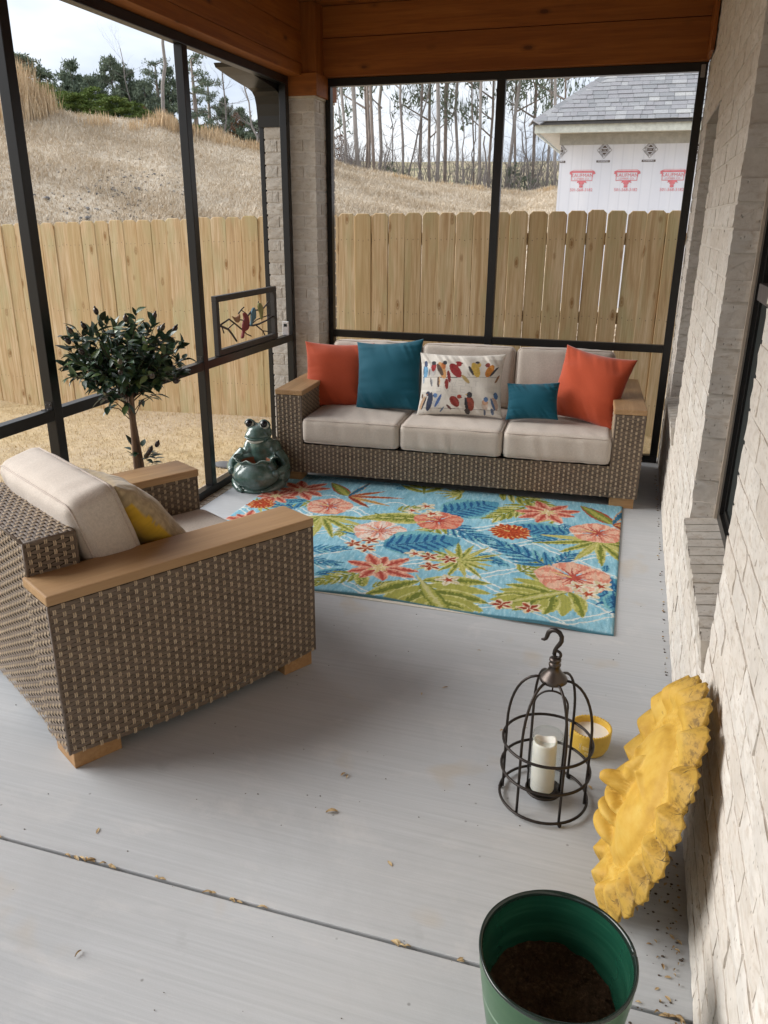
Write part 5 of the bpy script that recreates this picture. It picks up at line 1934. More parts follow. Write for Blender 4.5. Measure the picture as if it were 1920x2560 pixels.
for q in range(nbr):
    # fibonacci directions, few straight down
    f = (q + 0.5) / nbr
    zc = 1 - 1.62 * f
    a = q * 2.39996 + rnd.uniform(-.3, .3)
    rh = math.sqrt(max(0, 1 - zc * zc))
    d = Vector((rh * math.cos(a), rh * math.sin(a), zc))
    ln = rnd.uniform(0.68, 1.12) * (1.18 if rnd.random() < 0.16 else 1.0)
    end = TC + Vector((d.x * 0.250 * ln, d.y * 0.260 * ln, d.z * (0.190 if d.z > 0 else 0.15) * ln))
    st0 = Vector((rnd.uniform(-.012, .012), rnd.uniform(-.012, .012), rnd.uniform(0.80, 0.92)))
    midp = st0.lerp(end, 0.55) + Vector((0, 0, rnd.uniform(-.01, .035)))
    twigs.tube([st0, midp, end], [0.0034, 0.0024, 0.0014], 5)
    nl = rnd.randint(15, 20)
    for b_ in range(nl):
        t = 1 - (b_ / nl) ** 1.15 * 0.78
        p = (midp.lerp(end, (t - 0.55) / 0.45) if t > 0.55 else st0.lerp(midp, t / 0.55))
        ax = (end - midp).normalized()
        rd0 = Vector((rnd.gauss(0, 1), rnd.gauss(0, 1), rnd.gauss(0.1, 0.8))).normalized()
        dr = (ax * rnd.uniform(0.25, 0.9) + rd0 * 0.85 + Vector((0, 0, -0.05))).normalized()
        upv = (Vector((0, 0, 1)) + Vector((rnd.gauss(0, .4), rnd.gauss(0, .4), 0))).normalized()
        y_ = upv.cross(dr)
        y_ = y_.normalized() if y_.length > 1e-3 else Vector((0, 1, 0))
        z_ = dr.cross(y_)
        leaves.append((p.copy(), Matrix((dr, y_, z_)).transposed(), rnd.randrange(6), rnd.uniform(0.7, 1.1)))
    if q % 4 == 0:
        olives.append((end + d * 0.022 + Vector((0, 0, 0.012 if d.z > 0 else 0)), (d + Vector((0, 0, 0.7))).normalized()))
# a tuft of new growth low on the trunk and a few loose leaves under the crown
for q in range(26):
    a = rnd.uniform(0, 6.28)
    p = Vector((0.03 + 0.02 * math.cos(a), 0.02 * math.sin(a), rnd.uniform(0.50, 0.60)))
    dr = Vector((math.cos(a) + 0.4, math.sin(a) * 0.9, rnd.uniform(-.2, .9))).normalized()
    p = p + dr * rnd.uniform(0, .05)
    y_ = Vector((0, 0, 1)).cross(dr).normalized()
    leaves.append((p, Matrix((dr, y_, dr.cross(y_))).transposed(), rnd.randrange(6), rnd.uniform(0.7, 1.0)))
for q in range(4):
    olives.append((Vector((0.05 + 0.02 * q, rnd.uniform(-.02, .02), 0.56 + 0.02 * q)), Vector((0.5, 0, 0.9))))
for a, zz_ in ((0.6, 0.83), (1.3, 0.80), (3.6, 0.82), (4.4, 0.80), (5.2, 0.81), (2.4, 0.8)):
    d = Vector((math.cos(a), math.sin(a), 0))
    twigs.tube([(0, 0, zz_ - 0.07), Vector((0, 0, zz_)) + d * 0.06, Vector((0, 0, zz_ + 0.02)) + d * 0.12], 0.002, 5)
    for q in range(3):
        p = Vector((0, 0, zz_ + 0.02)) + d * (0.06 + 0.03 * q)
        dr = (d + Vector((rnd.gauss(0, .5), rnd.gauss(0, .5), -0.6))).normalized()
        y_ = Vector((0, 0, 1)).cross(dr).normalized()
        leaves.append((p, Matrix((dr, y_, dr.cross(y_))).transposed(), rnd.randrange(6), rnd.uniform(0.9, 1.15)))
twigs.build('twigs', twm, topi)
# leaves that show largest (nearest the viewer) are single parts, the rest one mass
vw = (Vector(CAM) - (TB + TC)).normalized()
leaves.sort(key=lambda t: -((t[0] - TC).dot(vw)))
rest = MB()
for q, (p, M, v_, s) in enumerate(leaves):
    if q < 296:
        o = link('leaf', lfs[v_], topi, p, M.to_euler())
        o.scale = (s, s, s)
    else:
        M4 = Matrix.Translation(p) @ M.to_4x4() @ Matrix.Scale(s, 4)
        rest.add([M4 @ v.co for v in lfs[v_].vertices], [list(f.vertices) for f in lfs[v_].polygons], 0, True)
kind(rest.build('foliage', lfm.m, topi), 'stuff')
for p, d in olives:
    o = link('olive', omesh, topi, p, d.normalized().to_track_quat('X', 'Z').to_euler())
# ================================================================== BIRD ART FRAME on the rail
BZ = 0.8155
art = thing('bird_frame', 'dark open frame with painted metal birds on a branch standing on the rail', 'wall art', (LX - 0.026, -1.215, BZ), 0)
FW, FH, FB = 0.865, 0.355, 0.036
fm = m_paint_metal('dark_brown_frame', (0.030, 0.025, 0.022), 0.5)
for b in ((-0.016, 0.016, -FW / 2, FW / 2, 0, FB), (-0.016, 0.016, -FW / 2, FW / 2, FH - FB, FH),
          (-0.0155, 0.0155, -FW / 2, -FW / 2 + FB, FB + .0004, FH - FB - .0004), (-0.0155, 0.0155, FW / 2 - FB, FW / 2, FB + .0004, FH - FB - .0004)):
    m_ = MB()
    m_.bbox(*b, 0.002)
    m_.build('frame_bar', fm, art)


def fy(px, py):
    """the inner opening of the frame, from its left lower corner as drawn in the picture, to local y, z"""
    # bilinear from the four inner corners of the opening
    # corners (zoomed photo): TL (325,440) TR (1125,290) BL (378,1255) BR (1160,990)
    u, v = 0.5, 0.5
    for _ in range(12):
        tx = (1 - u) * (1 - v) * 325 + u * (1 - v) * 1125 + (1 - u) * v * 378 + u * v * 1160
        ty = (1 - u) * (1 - v) * 440 + u * (1 - v) * 290 + (1 - u) * v * 1255 + u * v * 990
        a, b = -(1 - v) * 325 + (1 - v) * 1125 - v * 378 + v * 1160, -(1 - u) * 325 - u * 1125 + (1 - u) * 378 + u * 1160
        c, d = -(1 - v) * 440 + (1 - v) * 290 - v * 1255 + v * 990, -(1 - u) * 440 - u * 290 + (1 - u) * 1255 + u * 990
        det = a * d - b * c
        ex, ey = px - tx, py - ty
        u += (d * ex - b * ey) / det
        v += (-c * ex + a * ey) / det
    # perspective: far side is squeezed
    u = u * 0.80 / (1 - 0.20 * u) if u > 0 else u
    return (-FW / 2 + FB + u * (FW - 2 * FB), FH - FB - v * (FH - 2 * FB))


brm = m_paint_metal('dark_metal_branch', (0.032, 0.020, 0.016), 0.5)
bt_ = MB()
for pts, r0, r1 in (([(345, 830), (390, 845), (510, 905), (570, 990), (640, 1110)], .0085, .006), ([(385, 830), (520, 730), (600, 800), (700, 895)], .006, .006),
                    ([(510, 890), (600, 800)], .004, .004), ([(415, 875), (445, 970)], .004, .004), ([(660, 640), (700, 575), (740, 530)], .005, .004), ([(700, 580), (775, 640)], .004, .003),
                    ([(700, 895), (745, 940), (780, 985), (850, 1025)], .005, .004), ([(740, 720), (790, 690), (840, 610), (900, 590), (1000, 575), (1050, 505), (1080, 450)], .006, .005), ([(1045, 510), (1090, 548)], .004, .003),
                    ([(790, 835), (870, 845), (960, 820), (1060, 765), (1155, 690)], .007, .006), ([(845, 830), (920, 750), (990, 715), (1070, 685), (1095, 665)], .004, .0035), ([(1065, 765), (1090, 670)], .0035, .003),
                    ([(920, 845), (1010, 940), (1040, 1010)], .005, .004), ([(1010, 940), (1105, 958)], .004, .003), ([(940, 480), (945, 435)], .004, .003), ([(670, 740), (720, 750)], .005, .004)):
    P3 = [(0.0, *fy(*p)) for p in pts]
    bt_.tube(P3, [r0 + (r1 - r0) * q / (len(P3) - 1) for q in range(len(P3))], 6)
bt_.build('branch', brm, art)


def bird(name, pts, colr, lab):
    P2 = [fy(*p) for p in pts]
    # smooth closed outline
    S = []
    n = len(P2)
    for i in range(n):
        p0, p1, p2, p3 = (Vector(P2[(i + d) % n]) for d in (-1, 0, 1, 2))
        for t in (0, .33, .66):
            S.append(0.5 * ((2 * p1) + (-p0 + p2) * t + (2 * p0 - 5 * p1 + 4 * p2 - p3) * t * t + (-p0 + 3 * p1 - 3 * p2 + p3) * t ** 3))
    mb = MB()
    M = Matrix(((0, 0, 1, 0), (1, 0, 0, 0), (0, 1, 0, 0), (0, 0, 0, 1)))
    mb.prism([(p.x, p.y) for p in S], 0.004, 0.012, M)
    o = mb.build(name, m_paint_metal(lab.replace(' ', '_'), colr, 0.5), art)
    o['label'] = lab


bird('bird', [(710, 640), (735, 625), (765, 650), (790, 710), (800, 790), (795, 880), (765, 925), (735, 950), (725, 1050), (690, 1050), (705, 940), (705, 820), (725, 720)], (0.21, 0.022, 0.028), 'dark red painted bird')
bird('bird', [(850, 550), (870, 542), (885, 580), (893, 650), (890, 720), (860, 770), (840, 840), (815, 845), (825, 760), (825, 660), (835, 590)], (0.065, 0.16, 0.21), 'slate blue painted bird')
bird('bird', [(925, 475), (950, 470), (978, 510), (993, 580), (990, 650), (983, 735), (965, 735), (950, 650), (930, 580), (920, 520)], (0.24, 0.23, 0.075), 'olive green painted bird')
bird('bird', [(550, 680), (590, 700), (630, 680), (655, 645), (665, 690), (660, 760), (635, 790), (605, 775), (580, 735)], (0.30, 0.15, 0.075), 'tan painted bird')

# ------------------------------------------------------------------ weather sensor
sens = thing('weather_sensor', 'small white weather sensor with dark display standing on the rail', 'sensor', (LX - 0.022, -0.618, BZ - 0.001), R(12))
m_ = MB()
m_.bbox(-0.023, 0.023, -0.010, 0.010, 0, 0.098, 0.004)
m_.build('case', MAT['white_plastic'], sens)
m_ = MB()
m_.box(-0.0115, 0.0115, -0.0112, -0.0104, 0.062, 0.082)
m_.build('display', MAT['lcd'], sens)

# wooden shim on the far window sill
sh_ = MB()
Ms = Matrix.Translation((0.034, -1.30, 0.575)) @ Matrix.Rotation(R(-9), 4, 'X') @ Matrix.Rotation(R(4), 4, 'Y')
sh_.bbox(-0.010, 0.010, -0.004, 0.004, 0, 0.128, 0.001, 0, Ms)
tag(sh_.build('wood_shim', m_wood('pale_shim', (0.42, 0.31, 0.15), (0.60, 0.47, 0.26), 2, 1, 0.7)), 'slim pale wooden shim standing on the farther window sill', 'shim')

# flat dark stone in the lawn
st_ = MB()
st_.ball((-3.07, -0.915, -0.125), 1, 16, 0, (0.105, 0.062, 0.024), Matrix.Rotation(R(-10), 3, 'Z'))
tag(st_.build('stepping_stone', m_paint_metal('grey_slate', (0.12, 0.12, 0.125), 0.9)), 'flat dark grey stone lying in the dead lawn behind the frog planter', 'stone')

# ================================================================== LANTERN
lan = thing('birdcage_lantern', 'dark iron birdcage lantern with a hook on top standing on the slab', 'lantern', (-0.383, -4.035, 0.0), R(10))
LR = 0.127
for z in (0.014, 0.112, 0.203):
    m_ = MB()
    m_.tube([(LR * math.cos(2 * math.pi * q / 56), LR * math.sin(2 * math.pi * q / 56), z) for q in range(56)], 0.0042, 8, closed=True)
    m_.build('ring', MAT['black_iron'], lan)
for q in range(6):
    a = R(-72 + 60 * q)
    pts = []
    rin = LR - 0.0075
    for z in (0.010, 0.07, 0.14, 0.20, 0.235):
        pts.append((rin, z))
    for s in range(1, 11):
        t = s / 10 * math.pi / 2
        pts.append((0.030 + (rin - 0.030) * math.cos(t) ** 0.85, 0.235 + 0.172 * math.sin(t) ** 0.95))
    m_ = MB()
    m_.tube([(r * math.cos(a), r * math.sin(a), z) for r, z in pts], 0.0040, 8)
    m_.build('bar', MAT['black_iron'], lan)
    if q % 2 == 0:
        m_ = MB()
        m_.ball((LR * math.cos(a), LR * math.sin(a), 0.0062), 0.0062, 10)
        m_.build('foot', MAT['black_iron'], lan)
m_ = MB()
m_.lathe([(0.0, 0.398), (0.034, 0.398), (0.0385, 0.402), (0.039, 0.408), (0.036, 0.413), (0.030, 0.420), (0.020, 0.432), (0.0145, 0.444), (0.0165, 0.448), (0.0175, 0.453), (0.0145, 0.457), (0.012, 0.460), (0.0165, 0.464), (0.0165, 0.470), (0.010, 0.474), (0.0, 0.475)], 32)
m_.build('cap', MAT['cap_iron'], lan)
hook = []
# eye at the bottom then the open hook
HA = R(-25)
ux_, = (Vector((math.cos(HA), math.sin(HA), 0)),)
pl = []
for q in range(0, 20):
    a = R(-60 + 300 * q / 19)
    pl.append((0.006 + 0.0105 * math.cos(a), 0.486 + 0.0105 * math.sin(a)))
pl = pl[::-1][:14]
curve = [(-0.0045, 0.482), (-0.0035, 0.494), (0.001, 0.506), (0.008, 0.517), (0.0125, 0.528), (0.012, 0.541), (0.005, 0.552), (-0.006, 0.556), (-0.018, 0.553), (-0.026, 0.544), (-0.029, 0.532), (-0.0315, 0.524), (-0.037, 0.519), (-0.0445, 0.518)]
m_ = MB()
m_.tube([ux_ * x + Vector((0, 0, z)) for x, z in curve], [0.0058] * 3 + [0.0066] * 7 + [0.0062, 0.0055, 0.0046, 0.0028], 10)
m_.tube([ux_ * (0.0045 + 0.0098 * math.cos(2 * math.pi * q / 20)) + Vector((0, 0, 0.4845 + 0.0098 * math.sin(2 * math.pi * q / 20))) for q in range(20)], 0.0042, 8, closed=True)
m_.build('hook', MAT['black_iron'], lan)
# hanging yoke, candle plate and glass
m_ = MB()
m_.tube([(0, 0, 0.399), (0, 0, 0.366)], 0.0022, 6)
yk = [(-0.047, 0, 0.03)] + [(-0.047 * math.cos(math.pi * q / 14), 0, 0.318 + 0.048 * math.sin(math.pi * q / 14)) for q in range(15)] + [(0.047, 0, 0.03)]
m_.tube(yk, 0.0030, 8)
m_.build('yoke', MAT['black_iron'], lan, None, (0, 0, R(-5)))
m_ = MB()
m_.lathe([(0.0, 0.026), (0.048, 0.026), (0.053, 0.029), (0.053, 0.034), (0.049, 0.035), (0.047, 0.031), (0.0, 0.030)], 36)
m_.build('plate', MAT['black_iron'], lan)
gm_ = Mat('clear_thin_glass', (1, 1, 1), 0.0)
gt_ = gm_.n('ShaderNodeBsdfTransparent')
gt_.inputs['Color'].default_value = (0.93, 0.95, 0.94, 1)
gg_ = gm_.n('ShaderNodeBsdfGlossy')
gg_.inputs['Roughness'].default_value = 0.03
lw_ = gm_.n('ShaderNodeLayerWeight')
fr_ = gm_.n('ShaderNodeMath', operation='MULTIPLY_ADD')
pw_ = gm_.math('POWER', lw_.outputs['Facing'], 4.0)
gm_.l(pw_, fr_.inputs[0])
fr_.inputs[1].default_value = 0.45
fr_.inputs[2].default_value = 0.045
mx_ = gm_.n('ShaderNodeMixShader')
gm_.l(fr_.outputs[0], mx_.inputs[0])
gm_.l(gt_.outputs[0], mx_.inputs[1])
gm_.l(gg_.outputs[0], mx_.inputs[2])
gm_.l(mx_.outputs[0], gm_.t.nodes['Material Output'].inputs['Surface'])
m_ = MB()
m_.lathe([(0.0435, 0.0345), (0.0435, 0.222), (0.0428, 0.2232), (0.0420, 0.222), (0.0420, 0.214)], 48)
m_.build('glass_cylinder', gm_.m, lan)
wax = Mat('ivory_wax', (0.80, 0.77, 0.70), 0.45)
wax.b.inputs['Subsurface Weight'].default_value = 0.25
wax.b.inputs['Subsurface Radius'].default_value = (0.012, 0.010, 0.007)
m_ = MB()
wob_c = lambda a, i: (0, 0.004 * math.sin(a * 2 + 1) + 0.003 * math.sin(a * 3)) if 4 <= i <= 6 else (0, 0)
m_.lathe([(0.0, 0.0), (0.0335, 0.0), (0.0345, 0.003), (0.0348, 0.10), (0.0345, 0.156), (0.032, 0.162), (0.027, 0.160), (0.020, 0.150), (0.015, 0.146), (0.0, 0.1455)], 40, (0, 0, 0), 0, True, wob_c)
cnd = m_.build('pillar_candle', wax.m, None, (-0.387, -4.037, 0.0365), (R(-1.0), R(-1.2), 0))
tag(cnd, 'white pillar candle inside the glass of the birdcage lantern', 'candle')

# ================================================================== YELLOW CANDLE CUP
cup = thing('candle_pot', 'squat yellow scalloped candle pot with white wax next to the lantern', 'candle', (-0.266, -3.760, 0.0), R(20))
ym = Mat('yellow_matt_ceramic', rough=0.55, spec=0.4)
n1 = ym.noise(ym.pos((1, 1, 1)), 60, 3, 0.6)
ym.color(ym.ramp(n1, [(0.3, (0.60, 0.37, 0.045)), (0.7, (0.68, 0.44, 0.065))]))
m_ = MB()
sc_f = lambda a, i: ((0, 0.0030 * abs(math.cos(a * 20)) ** 0.7) if i in (7, 8, 9) else (0, 0))
m_.lathe([(0.0, 0.0), (0.044, 0.0), (0.052, 0.005), (0.0605, 0.024), (0.0645, 0.048), (0.0655, 0.070), (0.0655, 0.080), (0.0655, 0.0845), (0.0625, 0.0855), (0.0590, 0.0845), (0.0580, 0.076), (0.0575, 0.058), (0.0, 0.056)], 160, (0, 0, 0), 0, True, sc_f)
m_.build('bowl', ym.m, cup)
m_ = MB()
m_.lathe([(0.0, 0.0625), (0.03, 0.062), (0.05, 0.0635), (0.0582, 0.0650)], 40)
m_.build('wax', wax.m, cup)
m_ = MB()
m_.tube([(0.004, 0, 0.062), (0.005, 0.001, 0.070), (0.003, 0.001, 0.076)], 0.0012, 6)
m_.build('wick', MAT['lcd'], cup)
# faint pale embossed strokes on the side facing the lantern
m_ = MB()
for (a0, z0, a1, z1) in ((222, .056, 226, .048), (226, .048, 221, .040), (221, .040, 227, .034), (228, .060, 226, .030), (232, .050, 252, .047), (234, .045, 250, .042), (233, .040, 253, .037), (240, .020, 240, .028), (240, .028, 244, .028), (248, .020, 248, .028), (244, .020, 244, .028), (248, .028, 252, .020), (252, .020, 252, .028)):
    pts = []
    for q in range(5):
        a, z = R(a0 + (a1 - a0) * q / 4), z0 + (z1 - z0) * q / 4
        rr_ = float(np.interp(z, [0.0, .005, .024, .048, .070], [.044, .052, .0605, .0645, .0655])) + 0.0003
        pts.append((rr_ * math.cos(a), rr_ * math.sin(a), z))
    m_.tube(pts, 0.0006, 5)
m_.build('embossed_script', m_paint_metal('pale_script', (0.74, 0.66, 0.42), 0.6), cup)

# ================================================================== SUN FACE PLAQUE
SR = 0.315
tilt = R(17)
NA, NR = 480, 88
rows = []
drow = []
nray = 20
for i in range(NR + 1):
    f = i / NR
    row = []
    for j in range(NA):
        a = 2 * math.pi * j / NA
        # ray field
        ra = a + 0.05 * math.sin(a * 3 + 0.5)
        saw = (ra * nray / (2 * math.pi) + 0.22 * f) % 1.0
        ridge = (saw / 0.70) if saw < 0.70 else ((1 - saw) / 0.30) ** 0.9      # each petal leans over the next one
        out = 0.875 + 0.120 * math.sin(math.pi * saw) ** 0.55 + 0.010 * math.sin(a * 5 + 1)
        rr_ = SR * out * f
        x, y = rr_ * math.cos(a), rr_ * math.sin(a)               # x along the wall, y up the plaque
        fn = rr_ / SR
        z = 0.0
        # face dome
        ex, ey = x / (SR * 0.54), (y + 0.010) / (SR * 0.60)
        e2 = math.sqrt(ex * ex + ey * ey)
        dome = 0.046 * math.sqrt(max(0, 1 - min(1, e2 * e2))) ** 1.0 if e2 < 1 else 0.0
        z += dome
        # rope border round the face
        z += 0.011 * math.exp(-((e2 - 1.08) / 0.07) ** 2) * (0.85 + 0.15 * math.sin(a * 62))
        z -= 0.006 * math.exp(-((e2 - 0.96) / 0.05) ** 2)
        # rays
        w = max(0, min(1, (e2 - 1.08) / 0.25))
        w = w * w * (3 - 2 * w)
        t_ = max(0.0, min(1.0, (f - 0.60) / 0.40))
        prof_ = (1 - (1 - t_ / 0.58) ** 2) if t_ < 0.58 else 1 - 1.25 * ((t_ - 0.58) / 0.42) ** 1.35
        z += w * (0.038 * prof_ * (0.30 + 0.70 * ridge) - 0.004)
        drow.append(max(0.0, min(1.0, (t_ - 0.50) / 0.30)) * (0.45 + 0.55 * (1 - ridge)))
        # features
        nx2, ny2 = x / SR, y / SR
        G = lambda cx, cy, sx, sy: math.exp(-((nx2 - cx) / sx) ** 2 - ((ny2 - cy) / sy) ** 2)
        B = lambda cx, cy, sx, sy: math.sqrt(max(0.0, 1 - ((nx2 - cx) / sx) ** 2 - ((ny2 - cy) / sy) ** 2))      # round swelling
        if e2 < 1.0:
            z += 0.046 * B(0, -0.020, 0.10, 0.072) + 0.026 * B(0, 0.075, 0.065, 0.20)             # nose
            z += 0.018 * (G(-0.055, -0.055, 0.035, 0.035) + G(0.055, -0.055, 0.035, 0.035))
            z += 0.040 * B(0, -0.165, 0.19, 0.058) + 0.044 * B(0, -0.285, 0.165, 0.060)             # lips
            z -= 0.014 * G(0, -0.226, 0.12, 0.012)
            z += 0.046 * B(0, -0.425, 0.20, 0.085)                                                    # chin
            z += 0.016 * (G(-0.27, -0.14, 0.11, 0.13) + G(0.27, -0.14, 0.11, 0.13))                    # cheeks
            for s in (-1, 1):
                z -= 0.016 * G(s * 0.175, 0.085, 0.095, 0.045)
                z += 0.013 * G(s * 0.175, 0.080, 0.060, 0.032)
                z += 0.005 * G(s * 0.175, 0.118, 0.085, 0.012)
                z += 0.014 * G(s * 0.18, 0.185 - abs(nx2 - s * .18) * 0.25, 0.14, 0.026)                # brows
                z -= 0.006 * G(s * 0.12, -0.10, 0.018, 0.06)
        z += (float(hash_noise(x + 2, y + 2, 0.02, 8)) - 0.5) * 0.0012 + (float(hash_noise(x + 2, y + 2, 0.06, 9)) - 0.5) * 0.002
        row.append((x, y, z))
    rows.append(row)
mb = MB()
V = [p for row in rows for p in row]
rim_i = NR * NA
nv = len(V)
V += [(p[0] * 0.99, p[1] * 0.99, -0.016 + 0.004 * math.sin(q * 0.9)) for q, p in enumerate(rows[-1])]
V.append((0, 0, -0.018))
F = []
for i in range(NR):
    for j in range(NA):
        j2 = (j + 1) % NA
        if i == 0:
            F.append((0, NA + j, NA + j2))
        else:
            F.append((i * NA + j, (i + 1) * NA + j, (i + 1) * NA + j2, i * NA + j2))
nf_front = len(F)
for j in range(NA):
    j2 = (j + 1) % NA
    F.append((rim_i + j, nv + j, nv + j2, rim_i + j2))
    F.append((nv + j, nv + NA, nv + j2))
mb.add(V, F, 0, True)
sy = Mat('weathered_yellow_painted_concrete', rough=0.62, spec=0.3)
n1 = sy.noise(sy.pos((1, 1, 1), coord='Object'), 14, 5, 0.65)
n2 = sy.noise(sy.pos((1, 1, 1), coord='Object'), 70, 4, 0.7)
col = sy.ramp(n1, [(0.32, (0.43, 0.245, 0.032)), (0.5, (0.53, 0.325, 0.050)), (0.70, (0.57, 0.385, 0.085))])
sx_ = sy.n('ShaderNodeSeparateXYZ')
tc_ = sy.n('ShaderNodeTexCoord')
sy.l(tc_.outputs['Object'], sx_.inputs[0])
dat_ = sy.n('ShaderNodeVertexColor', layer_name='grime')
sgr_ = sy.n('ShaderNodeSeparateColor')
sy.l(dat_.outputs['Color'], sgr_.inputs[0])
grime = sgr_.outputs[0]
col = sy.mix(sy.math('MULTIPLY', grime, sy.ramp(n1, [(0.30, 0.25), (0.65, 0.70)])), col, (0.30, 0.175, 0.035))
dirt = sy.math('MULTIPLY', grime, sy.ramp(n2, [(0.46, 0.0), (0.62, 0.85)]))
col = sy.mix(dirt, col, (0.12, 0.07, 0.018))
pit = sy.noise(sy.pos((1, 1, 1), coord='Object'), 26, 5, 0.75)
col = sy.mix(sy.ramp(pit, [(0.64, 0.0), (0.71, 0.75)]), col, (0.17, 0.105, 0.035))
edge_ = sy.n('ShaderNodeTexVoronoi')
edge_.feature = 'DISTANCE_TO_EDGE'
edge_.inputs['Scale'].default_value = 15
dv = sy.pos((1, 1, 1), coord='Object')
nzv = sy.n('ShaderNodeTexNoise')
nzv.inputs['Scale'].default_value = 22
sy.l(dv, nzv.inputs['Vector'])
ad_ = sy.n('ShaderNodeVectorMath', operation='MULTIPLY_ADD')
sy.l(nzv.outputs['Color'], ad_.inputs[0])
ad_.inputs[1].default_value = (0.06, 0.06, 0.06)
sy.l(dv, ad_.inputs[2])
sy.l(ad_.outputs[0], edge_.inputs['Vector'])
crk = sy.math('MULTIPLY', sy.ramp(edge_.outputs['Distance'], [(0.006, 1.0), (0.018, 0.0)]), sy.math('MULTIPLY', sy.ramp(grime, [(0.35, 0.0), (0.6, 1.0)]), sy.ramp(n1, [(0.48, 0.0), (0.54, 1.0)])))
col = sy.mix(crk, col, (0.06, 0.04, 0.015))
sy.color(col)
sy.bump(sy.mix(0.5, n2, sy.ramp(pit, [(0.60, 1.0), (0.72, 0.0)])), 0.30, 0.003)
SC = Vector((-0.034 - (SR - 0.006) * math.sin(tilt), -4.30, SR * math.cos(tilt) * 0.985))
# plaque axes: local x along -y of the wall, local y up the tilted face, local z out of the face
ey_ = Vector((math.sin(tilt), 0, math.cos(tilt)))
ez_ = Vector((-math.cos(tilt), 0, math.sin(tilt)))
ex_ = ey_.cross(ez_)
spl = mb.build('sun_plaque', sy.m)
ga_ = spl.data.color_attributes.new('grime', 'FLOAT_COLOR', 'POINT')
gc_ = np.ones((len(spl.data.vertices), 4), dtype=np.float32)
gc_[:, :3] = 0.6
gc_[:len(drow), :3] = np.array(drow, dtype=np.float32)[:, None]
ga_.data.foreach_set('color', gc_.ravel())
spl.matrix_world = Matrix.Translation(SC) @ Matrix((ex_, ey_, ez_)).transposed().to_4x4() @ Matrix.Rotation(R(4), 4, 'Z')
tag(spl, 'weathered yellow sun face plaque leaning against the brick wall', 'plaque')

# ================================================================== GREEN POT
gp = thing('green_pot', 'empty looking glazed green pot with a dark rim and some soil inside', 'plant pot', (-0.288, -4.870, 0.0))
PZ = 0.345
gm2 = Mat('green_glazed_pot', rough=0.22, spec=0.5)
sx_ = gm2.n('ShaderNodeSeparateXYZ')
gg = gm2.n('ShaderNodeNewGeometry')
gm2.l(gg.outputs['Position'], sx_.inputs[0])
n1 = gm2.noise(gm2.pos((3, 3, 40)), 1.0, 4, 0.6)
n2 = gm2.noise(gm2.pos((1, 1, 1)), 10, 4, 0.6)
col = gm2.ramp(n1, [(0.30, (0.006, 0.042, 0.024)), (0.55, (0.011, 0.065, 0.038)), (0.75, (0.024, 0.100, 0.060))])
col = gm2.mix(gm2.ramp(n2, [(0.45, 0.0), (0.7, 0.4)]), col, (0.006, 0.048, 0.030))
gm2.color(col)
gm2.bump(n1, 0.06, 0.004)
gout = Mat('pale_green_glazed_pot_side', rough=0.28, spec=0.5)
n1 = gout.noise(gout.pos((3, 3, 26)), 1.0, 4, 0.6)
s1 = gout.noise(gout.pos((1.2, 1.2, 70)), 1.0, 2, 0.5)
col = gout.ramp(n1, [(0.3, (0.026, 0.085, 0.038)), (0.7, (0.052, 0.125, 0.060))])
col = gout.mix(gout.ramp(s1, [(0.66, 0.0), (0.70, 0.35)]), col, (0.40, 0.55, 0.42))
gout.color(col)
bk_ = m_paint_metal('black_glaze_rim', (0.012, 0.022, 0.017), 0.16)
m_ = MB()
pr_out = [(0.0, 0.0), (0.086, 0.0), (0.094, 0.006), (0.112, 0.10), (0.130, 0.22), (0.1405, 0.31), (0.1425, 0.337)]
m_.lathe(pr_out, 72)
m_.build('outer_wall', gout.m, gp)
m_ = MB()
chip = lambda a, i: ((-0.0045, -0.003) if (i in (2, 3) and abs(((a - 0.25) % 6.283)) < 0.045) else ((0.0008 * math.sin(a * 5), 0.001 * math.sin(a * 3)) if i in (1, 2, 3) else (0, 0)))
m_.lathe([(0.1425, 0.337), (0.1440, 0.341), (0.1432, 0.3460), (0.1395, 0.3468), (0.1370, 0.343), (0.1355, 0.337)], 144, (0, 0, 0), 0, True, chip)
m_.build('rim', bk_, gp)
m_ = MB()
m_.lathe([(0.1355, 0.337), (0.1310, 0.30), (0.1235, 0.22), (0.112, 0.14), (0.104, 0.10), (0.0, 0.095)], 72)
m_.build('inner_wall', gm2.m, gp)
# soil surface, lumpy, lower on one side
V, F = [], []
nr_, na_ = 22, 64
for i in range(nr_ + 1):
    for j in range(na_):
        a = 2 * math.pi * j / na_
        r = 0.1235 * i / nr_
        x, y = r * math.cos(a), r * math.sin(a)
        z = 0.212 + 0.022 * (y * 0.6 - x * 0.5) / 0.11 + (float(hash_noise(x + 1, y + 1, 0.018, 3)) - .5) * 0.010 + (float(hash_noise(x + 1, y + 1, 0.006, 4)) - .5) * 0.006
        V.append((x, y, z))
for i in range(nr_):
    for j in range(na_):
        j2 = (j + 1) % na_
        F.append((i * na_ + j, (i + 1) * na_ + j, (i + 1) * na_ + j2, i * na_ + j2))
mb = MB()
mb.add(V, F, 0, True)
for q in range(160):
    a, r = rnd.uniform(0, 6.28), 0.114 * math.sqrt(rnd.random())
    x, y = r * math.cos(a), r * math.sin(a)
    s = rnd.uniform(.0012, .0040)
    mb.ball((x, y, 0.212 + 0.022 * (y * 0.6 - x * 0.5) / 0.11 + 0.003), s, 5, 0, (1, 1, .8))
so = mb.build('soil', soil_m.m, gp)

# ================================================================== DEBRIS
dm = Mat('dry_leaf_bits', rough=0.85)
dm.color(dm.ramp(dm.noise(dm.pos((1, 1, 1)), 45, 3, 0.6), [(0.3, (0.20, 0.115, 0.05)), (0.5, (0.46, 0.33, 0.17)), (0.7, (0.58, 0.47, 0.28))]))


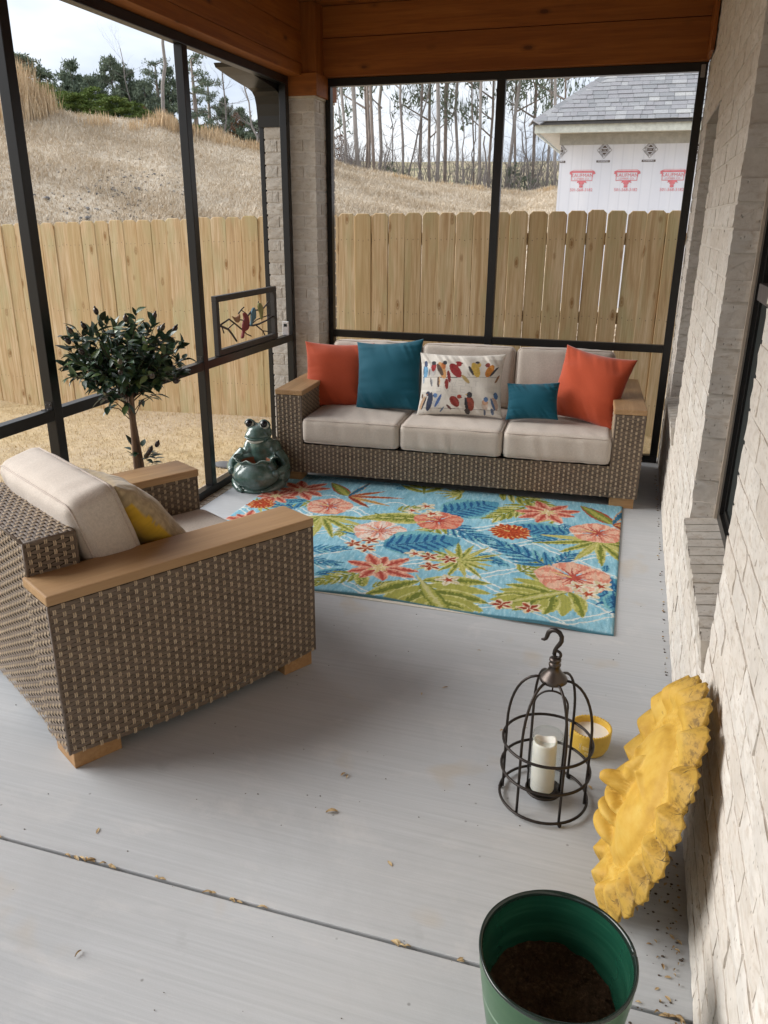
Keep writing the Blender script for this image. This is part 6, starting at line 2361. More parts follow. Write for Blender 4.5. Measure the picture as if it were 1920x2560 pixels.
def dry_leaf(mb, c, ln, wd, ang, curl):
    n = 4
    V, F = [], []
    for i in range(n + 1):
        f = i / n
        h = wd / 2 * math.sin(math.pi * (0.06 + 0.88 * f))
        z = 0.001 + curl * math.sin(math.pi * f)
        for s in (-1, 0, 1):
            x, y = f * ln - ln / 2, s * h
            V.append((c[0] + x * math.cos(ang) - y * math.sin(ang), c[1] + x * math.sin(ang) + y * math.cos(ang), c[2] + z + (abs(s) * curl * 0.7)))
    for i in range(n):
        a = i * 3
        F += [(a, a + 3, a + 4, a + 1), (a + 1, a + 4, a + 5, a + 2)]
    mb.add(V, F, 0, True)


mb = MB()
for x in [-1.80, -1.56, -1.54, -1.525, -1.51, -1.50, -1.47, -1.44, -1.30, -1.285, -1.15, -1.09, -1.07, -1.00, -0.66, -0.645, -0.63, -0.50, -0.395, -0.06, -0.05, -0.03, -0.02]:
    for q in range(rnd.randint(1, 2)):
        dry_leaf(mb, (x + rnd.uniform(-.01, .01), JY + rnd.uniform(-.004, .004), -0.003), rnd.uniform(.012, .028), rnd.uniform(.005, .010), rnd.uniform(-.6, .6), rnd.uniform(.002, .006))
for (x, y) in ((-0.98, -4.12), (-0.965, -4.125), (-0.79, -3.55), (-0.74, -4.42), (-0.86, -3.62), (-0.55, -3.75), (-0.25, -3.95), (-0.72, -3.25), (-1.55, -4.55), (-1.35, -4.9)):
    dry_leaf(mb, (x, y, 0.0), rnd.uniform(.012, .024), rnd.uniform(.004, .009), rnd.uniform(0, 3), rnd.uniform(.001, .004))
for q in range(150):
    y = rnd.gauss(-4.35, 0.28)
    x = -0.015 - abs(rnd.gauss(0, 0.045))
    s = rnd.uniform(.0015, .006)
    if rnd.random() < 0.35:
        dry_leaf(mb, (x, y, 0.0), s * 3, s * 1.4, rnd.uniform(0, 3), rnd.uniform(.001, .004))
    else:
        mb.ball((x, y, s * .4), s * .6, 5, 1, (1.3, .9, .6))
for q in range(120):
    y = rnd.uniform(-4.6, -0.6)
    mb.ball((-0.008 - abs(rnd.gauss(0, .006)), y, 0.002), rnd.uniform(.0015, .0045), 5, 1 if rnd.random() < .6 else 0, (1.4, .9, .6))
for q in range(130):
    x, y = rnd.uniform(-2.3, -0.05), rnd.uniform(-5.2, -2.2)
    mb.ball((x, y, 0.0008), rnd.uniform(.0009, .0024), 5, 1, (1.4, .9, .5))
for q in range(40):
    mb.ball((rnd.uniform(-.22, -.03), rnd.uniform(-.21, -.13), 0.004), rnd.uniform(.004, .013), 6, 0, (1.3, .9, .5))
kind(mb.build('leaf_litter', [dm.m, m_paint_metal('dark_crumbs', (0.075, 0.055, 0.04), 0.9)]), 'stuff')
# curled dead leaf near the armchair foot of the slab
mb = MB()
dry_leaf(mb, (-0.955, -4.285, 0.0), 0.034, 0.014, 0.4, 0.006)
tag(mb.build('dry_leaf', dm.m), 'single curled dry leaf in the middle of the bare slab', 'leaf')
# ================================================================== TREES
def bark_mat(name, a, b):
    k = Mat(name, rough=0.9, spec=0.1)
    n1 = k.noise(k.pos((14, 14, 2.2)), 1.0, 4, 0.65)
    k.color(k.ramp(n1, [(0.3, a), (0.7, b)]))
    k.bump(n1, 0.6, 0.05)
    return k.m


BARK = bark_mat('grey_pine_bark', (0.30, 0.27, 0.25), (0.48, 0.44, 0.41))
BARK2 = bark_mat('brown_pine_bark', (0.21, 0.17, 0.145), (0.37, 0.31, 0.27))
DEAD = bark_mat('bare_twig_bark', (0.17, 0.15, 0.14), (0.31, 0.28, 0.265))


def needles_mat(name, a, b, c):
    k = Mat(name, rough=0.7, spec=0.15)
    n1 = k.noise(k.pos((1, 1, 1)), 0.9, 4, 0.7)
    n2 = k.noise(k.pos((1, 1, 1)), 9.0, 2, 0.6)
    k.color(k.ramp(k.mix(0.5, n1, n2), [(0.36, a), (0.5, b), (0.64, c)]))
    return k.m


NDL = needles_mat('pine_needles', (0.085, 0.118, 0.084), (0.160, 0.198, 0.138), (0.22, 0.26, 0.18))
NDL2 = needles_mat('young_pine_needles', (0.070, 0.110, 0.028), (0.135, 0.190, 0.048), (0.20, 0.25, 0.08))
RUST = needles_mat('rusty_oak_leaves', (0.12, 0.05, 0.025), (0.20, 0.095, 0.045), (0.25, 0.13, 0.07))


def tufts(pts, rad, per, width, seed, flat=0.0):
    """needle tufts: stars of thin triangles about each point -> V, F"""
    g = np.random.default_rng(seed)
    P = np.repeat(np.asarray(pts, float), per, 0)
    n = len(P)
    d = g.normal(0, 1, (n, 3))
    d[:, 2] = d[:, 2] * (1 - flat) + 0.25
    d /= np.linalg.norm(d, axis=1)[:, None]
    s = np.cross(d, g.normal(0, 1, (n, 3)))
    s /= np.linalg.norm(s, axis=1)[:, None] + 1e-9
    ln = rad * g.uniform(0.6, 1.2, n)
    w = width * g.uniform(0.7, 1.3, n)
    b = P + g.normal(0, rad * 0.15, (n, 3))
    m = b + d * (ln * 0.55)[:, None]
    V = np.stack([b, m + s * w[:, None] / 2, b + d * ln[:, None], m - s * w[:, None] / 2], 1).reshape(-1, 3)
    i = np.arange(n) * 4
    return V, np.stack([i, i + 1, i + 2, i + 3], -1)


def dense_crown(name, mat, seed, n=1500, taper=0.75):
    """unit crown: height 1, radius .5, leafy down to the ground; uneven outline with gaps"""
    g = np.random.default_rng(seed)
    pts = []
    nb = 46
    for q in range(nb):
        h = g.uniform(0.05, 0.98) ** 0.9
        prof = (0.52 * (1 - h ** 1.6) ** taper * min(1, (h + 0.10) / 0.30)) * g.uniform(0.50, 1.12) + 0.03
        a = q * 2.4 + g.uniform(-.4, .4)
        k_ = max(4, int(n / nb * (0.5 + prof)))
        for s in range(k_):
            f = g.uniform(0.15, 1) ** 0.6
            pts.append((math.cos(a) * prof * f + g.normal(0, .030), math.sin(a) * prof * f + g.normal(0, .030), h + 0.10 * f * f * (1 - h) - 0.03 * f + g.normal(0, .018)))
    V, F = tufts(pts, 0.058, 7, 0.017, seed + 1)
    return tris_mesh(name, V, F, mat)


def layered_crown(name, mat, seed, h0=0.0, n=16, per=34, nw=0.014):
    """unit crown (height 1, radius .5) of separate clumps on limbs, much sky between them"""
    g = np.random.default_rng(seed)
    pts, limbs = [], []
    for q in range(n):
        h = h0 + (1 - h0) * (q + g.uniform(0, .8)) / n
        ln = g.uniform(0.22, 0.5) * (1 - 0.45 * (h - h0) / (1 - h0))
        a = g.uniform(0, 6.28)
        e = np.array([math.cos(a) * ln, math.sin(a) * ln, h + ln * 0.16])
        limbs.append(((0, 0, h), tuple(e)))
        for s in range(per):
            f = g.uniform(0.45, 1.05)
            pts.append((e[0] * f + g.normal(0, .055), e[1] * f + g.normal(0, .055), h + (e[2] - h) * f + g.normal(0, .020)))
    V, F = tufts(pts, 0.048, 6, nw, seed + 1, 0.3)
    return tris_mesh(name, V, F, mat), limbs


def at_px(u, v, depth):
    """ground point under picture direction (u, v) at a given distance from the viewer, used for planting"""
    d = cf + cr * (u - 960) / FPX - cu * (v - 1280) / FPX
    h = math.hypot(d[0], d[1])
    x, y = CAM[0] + d[0] / h * depth, CAM[1] + d[1] / h * depth
    return x, y, float(ground_z(x, y)), 1.6 + d[2] / h * depth


dense = [dense_crown('crown', NDL, 10 + q, 1700, (0.8, 0.6, 0.95)[q]) for q in range(3)]
bushy = [dense_crown('foliage', NDL2, 20 + q, 1300, 0.5) for q in range(3)]
lay = [layered_crown('crown', NDL, 30 + q, 0.0, 15 + q * 2) for q in range(3)]

# evergreen trees on the crest to the left of the corner column
left_trees = [  # px, top v, width px, depth, kind, label
    (52, 132, 150, 36, 'd', 'tall rounded pine rising behind the golden grass at the crest'),
    (118, 205, 110, 37, 'd', 'dark low evergreen in the dip right of the tallest crest pine'),
    (172, 152, 98, 38, 'd', 'conical dark pine standing alone above the bright green bushes'),
    (222, 186, 92, 37, 'd', 'low wide evergreen between the two conical crest pines'),
    (274, 146, 112, 38, 'd', 'tall dark conical pine under the thin bare tree'),
    (322, 176, 92, 38, 'd', 'mid sized dark evergreen against the thin bare tree'),
    (360, 198, 78, 37, 'd', 'small dark evergreen left of the tall bare pole'),
    (388, 150, 84, 40, 'l', 'airy pine directly behind the tall bare pole'),
    (420, 168, 90, 40, 'd', 'dark pine between the bare pole and the screen post'),
    (478, 140, 120, 38, 'l', 'big airy pine just right of the middle screen post'),
    (520, 200, 90, 42, 'l', 'open pine with green clumps below the curved bracket'),
    (560, 245, 80, 42, 'd', 'rusty green young tree under the leaning bare trunk'),
    (600, 268, 80, 40, 'd', 'dark low evergreen at the foot of the leaning bare trunk'),
    (645, 300, 90, 39, 'd', 'dark low evergreen hugging the crest by the brick column'),
]
for q, (u, vt, wp, dep, kd, lab) in enumerate(left_trees):
    x, y, gz, top = at_px(u, vt, dep)
    h = top - gz
    wd = wp / FPX * dep
    t = thing('pine_tree', lab, 'tree', (x, y, gz), rnd.uniform(0, 6), 'evergreens along the crest of the hill')
    m_ = MB()
    if kd == 'd':
        m_.tube([(0, 0, -0.3), (0.05, 0, h * 0.5), (0, 0.03, h * 0.93)], [0.11, 0.07, 0.015], 6)
        m_.build('trunk', BARK2, t)
        o = link('crown', dense[q % 3], t, (0, 0, 0.05))
        o.scale = (wd * 1.3, wd * 1.3, h * 1.0)
    else:
        me, limbs = lay[q % 3]
        m_.tube([(0, 0, -0.3), (0.06, 0, h * 0.5), (0, 0.03, h * 0.97)], [0.13, 0.09, 0.03], 6)
        c0 = h * 0.22
        for (a, b) in limbs:
            m_.tube([(0, 0, c0 + a[2] * (h - c0)), (b[0] * wd, b[1] * wd, c0 + b[2] * (h - c0))], [0.03, 0.01], 4, cap=False)
        m_.build('trunk', BARK2, t)
        o = link('crown', me, t, (0, 0, c0))
        o.scale = (wd * 1.1, wd * 1.1, h - c0)
bushes = [(140, 222, 100, 31.5, 'bright green young pine bush behind the tall golden grass'), (185, 228, 90, 31, 'second bright young pine bush right of the golden grass'),
          (232, 216, 110, 31.5, 'bright green young pine bush below the conical pine'), (285, 236, 110, 30.5, 'largest bright green bush at the crest above the dark stones'),
          (330, 250, 80, 31, 'bright green bush with a rusty shrub beside it'), (362, 276, 50, 30.5, 'small low green bush left of the bare pole'),
          (492, 306, 66, 33, 'bright green low bush right of the middle screen post'), (100, 205, 90, 32.5, 'bright green bush behind the left part of the golden grass')]
for q, (u, vt, wp, dep, lab) in enumerate(bushes):
    x, y, gz, top = at_px(u, vt, dep)
    h = max(0.6, top - gz)
    wd = wp / FPX * dep
    t = thing('bush', lab, 'bush', (x, y, gz - 0.1), rnd.uniform(0, 6), 'young green pines on the crest')
    o = link('foliage', bushy[q % 3], t)
    o.scale = (wd * 1.25, wd * 1.25, h * 1.05)
rust = dense_crown('foliage', RUST, 77, 260, 0.5)
for u, vt, wp, dep, lab in ((358, 255, 30, 32, 'small rusty oak shrub among the bright green bushes'), (590, 275, 60, 39.5, 'rusty leaved shrub by the leaning bare trunk'), (850, 330, 90, 41, 'grey brown leafless thicket shrub beside the brick column')):
    x, y, gz, top = at_px(u, vt, dep)
    t = thing('oak_shrub', lab, 'shrub', (x, y, gz - 0.1), 0.3)
    o = link('foliage', rust, t)
    o.scale = (wp / FPX * dep, wp / FPX * dep, max(.6, top - gz))


def bare_branches(mb, p, d, ln, r, depth, g, up=0.15):
    """recursive leafless branching"""
    n = 3
    pts, rad = [p], [r]
    dd = d.copy()
    for i in range(n):
        dd = (dd + Vector((g.gauss(0, .13), g.gauss(0, .13), g.gauss(up * 0.3, .08)))).normalized()
        pts.append(pts[-1] + dd * ln / n)
        rad.append(r * (1 - 0.45 * (i + 1) / n))
    mb.tube(pts, rad, 4 if depth < 3 else 5, cap=False)
    if depth == 0:
        return
    for i in range(2 + (g.random() < 0.5)):
        k_ = g.randint(1, n)
        ax = Vector((g.gauss(0, 1), g.gauss(0, 1), g.gauss(0, .4))).normalized()
        nd = (dd + ax * g.uniform(0.5, 1.0) + Vector((0, 0, up))).normalized()
        bare_branches(mb, pts[k_], nd, ln * g.uniform(0.5, 0.75), rad[k_] * 0.6, depth - 1, g, up)
    bare_branches(mb, pts[-1], dd, ln * g.uniform(0.6, 0.8), rad[-1] * 0.85, depth - 1, g, up)


def bare_tree(label, u0, v0, u1, v1, dep, wpx, seed, group, mat=None, depth=4, cat='tree', name='bare_tree'):
    g = random.Random(seed)
    x, y, gz, _ = at_px(u0, v0, dep)
    x1, y1, _, top = at_px(u1, v1, dep)
    t = thing(name, label, cat, (x, y, gz), 0, group)
    mb = MB()
    H = top - gz
    r = wpx / FPX * dep / 2
    n = 7
    pts, rad = [], []
    for i in range(n + 1):
        f = i / n
        pts.append(Vector(((x1 - x) * f + g.gauss(0, .05) * (0 < i < n), (y1 - y) * f + g.gauss(0, .05) * (0 < i < n), H * f - (0.4 if i == 0 else 0))))
        rad.append(r * (1.08 - 0.42 * f))
    mb.tube(pts, rad, 7)
    mb.build('trunk', mat or BARK, t)
    br = MB()
    for i in range(depth * 2):
        k_ = g.randint(2, n)
        a = g.uniform(0, 6.28)
        bare_branches(br, pts[k_], Vector((math.cos(a), math.sin(a), g.uniform(.15, .8))).normalized(), H * g.uniform(0.10, 0.24), rad[k_] * 0.34, 3, g)
    if br.n:
        kind(br.build('branches', DEAD, t), 'stuff')
    return t, pts


bare_tree('tall bare grey pole of a dead pine above the left crest', 408, 296, 402, -60, 31.0, 8.0, 3, None, bark_mat('weathered_pole', (0.22, 0.20, 0.185), (0.36, 0.33, 0.31)), 0)
bare_tree('thin leafless tree behind the conical crest pines', 338, 262, 300, 120, 37, 2.5, 4, None, DEAD, 4)
bare_tree('slender bare trunk with many twigs right of the airy pines', 562, 318, 556, 150, 38, 4.0, 5, None, DEAD, 8)
bare_tree('pale leaning bare trunk near the curved bracket', 650, 358, 608, 195, 36, 4.5, 6, None, bark_mat('pale_lean_bark', (0.22, 0.20, 0.19), (0.36, 0.33, 0.31)), 6)

# tall pines of the wood behind the sofa screen: base px, top px, width px
trunks = [(838, 830, 5, 'b'), (867, 852, 7, 'g'), (897, 882, 10, 'g'), (914, 912, 5.5, 'b'), (922, 917, 6.5, 'b'), (937, 925, 7.5, 'b'), (946, 958, 8.0, 'g'), (1007, 1002, 6.0, 'g'),
          (1049, 1056, 5.0, 'b'), (1076, 1075, 7.0, 'b'), (1091, 1091, 9.3, 'g'), (1113, 1119, 8.5, 'b'), (1142, 1145, 7.0, 'g'), (1183, 1181, 3.5, 'b'), (1201, 1201, 7.0, 'g'), (1226, 1236, 6.0, 'b'),
          (1261, 1303, 7.5, 'g'), (1288, 1292, 5.6, 'b'), (1333, 1341, 7.0, 'b'), (1369, 1381, 6.3, 'g'), (1389, 1388, 7.0, 'g'), (1411, 1411, 4.5, 'b')]
sparse = [layered_crown('crown', NDL, 60 + q, 0.0, 17 + q, 20, 0.0085) for q in range(4)]
for q, (u0, u1, w, c) in enumerate(trunks):
    dep = rnd.uniform(37.5, 43)
    x, y, gz, _ = at_px(u0, 450, dep)
    x1, y1, _, top = at_px(u1, 195, dep)
    H0 = top - gz
    H = 17.0
    tone = 'pale grey' if c == 'g' else 'brown'
    thick = 'thick' if w > 7.6 else ('slim' if w < 5.7 else 'straight')
    lab = '%s %s pine trunk, %s of the wood counting from the brick column' % (thick, tone, ORD[q])
    t = thing('pine_tree', lab, 'tree', (x, y, gz), 0, 'tall pines of the wood behind the sofa')
    r = w / FPX * dep / 2
    n = 9
    lean = Vector(((x1 - x) / H0, (y1 - y) / H0, 1))
    pts = [lean * (H * i / n - (0.5 if i == 0 else 0)) + Vector((rnd.gauss(0, .05), rnd.gauss(0, .05), 0)) * (0 < i < n) for i in range(n + 1)]
    mb = MB()
    mb.tube(pts, [r * (1.06 - 0.55 * i / n) for i in range(n + 1)], 8)
    me, limbs = sparse[q % 4]
    c0 = rnd.uniform(3.6, 5.6) if q % 3 else rnd.uniform(2.2, 3.6)
    wd = rnd.uniform(3.4, 5.0)
    off = lean * c0
    M = Matrix(((wd, 0, lean.x * (H - c0), off.x), (0, wd, lean.y * (H - c0), off.y), (0, 0, H - c0, off.z), (0, 0, 0, 1)))
    rz = Matrix.Rotation(rnd.uniform(0, 6.28), 4, 'Z')
    for (a, b) in limbs:
        mb.tube([M @ (rz @ Vector(a)), M @ (rz @ Vector(b))], [0.045, 0.012], 4, cap=False)
    mb.build('trunk', BARK if c == 'g' else BARK2, t)
    o = link('crown', me, t)
    o.matrix_local = M @ rz
# leafless understorey trees
und = [(1010, 1085, 150, 4.2, 'bent dark tree with one long curving limb in the wood'), (1050, 1052, 230, 4.0, 'forked bare tree with a curled side branch in the wood'),
       (860, 842, 230, 3, 'thin bare tree closest to the brick column'), (905, 925, 260, 2.6, 'thin bare sapling between the first grey pines'), (985, 975, 250, 2.8, 'twiggy bare tree in the widest gap of the wood'),
       (1160, 1155, 290, 3.2, 'short bare tree with a crooked top near the middle of the wood'), (1180, 1195, 240, 3.0, 'slim bare tree left of the screen centre post'), (1215, 1212, 340, 5.0, 'broken snag beside the screen centre post'),
       (1275, 1282, 240, 3.0, 'slim bare tree right of the screen centre post'), (1310, 1316, 230, 3.4, 'crooked bare tree in the right part of the wood'), (1350, 1365, 300, 3.0, 'forked bare sapling close to the house eave'), (1330, 1305, 330, 4.2, 'leaning bare trunk low in the right part of the wood'),
       (950, 990, 300, 2.4, 'thin arching sapling in the gap of the wood'), (1120, 1130, 300, 2.2, 'thin dark sapling between two thick pines'), (1095, 1080, 280, 2.4, 'twiggy sapling behind the thick grey pine')]
for q, (u0, u1, vt, w, lab) in enumerate(und):
    bare_tree(lab, u0, 450, u1, vt, rnd.uniform(37, 41), w, 40 + q, 'bare understorey trees of the wood', DEAD, 0 if 'snag' in lab else 7)
# brush at the foot of the wood, uncountable
mb = MB()
g = random.Random(99)
for q in range(520):
    u = g.uniform(825, 1420)
    if g.random() < 0.35:
        u = g.choice((g.gauss(870, 25), g.gauss(1310, 45)))
    x, y, gz, _ = at_px(u, 450, g.uniform(36.5, 44))
    h = g.uniform(0.5, 2.4)
    p = Vector((x, y, gz - 0.1))
    pts = [p]
    d = Vector((g.gauss(0, .25), g.gauss(0, .25), 1)).normalized()
    for i in range(3):
        d = (d + Vector((g.gauss(0, .2), g.gauss(0, .2), 0.1))).normalized()
        pts.append(pts[-1] + d * h / 3)
    mb.tube(pts, [0.020, 0.014, 0.010, 0.005], 4, cap=False)
    for i in range(2):
        e = pts[2] + Vector((g.gauss(0, .4), g.gauss(0, .4), g.uniform(.2, .8)))
        mb.tube([pts[1 + i], e], [0.009, 0.003], 3, cap=False)
kind(mb.build('undergrowth', DEAD), 'stuff')
shr = dense_crown('foliage', NDL, 88, 420, 0.45)
for u, vt, wp, dep, lab in ((975, 398, 42, 39, 'green evergreen shrub between two grey pines of the wood'), (1015, 418, 30, 40, 'small dark evergreen shrub in the wood left of the bent tree'),
                            (1285, 398, 46, 38, 'grey green juniper shrub right of the screen centre post'), (1320, 425, 50, 37.5, 'low dark juniper thicket at the right end of the wood')):
    x, y, gz, top = at_px(u, vt, dep)
    t = thing('evergreen_shrub', lab, 'shrub', (x, y, gz - .1), 0.5)
    o = link('foliage', shr, t)
    o.scale = (wp / FPX * dep * 1.2, wp / FPX * dep * 1.2, max(.8, top - gz))

# ================================================================== NEIGHBOUR HOUSE
HY = 7.5                      # wall plane facing the porch
K = 1.2329                     # distances measured on the nearer plane y=4.95 scaled to this one


def HX(x):
    return CAM[0] + (x - CAM[0]) * K


def HZ(z):
    return CAM[2] + (z - CAM[2]) * K


hx0 = HX(-1.355)
hz_top = HZ(2.52)
eave_x, eave_y = hx0 - 0.34, HY - 0.40
ez_ = HZ(2.615)               # under the fascia board
house = thing('neighbour_house', 'unfinished house with grey shingle hip roof and printed white housewrap', 'house', (hx0, HY, 0))
o3 = (-hx0, -HY, 0)
hw = Mat('white_housewrap', rough=0.55, spec=0.3)
n1 = hw.noise(hw.pos((2.2, 1, 0.5)), 1.0, 4, 0.6)
n2 = hw.noise(hw.pos((10, 1, 0.9)), 1.0, 3, 0.6)
col = hw.ramp(n1, [(0.35, (0.70, 0.72, 0.79)), (0.65, (0.78, 0.79, 0.84))])
wvx = hw.n('ShaderNodeTexWave', wave_type='BANDS', bands_direction='X')
wvx.inputs['Scale'].default_value = 2.1
wvx.inputs['Distortion'].default_value = 0.6
hw.l(hw.pos((1, 1, 0.1)), wvx.inputs['Vector'])
col = hw.mix(hw.ramp(wvx.outputs['Fac'], [(0.93, 0.0), (0.99, 0.30)]), col, (0.55, 0.57, 0.63))
col = hw.mix(hw.ramp(n2, [(0.66, 0.0), (0.72, 0.18)]), col, (0.55, 0.57, 0.62))
hw.color(col)
hw.bump(hw.mix(0.5, n1, n2), 0.3, 0.02)
m_ = MB()
m_.box(hx0, 9.0, HY, HY + 7.0, -0.5, ez_ + 0.10)
m_.build('wall', hw.m, house, o3)
m_ = MB()
m_.box(hx0 - 0.02, 9.0, HY - 0.022, HY - 0.001, HZ(2.50), ez_ + 0.01)
m_.build('frieze_board', m_paint_metal('grey_frieze', (0.40, 0.395, 0.37), 0.7), house, o3)
m_ = MB()
m_.box(eave_x + 0.02, 9.4, eave_y + 0.02, HY - 0.002, ez_ + 0.012, ez_ + 0.03)
m_.box(eave_x + 0.02, hx0 - 0.001, HY - 0.0015, HY + 7.3, ez_ + 0.012, ez_ + 0.03)
m_.build('soffit', m_paint_metal('tan_soffit', (0.50, 0.47, 0.40), 0.8), house, o3)
ft = 0.14
m_ = MB()
m_.bbox(eave_x, 9.4, eave_y - 0.02, eave_y, ez_ - 0.01, ez_ - 0.01 + ft, 0.004)
m_.build('fascia', MAT['fascia'], house, o3)
m_ = MB()
m_.bbox(eave_x - 0.02, eave_x - 0.0005, eave_y - 0.02, HY + 7.4, ez_ - 0.01, ez_ - 0.01 + ft, 0.004)
m_.build('fascia', MAT['fascia'], house, o3)
# roof: hip, about 38 degrees both ways
rz0 = ez_ + ft - 0.008
rx0, ry0 = eave_x - 0.045, eave_y - 0.055
SL = math.tan(R(37.5))
RH = 2.6
run = RH / SL
m_ = MB()
pA, pB = (rx0, ry0, rz0), (9.5, ry0, rz0)
pC, pD = (9.5, ry0 + run, rz0 + RH), (rx0 + run, ry0 + run, rz0 + RH)
pE = (rx0, ry0 + 2 * run + 2, rz0)
pF = (rx0 + run, ry0 + run + 2, rz0 + RH)
dz = 0.035
V = [pA, pB, pC, pD, pE, pF] + [(p[0], p[1], p[2] - dz) for p in (pA, pB, pC, pD, pE, pF)]
m_.add(V, [(0, 1, 2, 3), (0, 3, 5, 4), (6, 9, 8, 7), (6, 10, 11, 9), (0, 6, 7, 1), (0, 4, 10, 6)])
roof = m_.build('roof', m_paint_metal('roof_felt', (0.10, 0.10, 0.105), 0.95), house, o3)
shm = Mat('grey_asphalt_shingle', rough=0.92, spec=0.1)
n1 = shm.noise(shm.pos((1, 1, 1)), 55, 3, 0.7)
rv = shm.rand()
c1 = shm.ramp(rv, [(0.0, (0.28, 0.285, 0.295)), (0.25, (0.33, 0.333, 0.342)), (0.58, (0.32, 0.317, 0.33)), (0.84, (0.395, 0.397, 0.40)), (0.95, (0.45, 0.45, 0.44))], 'CONSTANT')
shm.color(shm.mix(shm.ramp(n1, [(0.3, 0.35), (0.6, 0.0)]), c1, (0.11, 0.11, 0.12)))
shm.bump(n1, 0.5, 0.01)
EXPO = 0.108
cs_, sn_ = math.cos(math.atan(SL)), math.sin(math.atan(SL))
widths = (0.10, 0.15, 0.21)


def tab_mesh(w, t):
    mb = MB()
    mb.box(-w / 2, w / 2, -0.01, EXPO * 1.35, 0.001, t)
    return mb.mesh('shingle', shm.m)


tabs = [(w, tab_mesh(w - 0.004, t)) for w in widths for t in (0.008, 0.012)]
slope_rot = Matrix.Rotation(math.atan(SL) - 0.075, 4, 'X')
cand = []
nrow = int(run / cs_ / EXPO)
for r_ in range(nrow):
    s = r_ * EXPO
    y, z = ry0 - 0.012 + s * cs_ - 0.013 * sn_, rz0 + 0.003 + s * sn_ + 0.013 * cs_
    x = rx0 + (s * cs_) + 0.02 + rnd.uniform(0, .1)
    while x < 9.3:
        w, me = tabs[rnd.randrange(len(tabs))]
        cand.append((x + w / 2, y, z, me, w))
        x += w
pts = np.array([(c[0], c[1], c[2]) for c in cand])
px = cam_px(pts)
inv = (px[:, 0] > 1340) & (px[:, 0] < 1770) & (px[:, 1] > 165)
n_obj = 0
mass = MB()
for c, ok_, p in sorted(zip(cand, inv, px), key=lambda t: t[2][2]):
    M = Matrix.Translation((c[0], c[1], c[2])) @ slope_rot
    if ok_ and n_obj < 298:
        o = link('shingle', c[3], roof)
        o.matrix_local = M @ Matrix.Identity(4)
        n_obj += 1
    else:
        mass.add([M @ v.co for v in c[3].vertices], [list(f.vertices) for f in c[3].polygons])
kind(mass.build('shingle_field', shm.m, roof), 'stuff')
for o in list(roof.children):
    pass
# hip caps
hipd = Vector((run, run, RH))
n = 16
hm = MB()
hm.add([(-0.15, -0.02, -0.085), (0, 0, 0.006), (0.15 * 0.1, -0.15, -0.095), (-0.15, 0.02, -0.08)], [(0, 1, 2)])
L_ = hipd.length
hd = hipd.normalized()
a1 = Vector((-1, 0, 0))
a2 = Vector((0, -1, 0))
# faces either side: front slope plane (contains x axis), side slope plane (contains y axis)
up1 = Vector((0, -sn_, cs_))
up2 = Vector((-sn_, 0, cs_))
side1 = hd.cross(up1).normalized()
side1 = side1 if side1.x > 0 else -side1
side2 = hd.cross(up2).normalized()
side2 = side2 if side2.x < 0 else -side2
wcap = 0.15
capm = MB()
lnc = 0.30
base_ = [Vector((0, 0, 0.012)), hd * lnc]
V = []
for p in base_:
    V += [p + side1 * wcap, p + (up1 + up2).normalized() * 0.012, p + side2 * wcap]
V2 = [v - (up1 + up2).normalized() * 0.014 for v in V]
capm.add(V + V2, [(0, 1, 4, 3), (1, 2, 5, 4), (6, 9, 10, 7), (7, 10, 11, 8), (0, 6, 7, 1), (1, 7, 8, 2), (3, 4, 10, 9), (4, 5, 11, 10)])
capme = capm.mesh('hip_cap', shm.m)
p0 = Vector(pA) + (up1 + up2).normalized() * 0.02
for q in range(n):
    link('hip_cap', capme, roof, p0 + hd * (q * 0.215) - hd * 0.01)


# ---------------- print on the housewrap
def text_mesh(s, size, mat, bold=0.0, xs=1.0):
    cu_ = bpy.data.curves.new('print', 'FONT')
    cu_.body = s
    cu_.size = size
    cu_.align_x = 'CENTER'
    cu_.align_y = 'CENTER'
    cu_.offset = bold
    cu_.resolution_u = 2
    o = bpy.data.objects.new('print_source', cu_)
    C.objects.link(o)
    bpy.context.view_layer.update()
    me = bpy.data.meshes.new_from_object(o.evaluated_get(bpy.context.evaluated_depsgraph_get()))
    bpy.data.objects.remove(o)
    bpy.data.curves.remove(cu_)
    me.materials.clear()
    me.materials.append(mat)
    return me


red = m_paint_metal('faded_red_ink', (0.66, 0.19, 0.22), 0.7)
brn = m_paint_metal('brown_black_ink', (0.10, 0.075, 0.065), 0.7)
wht = hw.m


def merge(mb, me, M, mi):
    mb.add([M @ v.co for v in me.vertices], [list(f.vertices) for f in me.polygons], mi)


RX_ = Matrix.Rotation(R(90), 4, 'X')


def flat(mb, poly, M, mi=0, lift=0.0):
    mb.add([M @ Vector((p[0], p[1], lift)) for p in poly], [tuple(range(len(poly)))], mi)


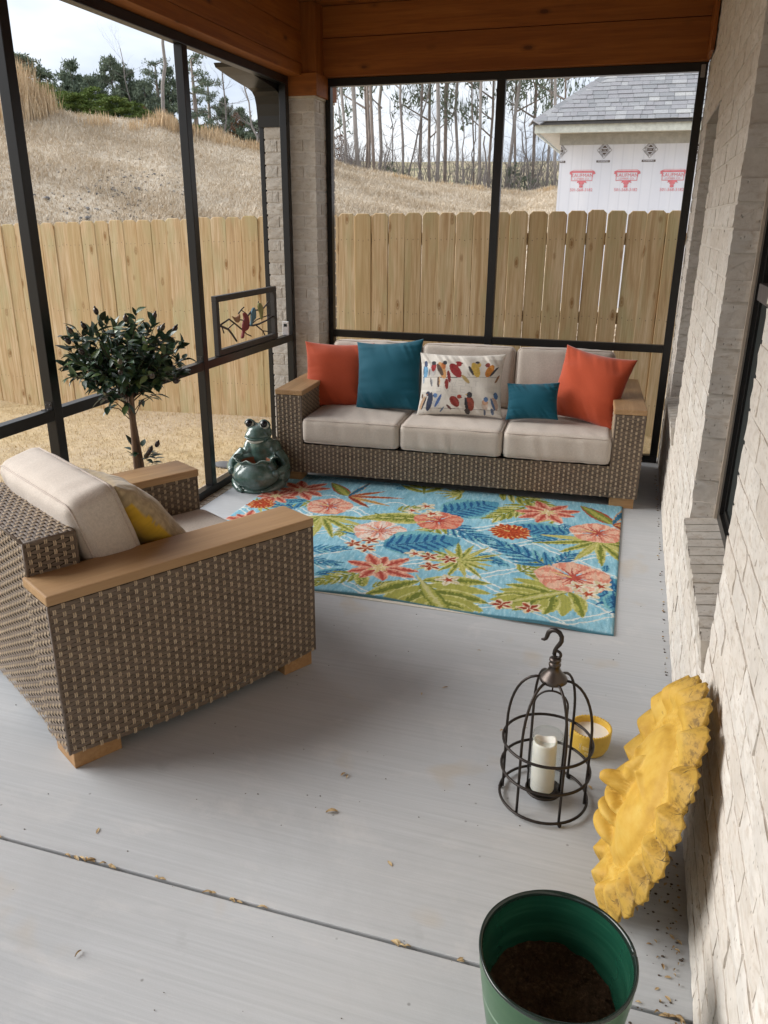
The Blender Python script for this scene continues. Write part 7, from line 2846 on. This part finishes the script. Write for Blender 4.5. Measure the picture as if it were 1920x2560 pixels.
def logo_kaufman():
    mb = MB()
    I = Matrix.Identity(4)
    # roof-shaped sign with a mallet below
    flat(mb, [(-.155, .055), (.155, .055), (.150, .068), (.115, .088), (-.110, .088), (-.160, .066)], I, 0, 0.0005)
    flat(mb, [(-.130, .0765), (.128, .0765), (.110, .0835), (-.108, .0835)], I, 1, 0.001)
    flat(mb, [(-.150, .056), (-.162, .042), (-.128, .030), (-.126, .056)], I, 0, 0.0005)
    flat(mb, [(.150, .056), (.162, .045), (.122, .030), (.122, .056)], I, 0, 0.0005)
    for b in ((-.132, -.040, .126, -.033), (-.132, -.033, -.125, .054), (.119, -.033, .126, .054)):
        flat(mb, [(b[0], b[1]), (b[2], b[1]), (b[2], b[3]), (b[0], b[3])], I, 0, 0.0006)
    flat(mb, [(-.055, -.040), (.050, -.040), (.050, -.052), (.066, -.066), (.028, -.058), (.028, -.078), (-.036, -.078), (-.036, -.058), (-.060, -.066)], I, 0, 0.0012)
    for (z0, z1) in ((-.088, -.080), (-.118, -.091)):
        flat(mb, [(-.027, z0), (.018, z0), (.018, z1), (-.027, z1)], I, 0, 0.0006)
    merge(mb, text_mesh('KAUFMAN', 0.058, red, 0.0), Matrix.Translation((-.003, .022, .0012)), 0)
    merge(mb, text_mesh('LUMBER CO.', 0.029, red, 0.0), Matrix.Translation((-.003, -.016, .0012)) @ Matrix.Diagonal((1.15, 1, 1, 1)), 0)
    merge(mb, text_mesh('501-568-3182', 0.050, red, 0.0), Matrix.Translation((0, -.145, .0008)), 0)
    return mb.mesh('wrap_print', [red, wht])


def logo_diamond():
    mb = MB()
    I = Matrix.Identity(4)
    s = 0.135
    D = lambda k_: [(0, s * k_), (s * 0.93 * k_, 0), (0, -s * k_), (-s * 0.93 * k_, 0)]
    # outline rings as frames
    for (a, b) in ((1.0, 0.95), (0.60, 0.555)):
        o_, i_ = D(a), D(b)
        for q in range(4):
            p, r2 = q, (q + 1) % 4
            flat(mb, [o_[p], o_[r2], i_[r2], i_[p]][::-1], I, 0, 0.0006)
    flat(mb, [(0, .072), (.040, .036), (-.040, .036)][::-1], I, 0, 0.0006)
    flat(mb, [(0, -.072), (.040, -.036), (-.040, -.036)], I, 0, 0.0006)
    flat(mb, [(-.050, -.022), (.050, -.022), (.050, .022), (-.050, .022)], I, 0, 0.0006)
    merge(mb, text_mesh('CMC', 0.032, wht, 0.0), Matrix.Translation((0, 0, .0012)), 1)
    h = 0.108 / 2
    for (txt, cx, cz, ang) in (('BILLION', -.050, .054, 47), ('DOLLAR', .050, .054, -47), ('RETURN', -.050, -.054, -47), ('POWER', .050, -.054, 47)):
        merge(mb, text_mesh(txt, 0.032, brn, 0.0003), Matrix.Translation((cx * 1.02, cz * 1.02, .0008)) @ Matrix.Rotation(R(ang), 4, 'Z'), 0)
    flat(mb, [(-.120, -.192), (.105, -.192), (.105, -.158), (-.120, -.158)], I, 0, 0.0006)
    merge(mb, text_mesh('POWERPRO', 0.033, wht, 0.0003), Matrix.Translation((-.008, -.175, .0012)), 1)
    return mb.mesh('wrap_print', [brn, wht])


kme, dme = logo_kaufman(), logo_diamond()
for q, x in enumerate((-1.064, -0.527, 0.012, 0.55)):
    o = link('wrap_print', kme, house, (HX(x) - hx0, -0.0030, HZ(2.128)), (R(90), 0, 0))
    o.scale = (1.22, 1.22, 1.22)
for q, x in enumerate((-0.823, -0.288, 0.25)):
    o = link('wrap_print', dme, house, (HX(x) - hx0, -0.0030, HZ(2.435)), (R(90), 0, 0))
    o.scale = (0.88, 0.88, 0.88)
# the print at the corner is cut by the wall edge: only its right part
half = MB()
bm = bmesh.new()
bm.from_mesh(dme)
bmesh.ops.bisect_plane(bm, geom=bm.verts[:] + bm.edges[:] + bm.faces[:], plane_co=(0.012, 0, 0), plane_no=(-1, 0, 0), clear_outer=True)
hme = bpy.data.meshes.new('wrap_print')
bm.to_mesh(hme)
bm.free()
for m in dme.materials:
    hme.materials.append(m)
o = link('wrap_print', hme, house, (0.004 - 0.012 * .88, -0.0030, HZ(2.435)), (R(90), 0, 0))
o.scale = (0.88, 0.88, 0.88)
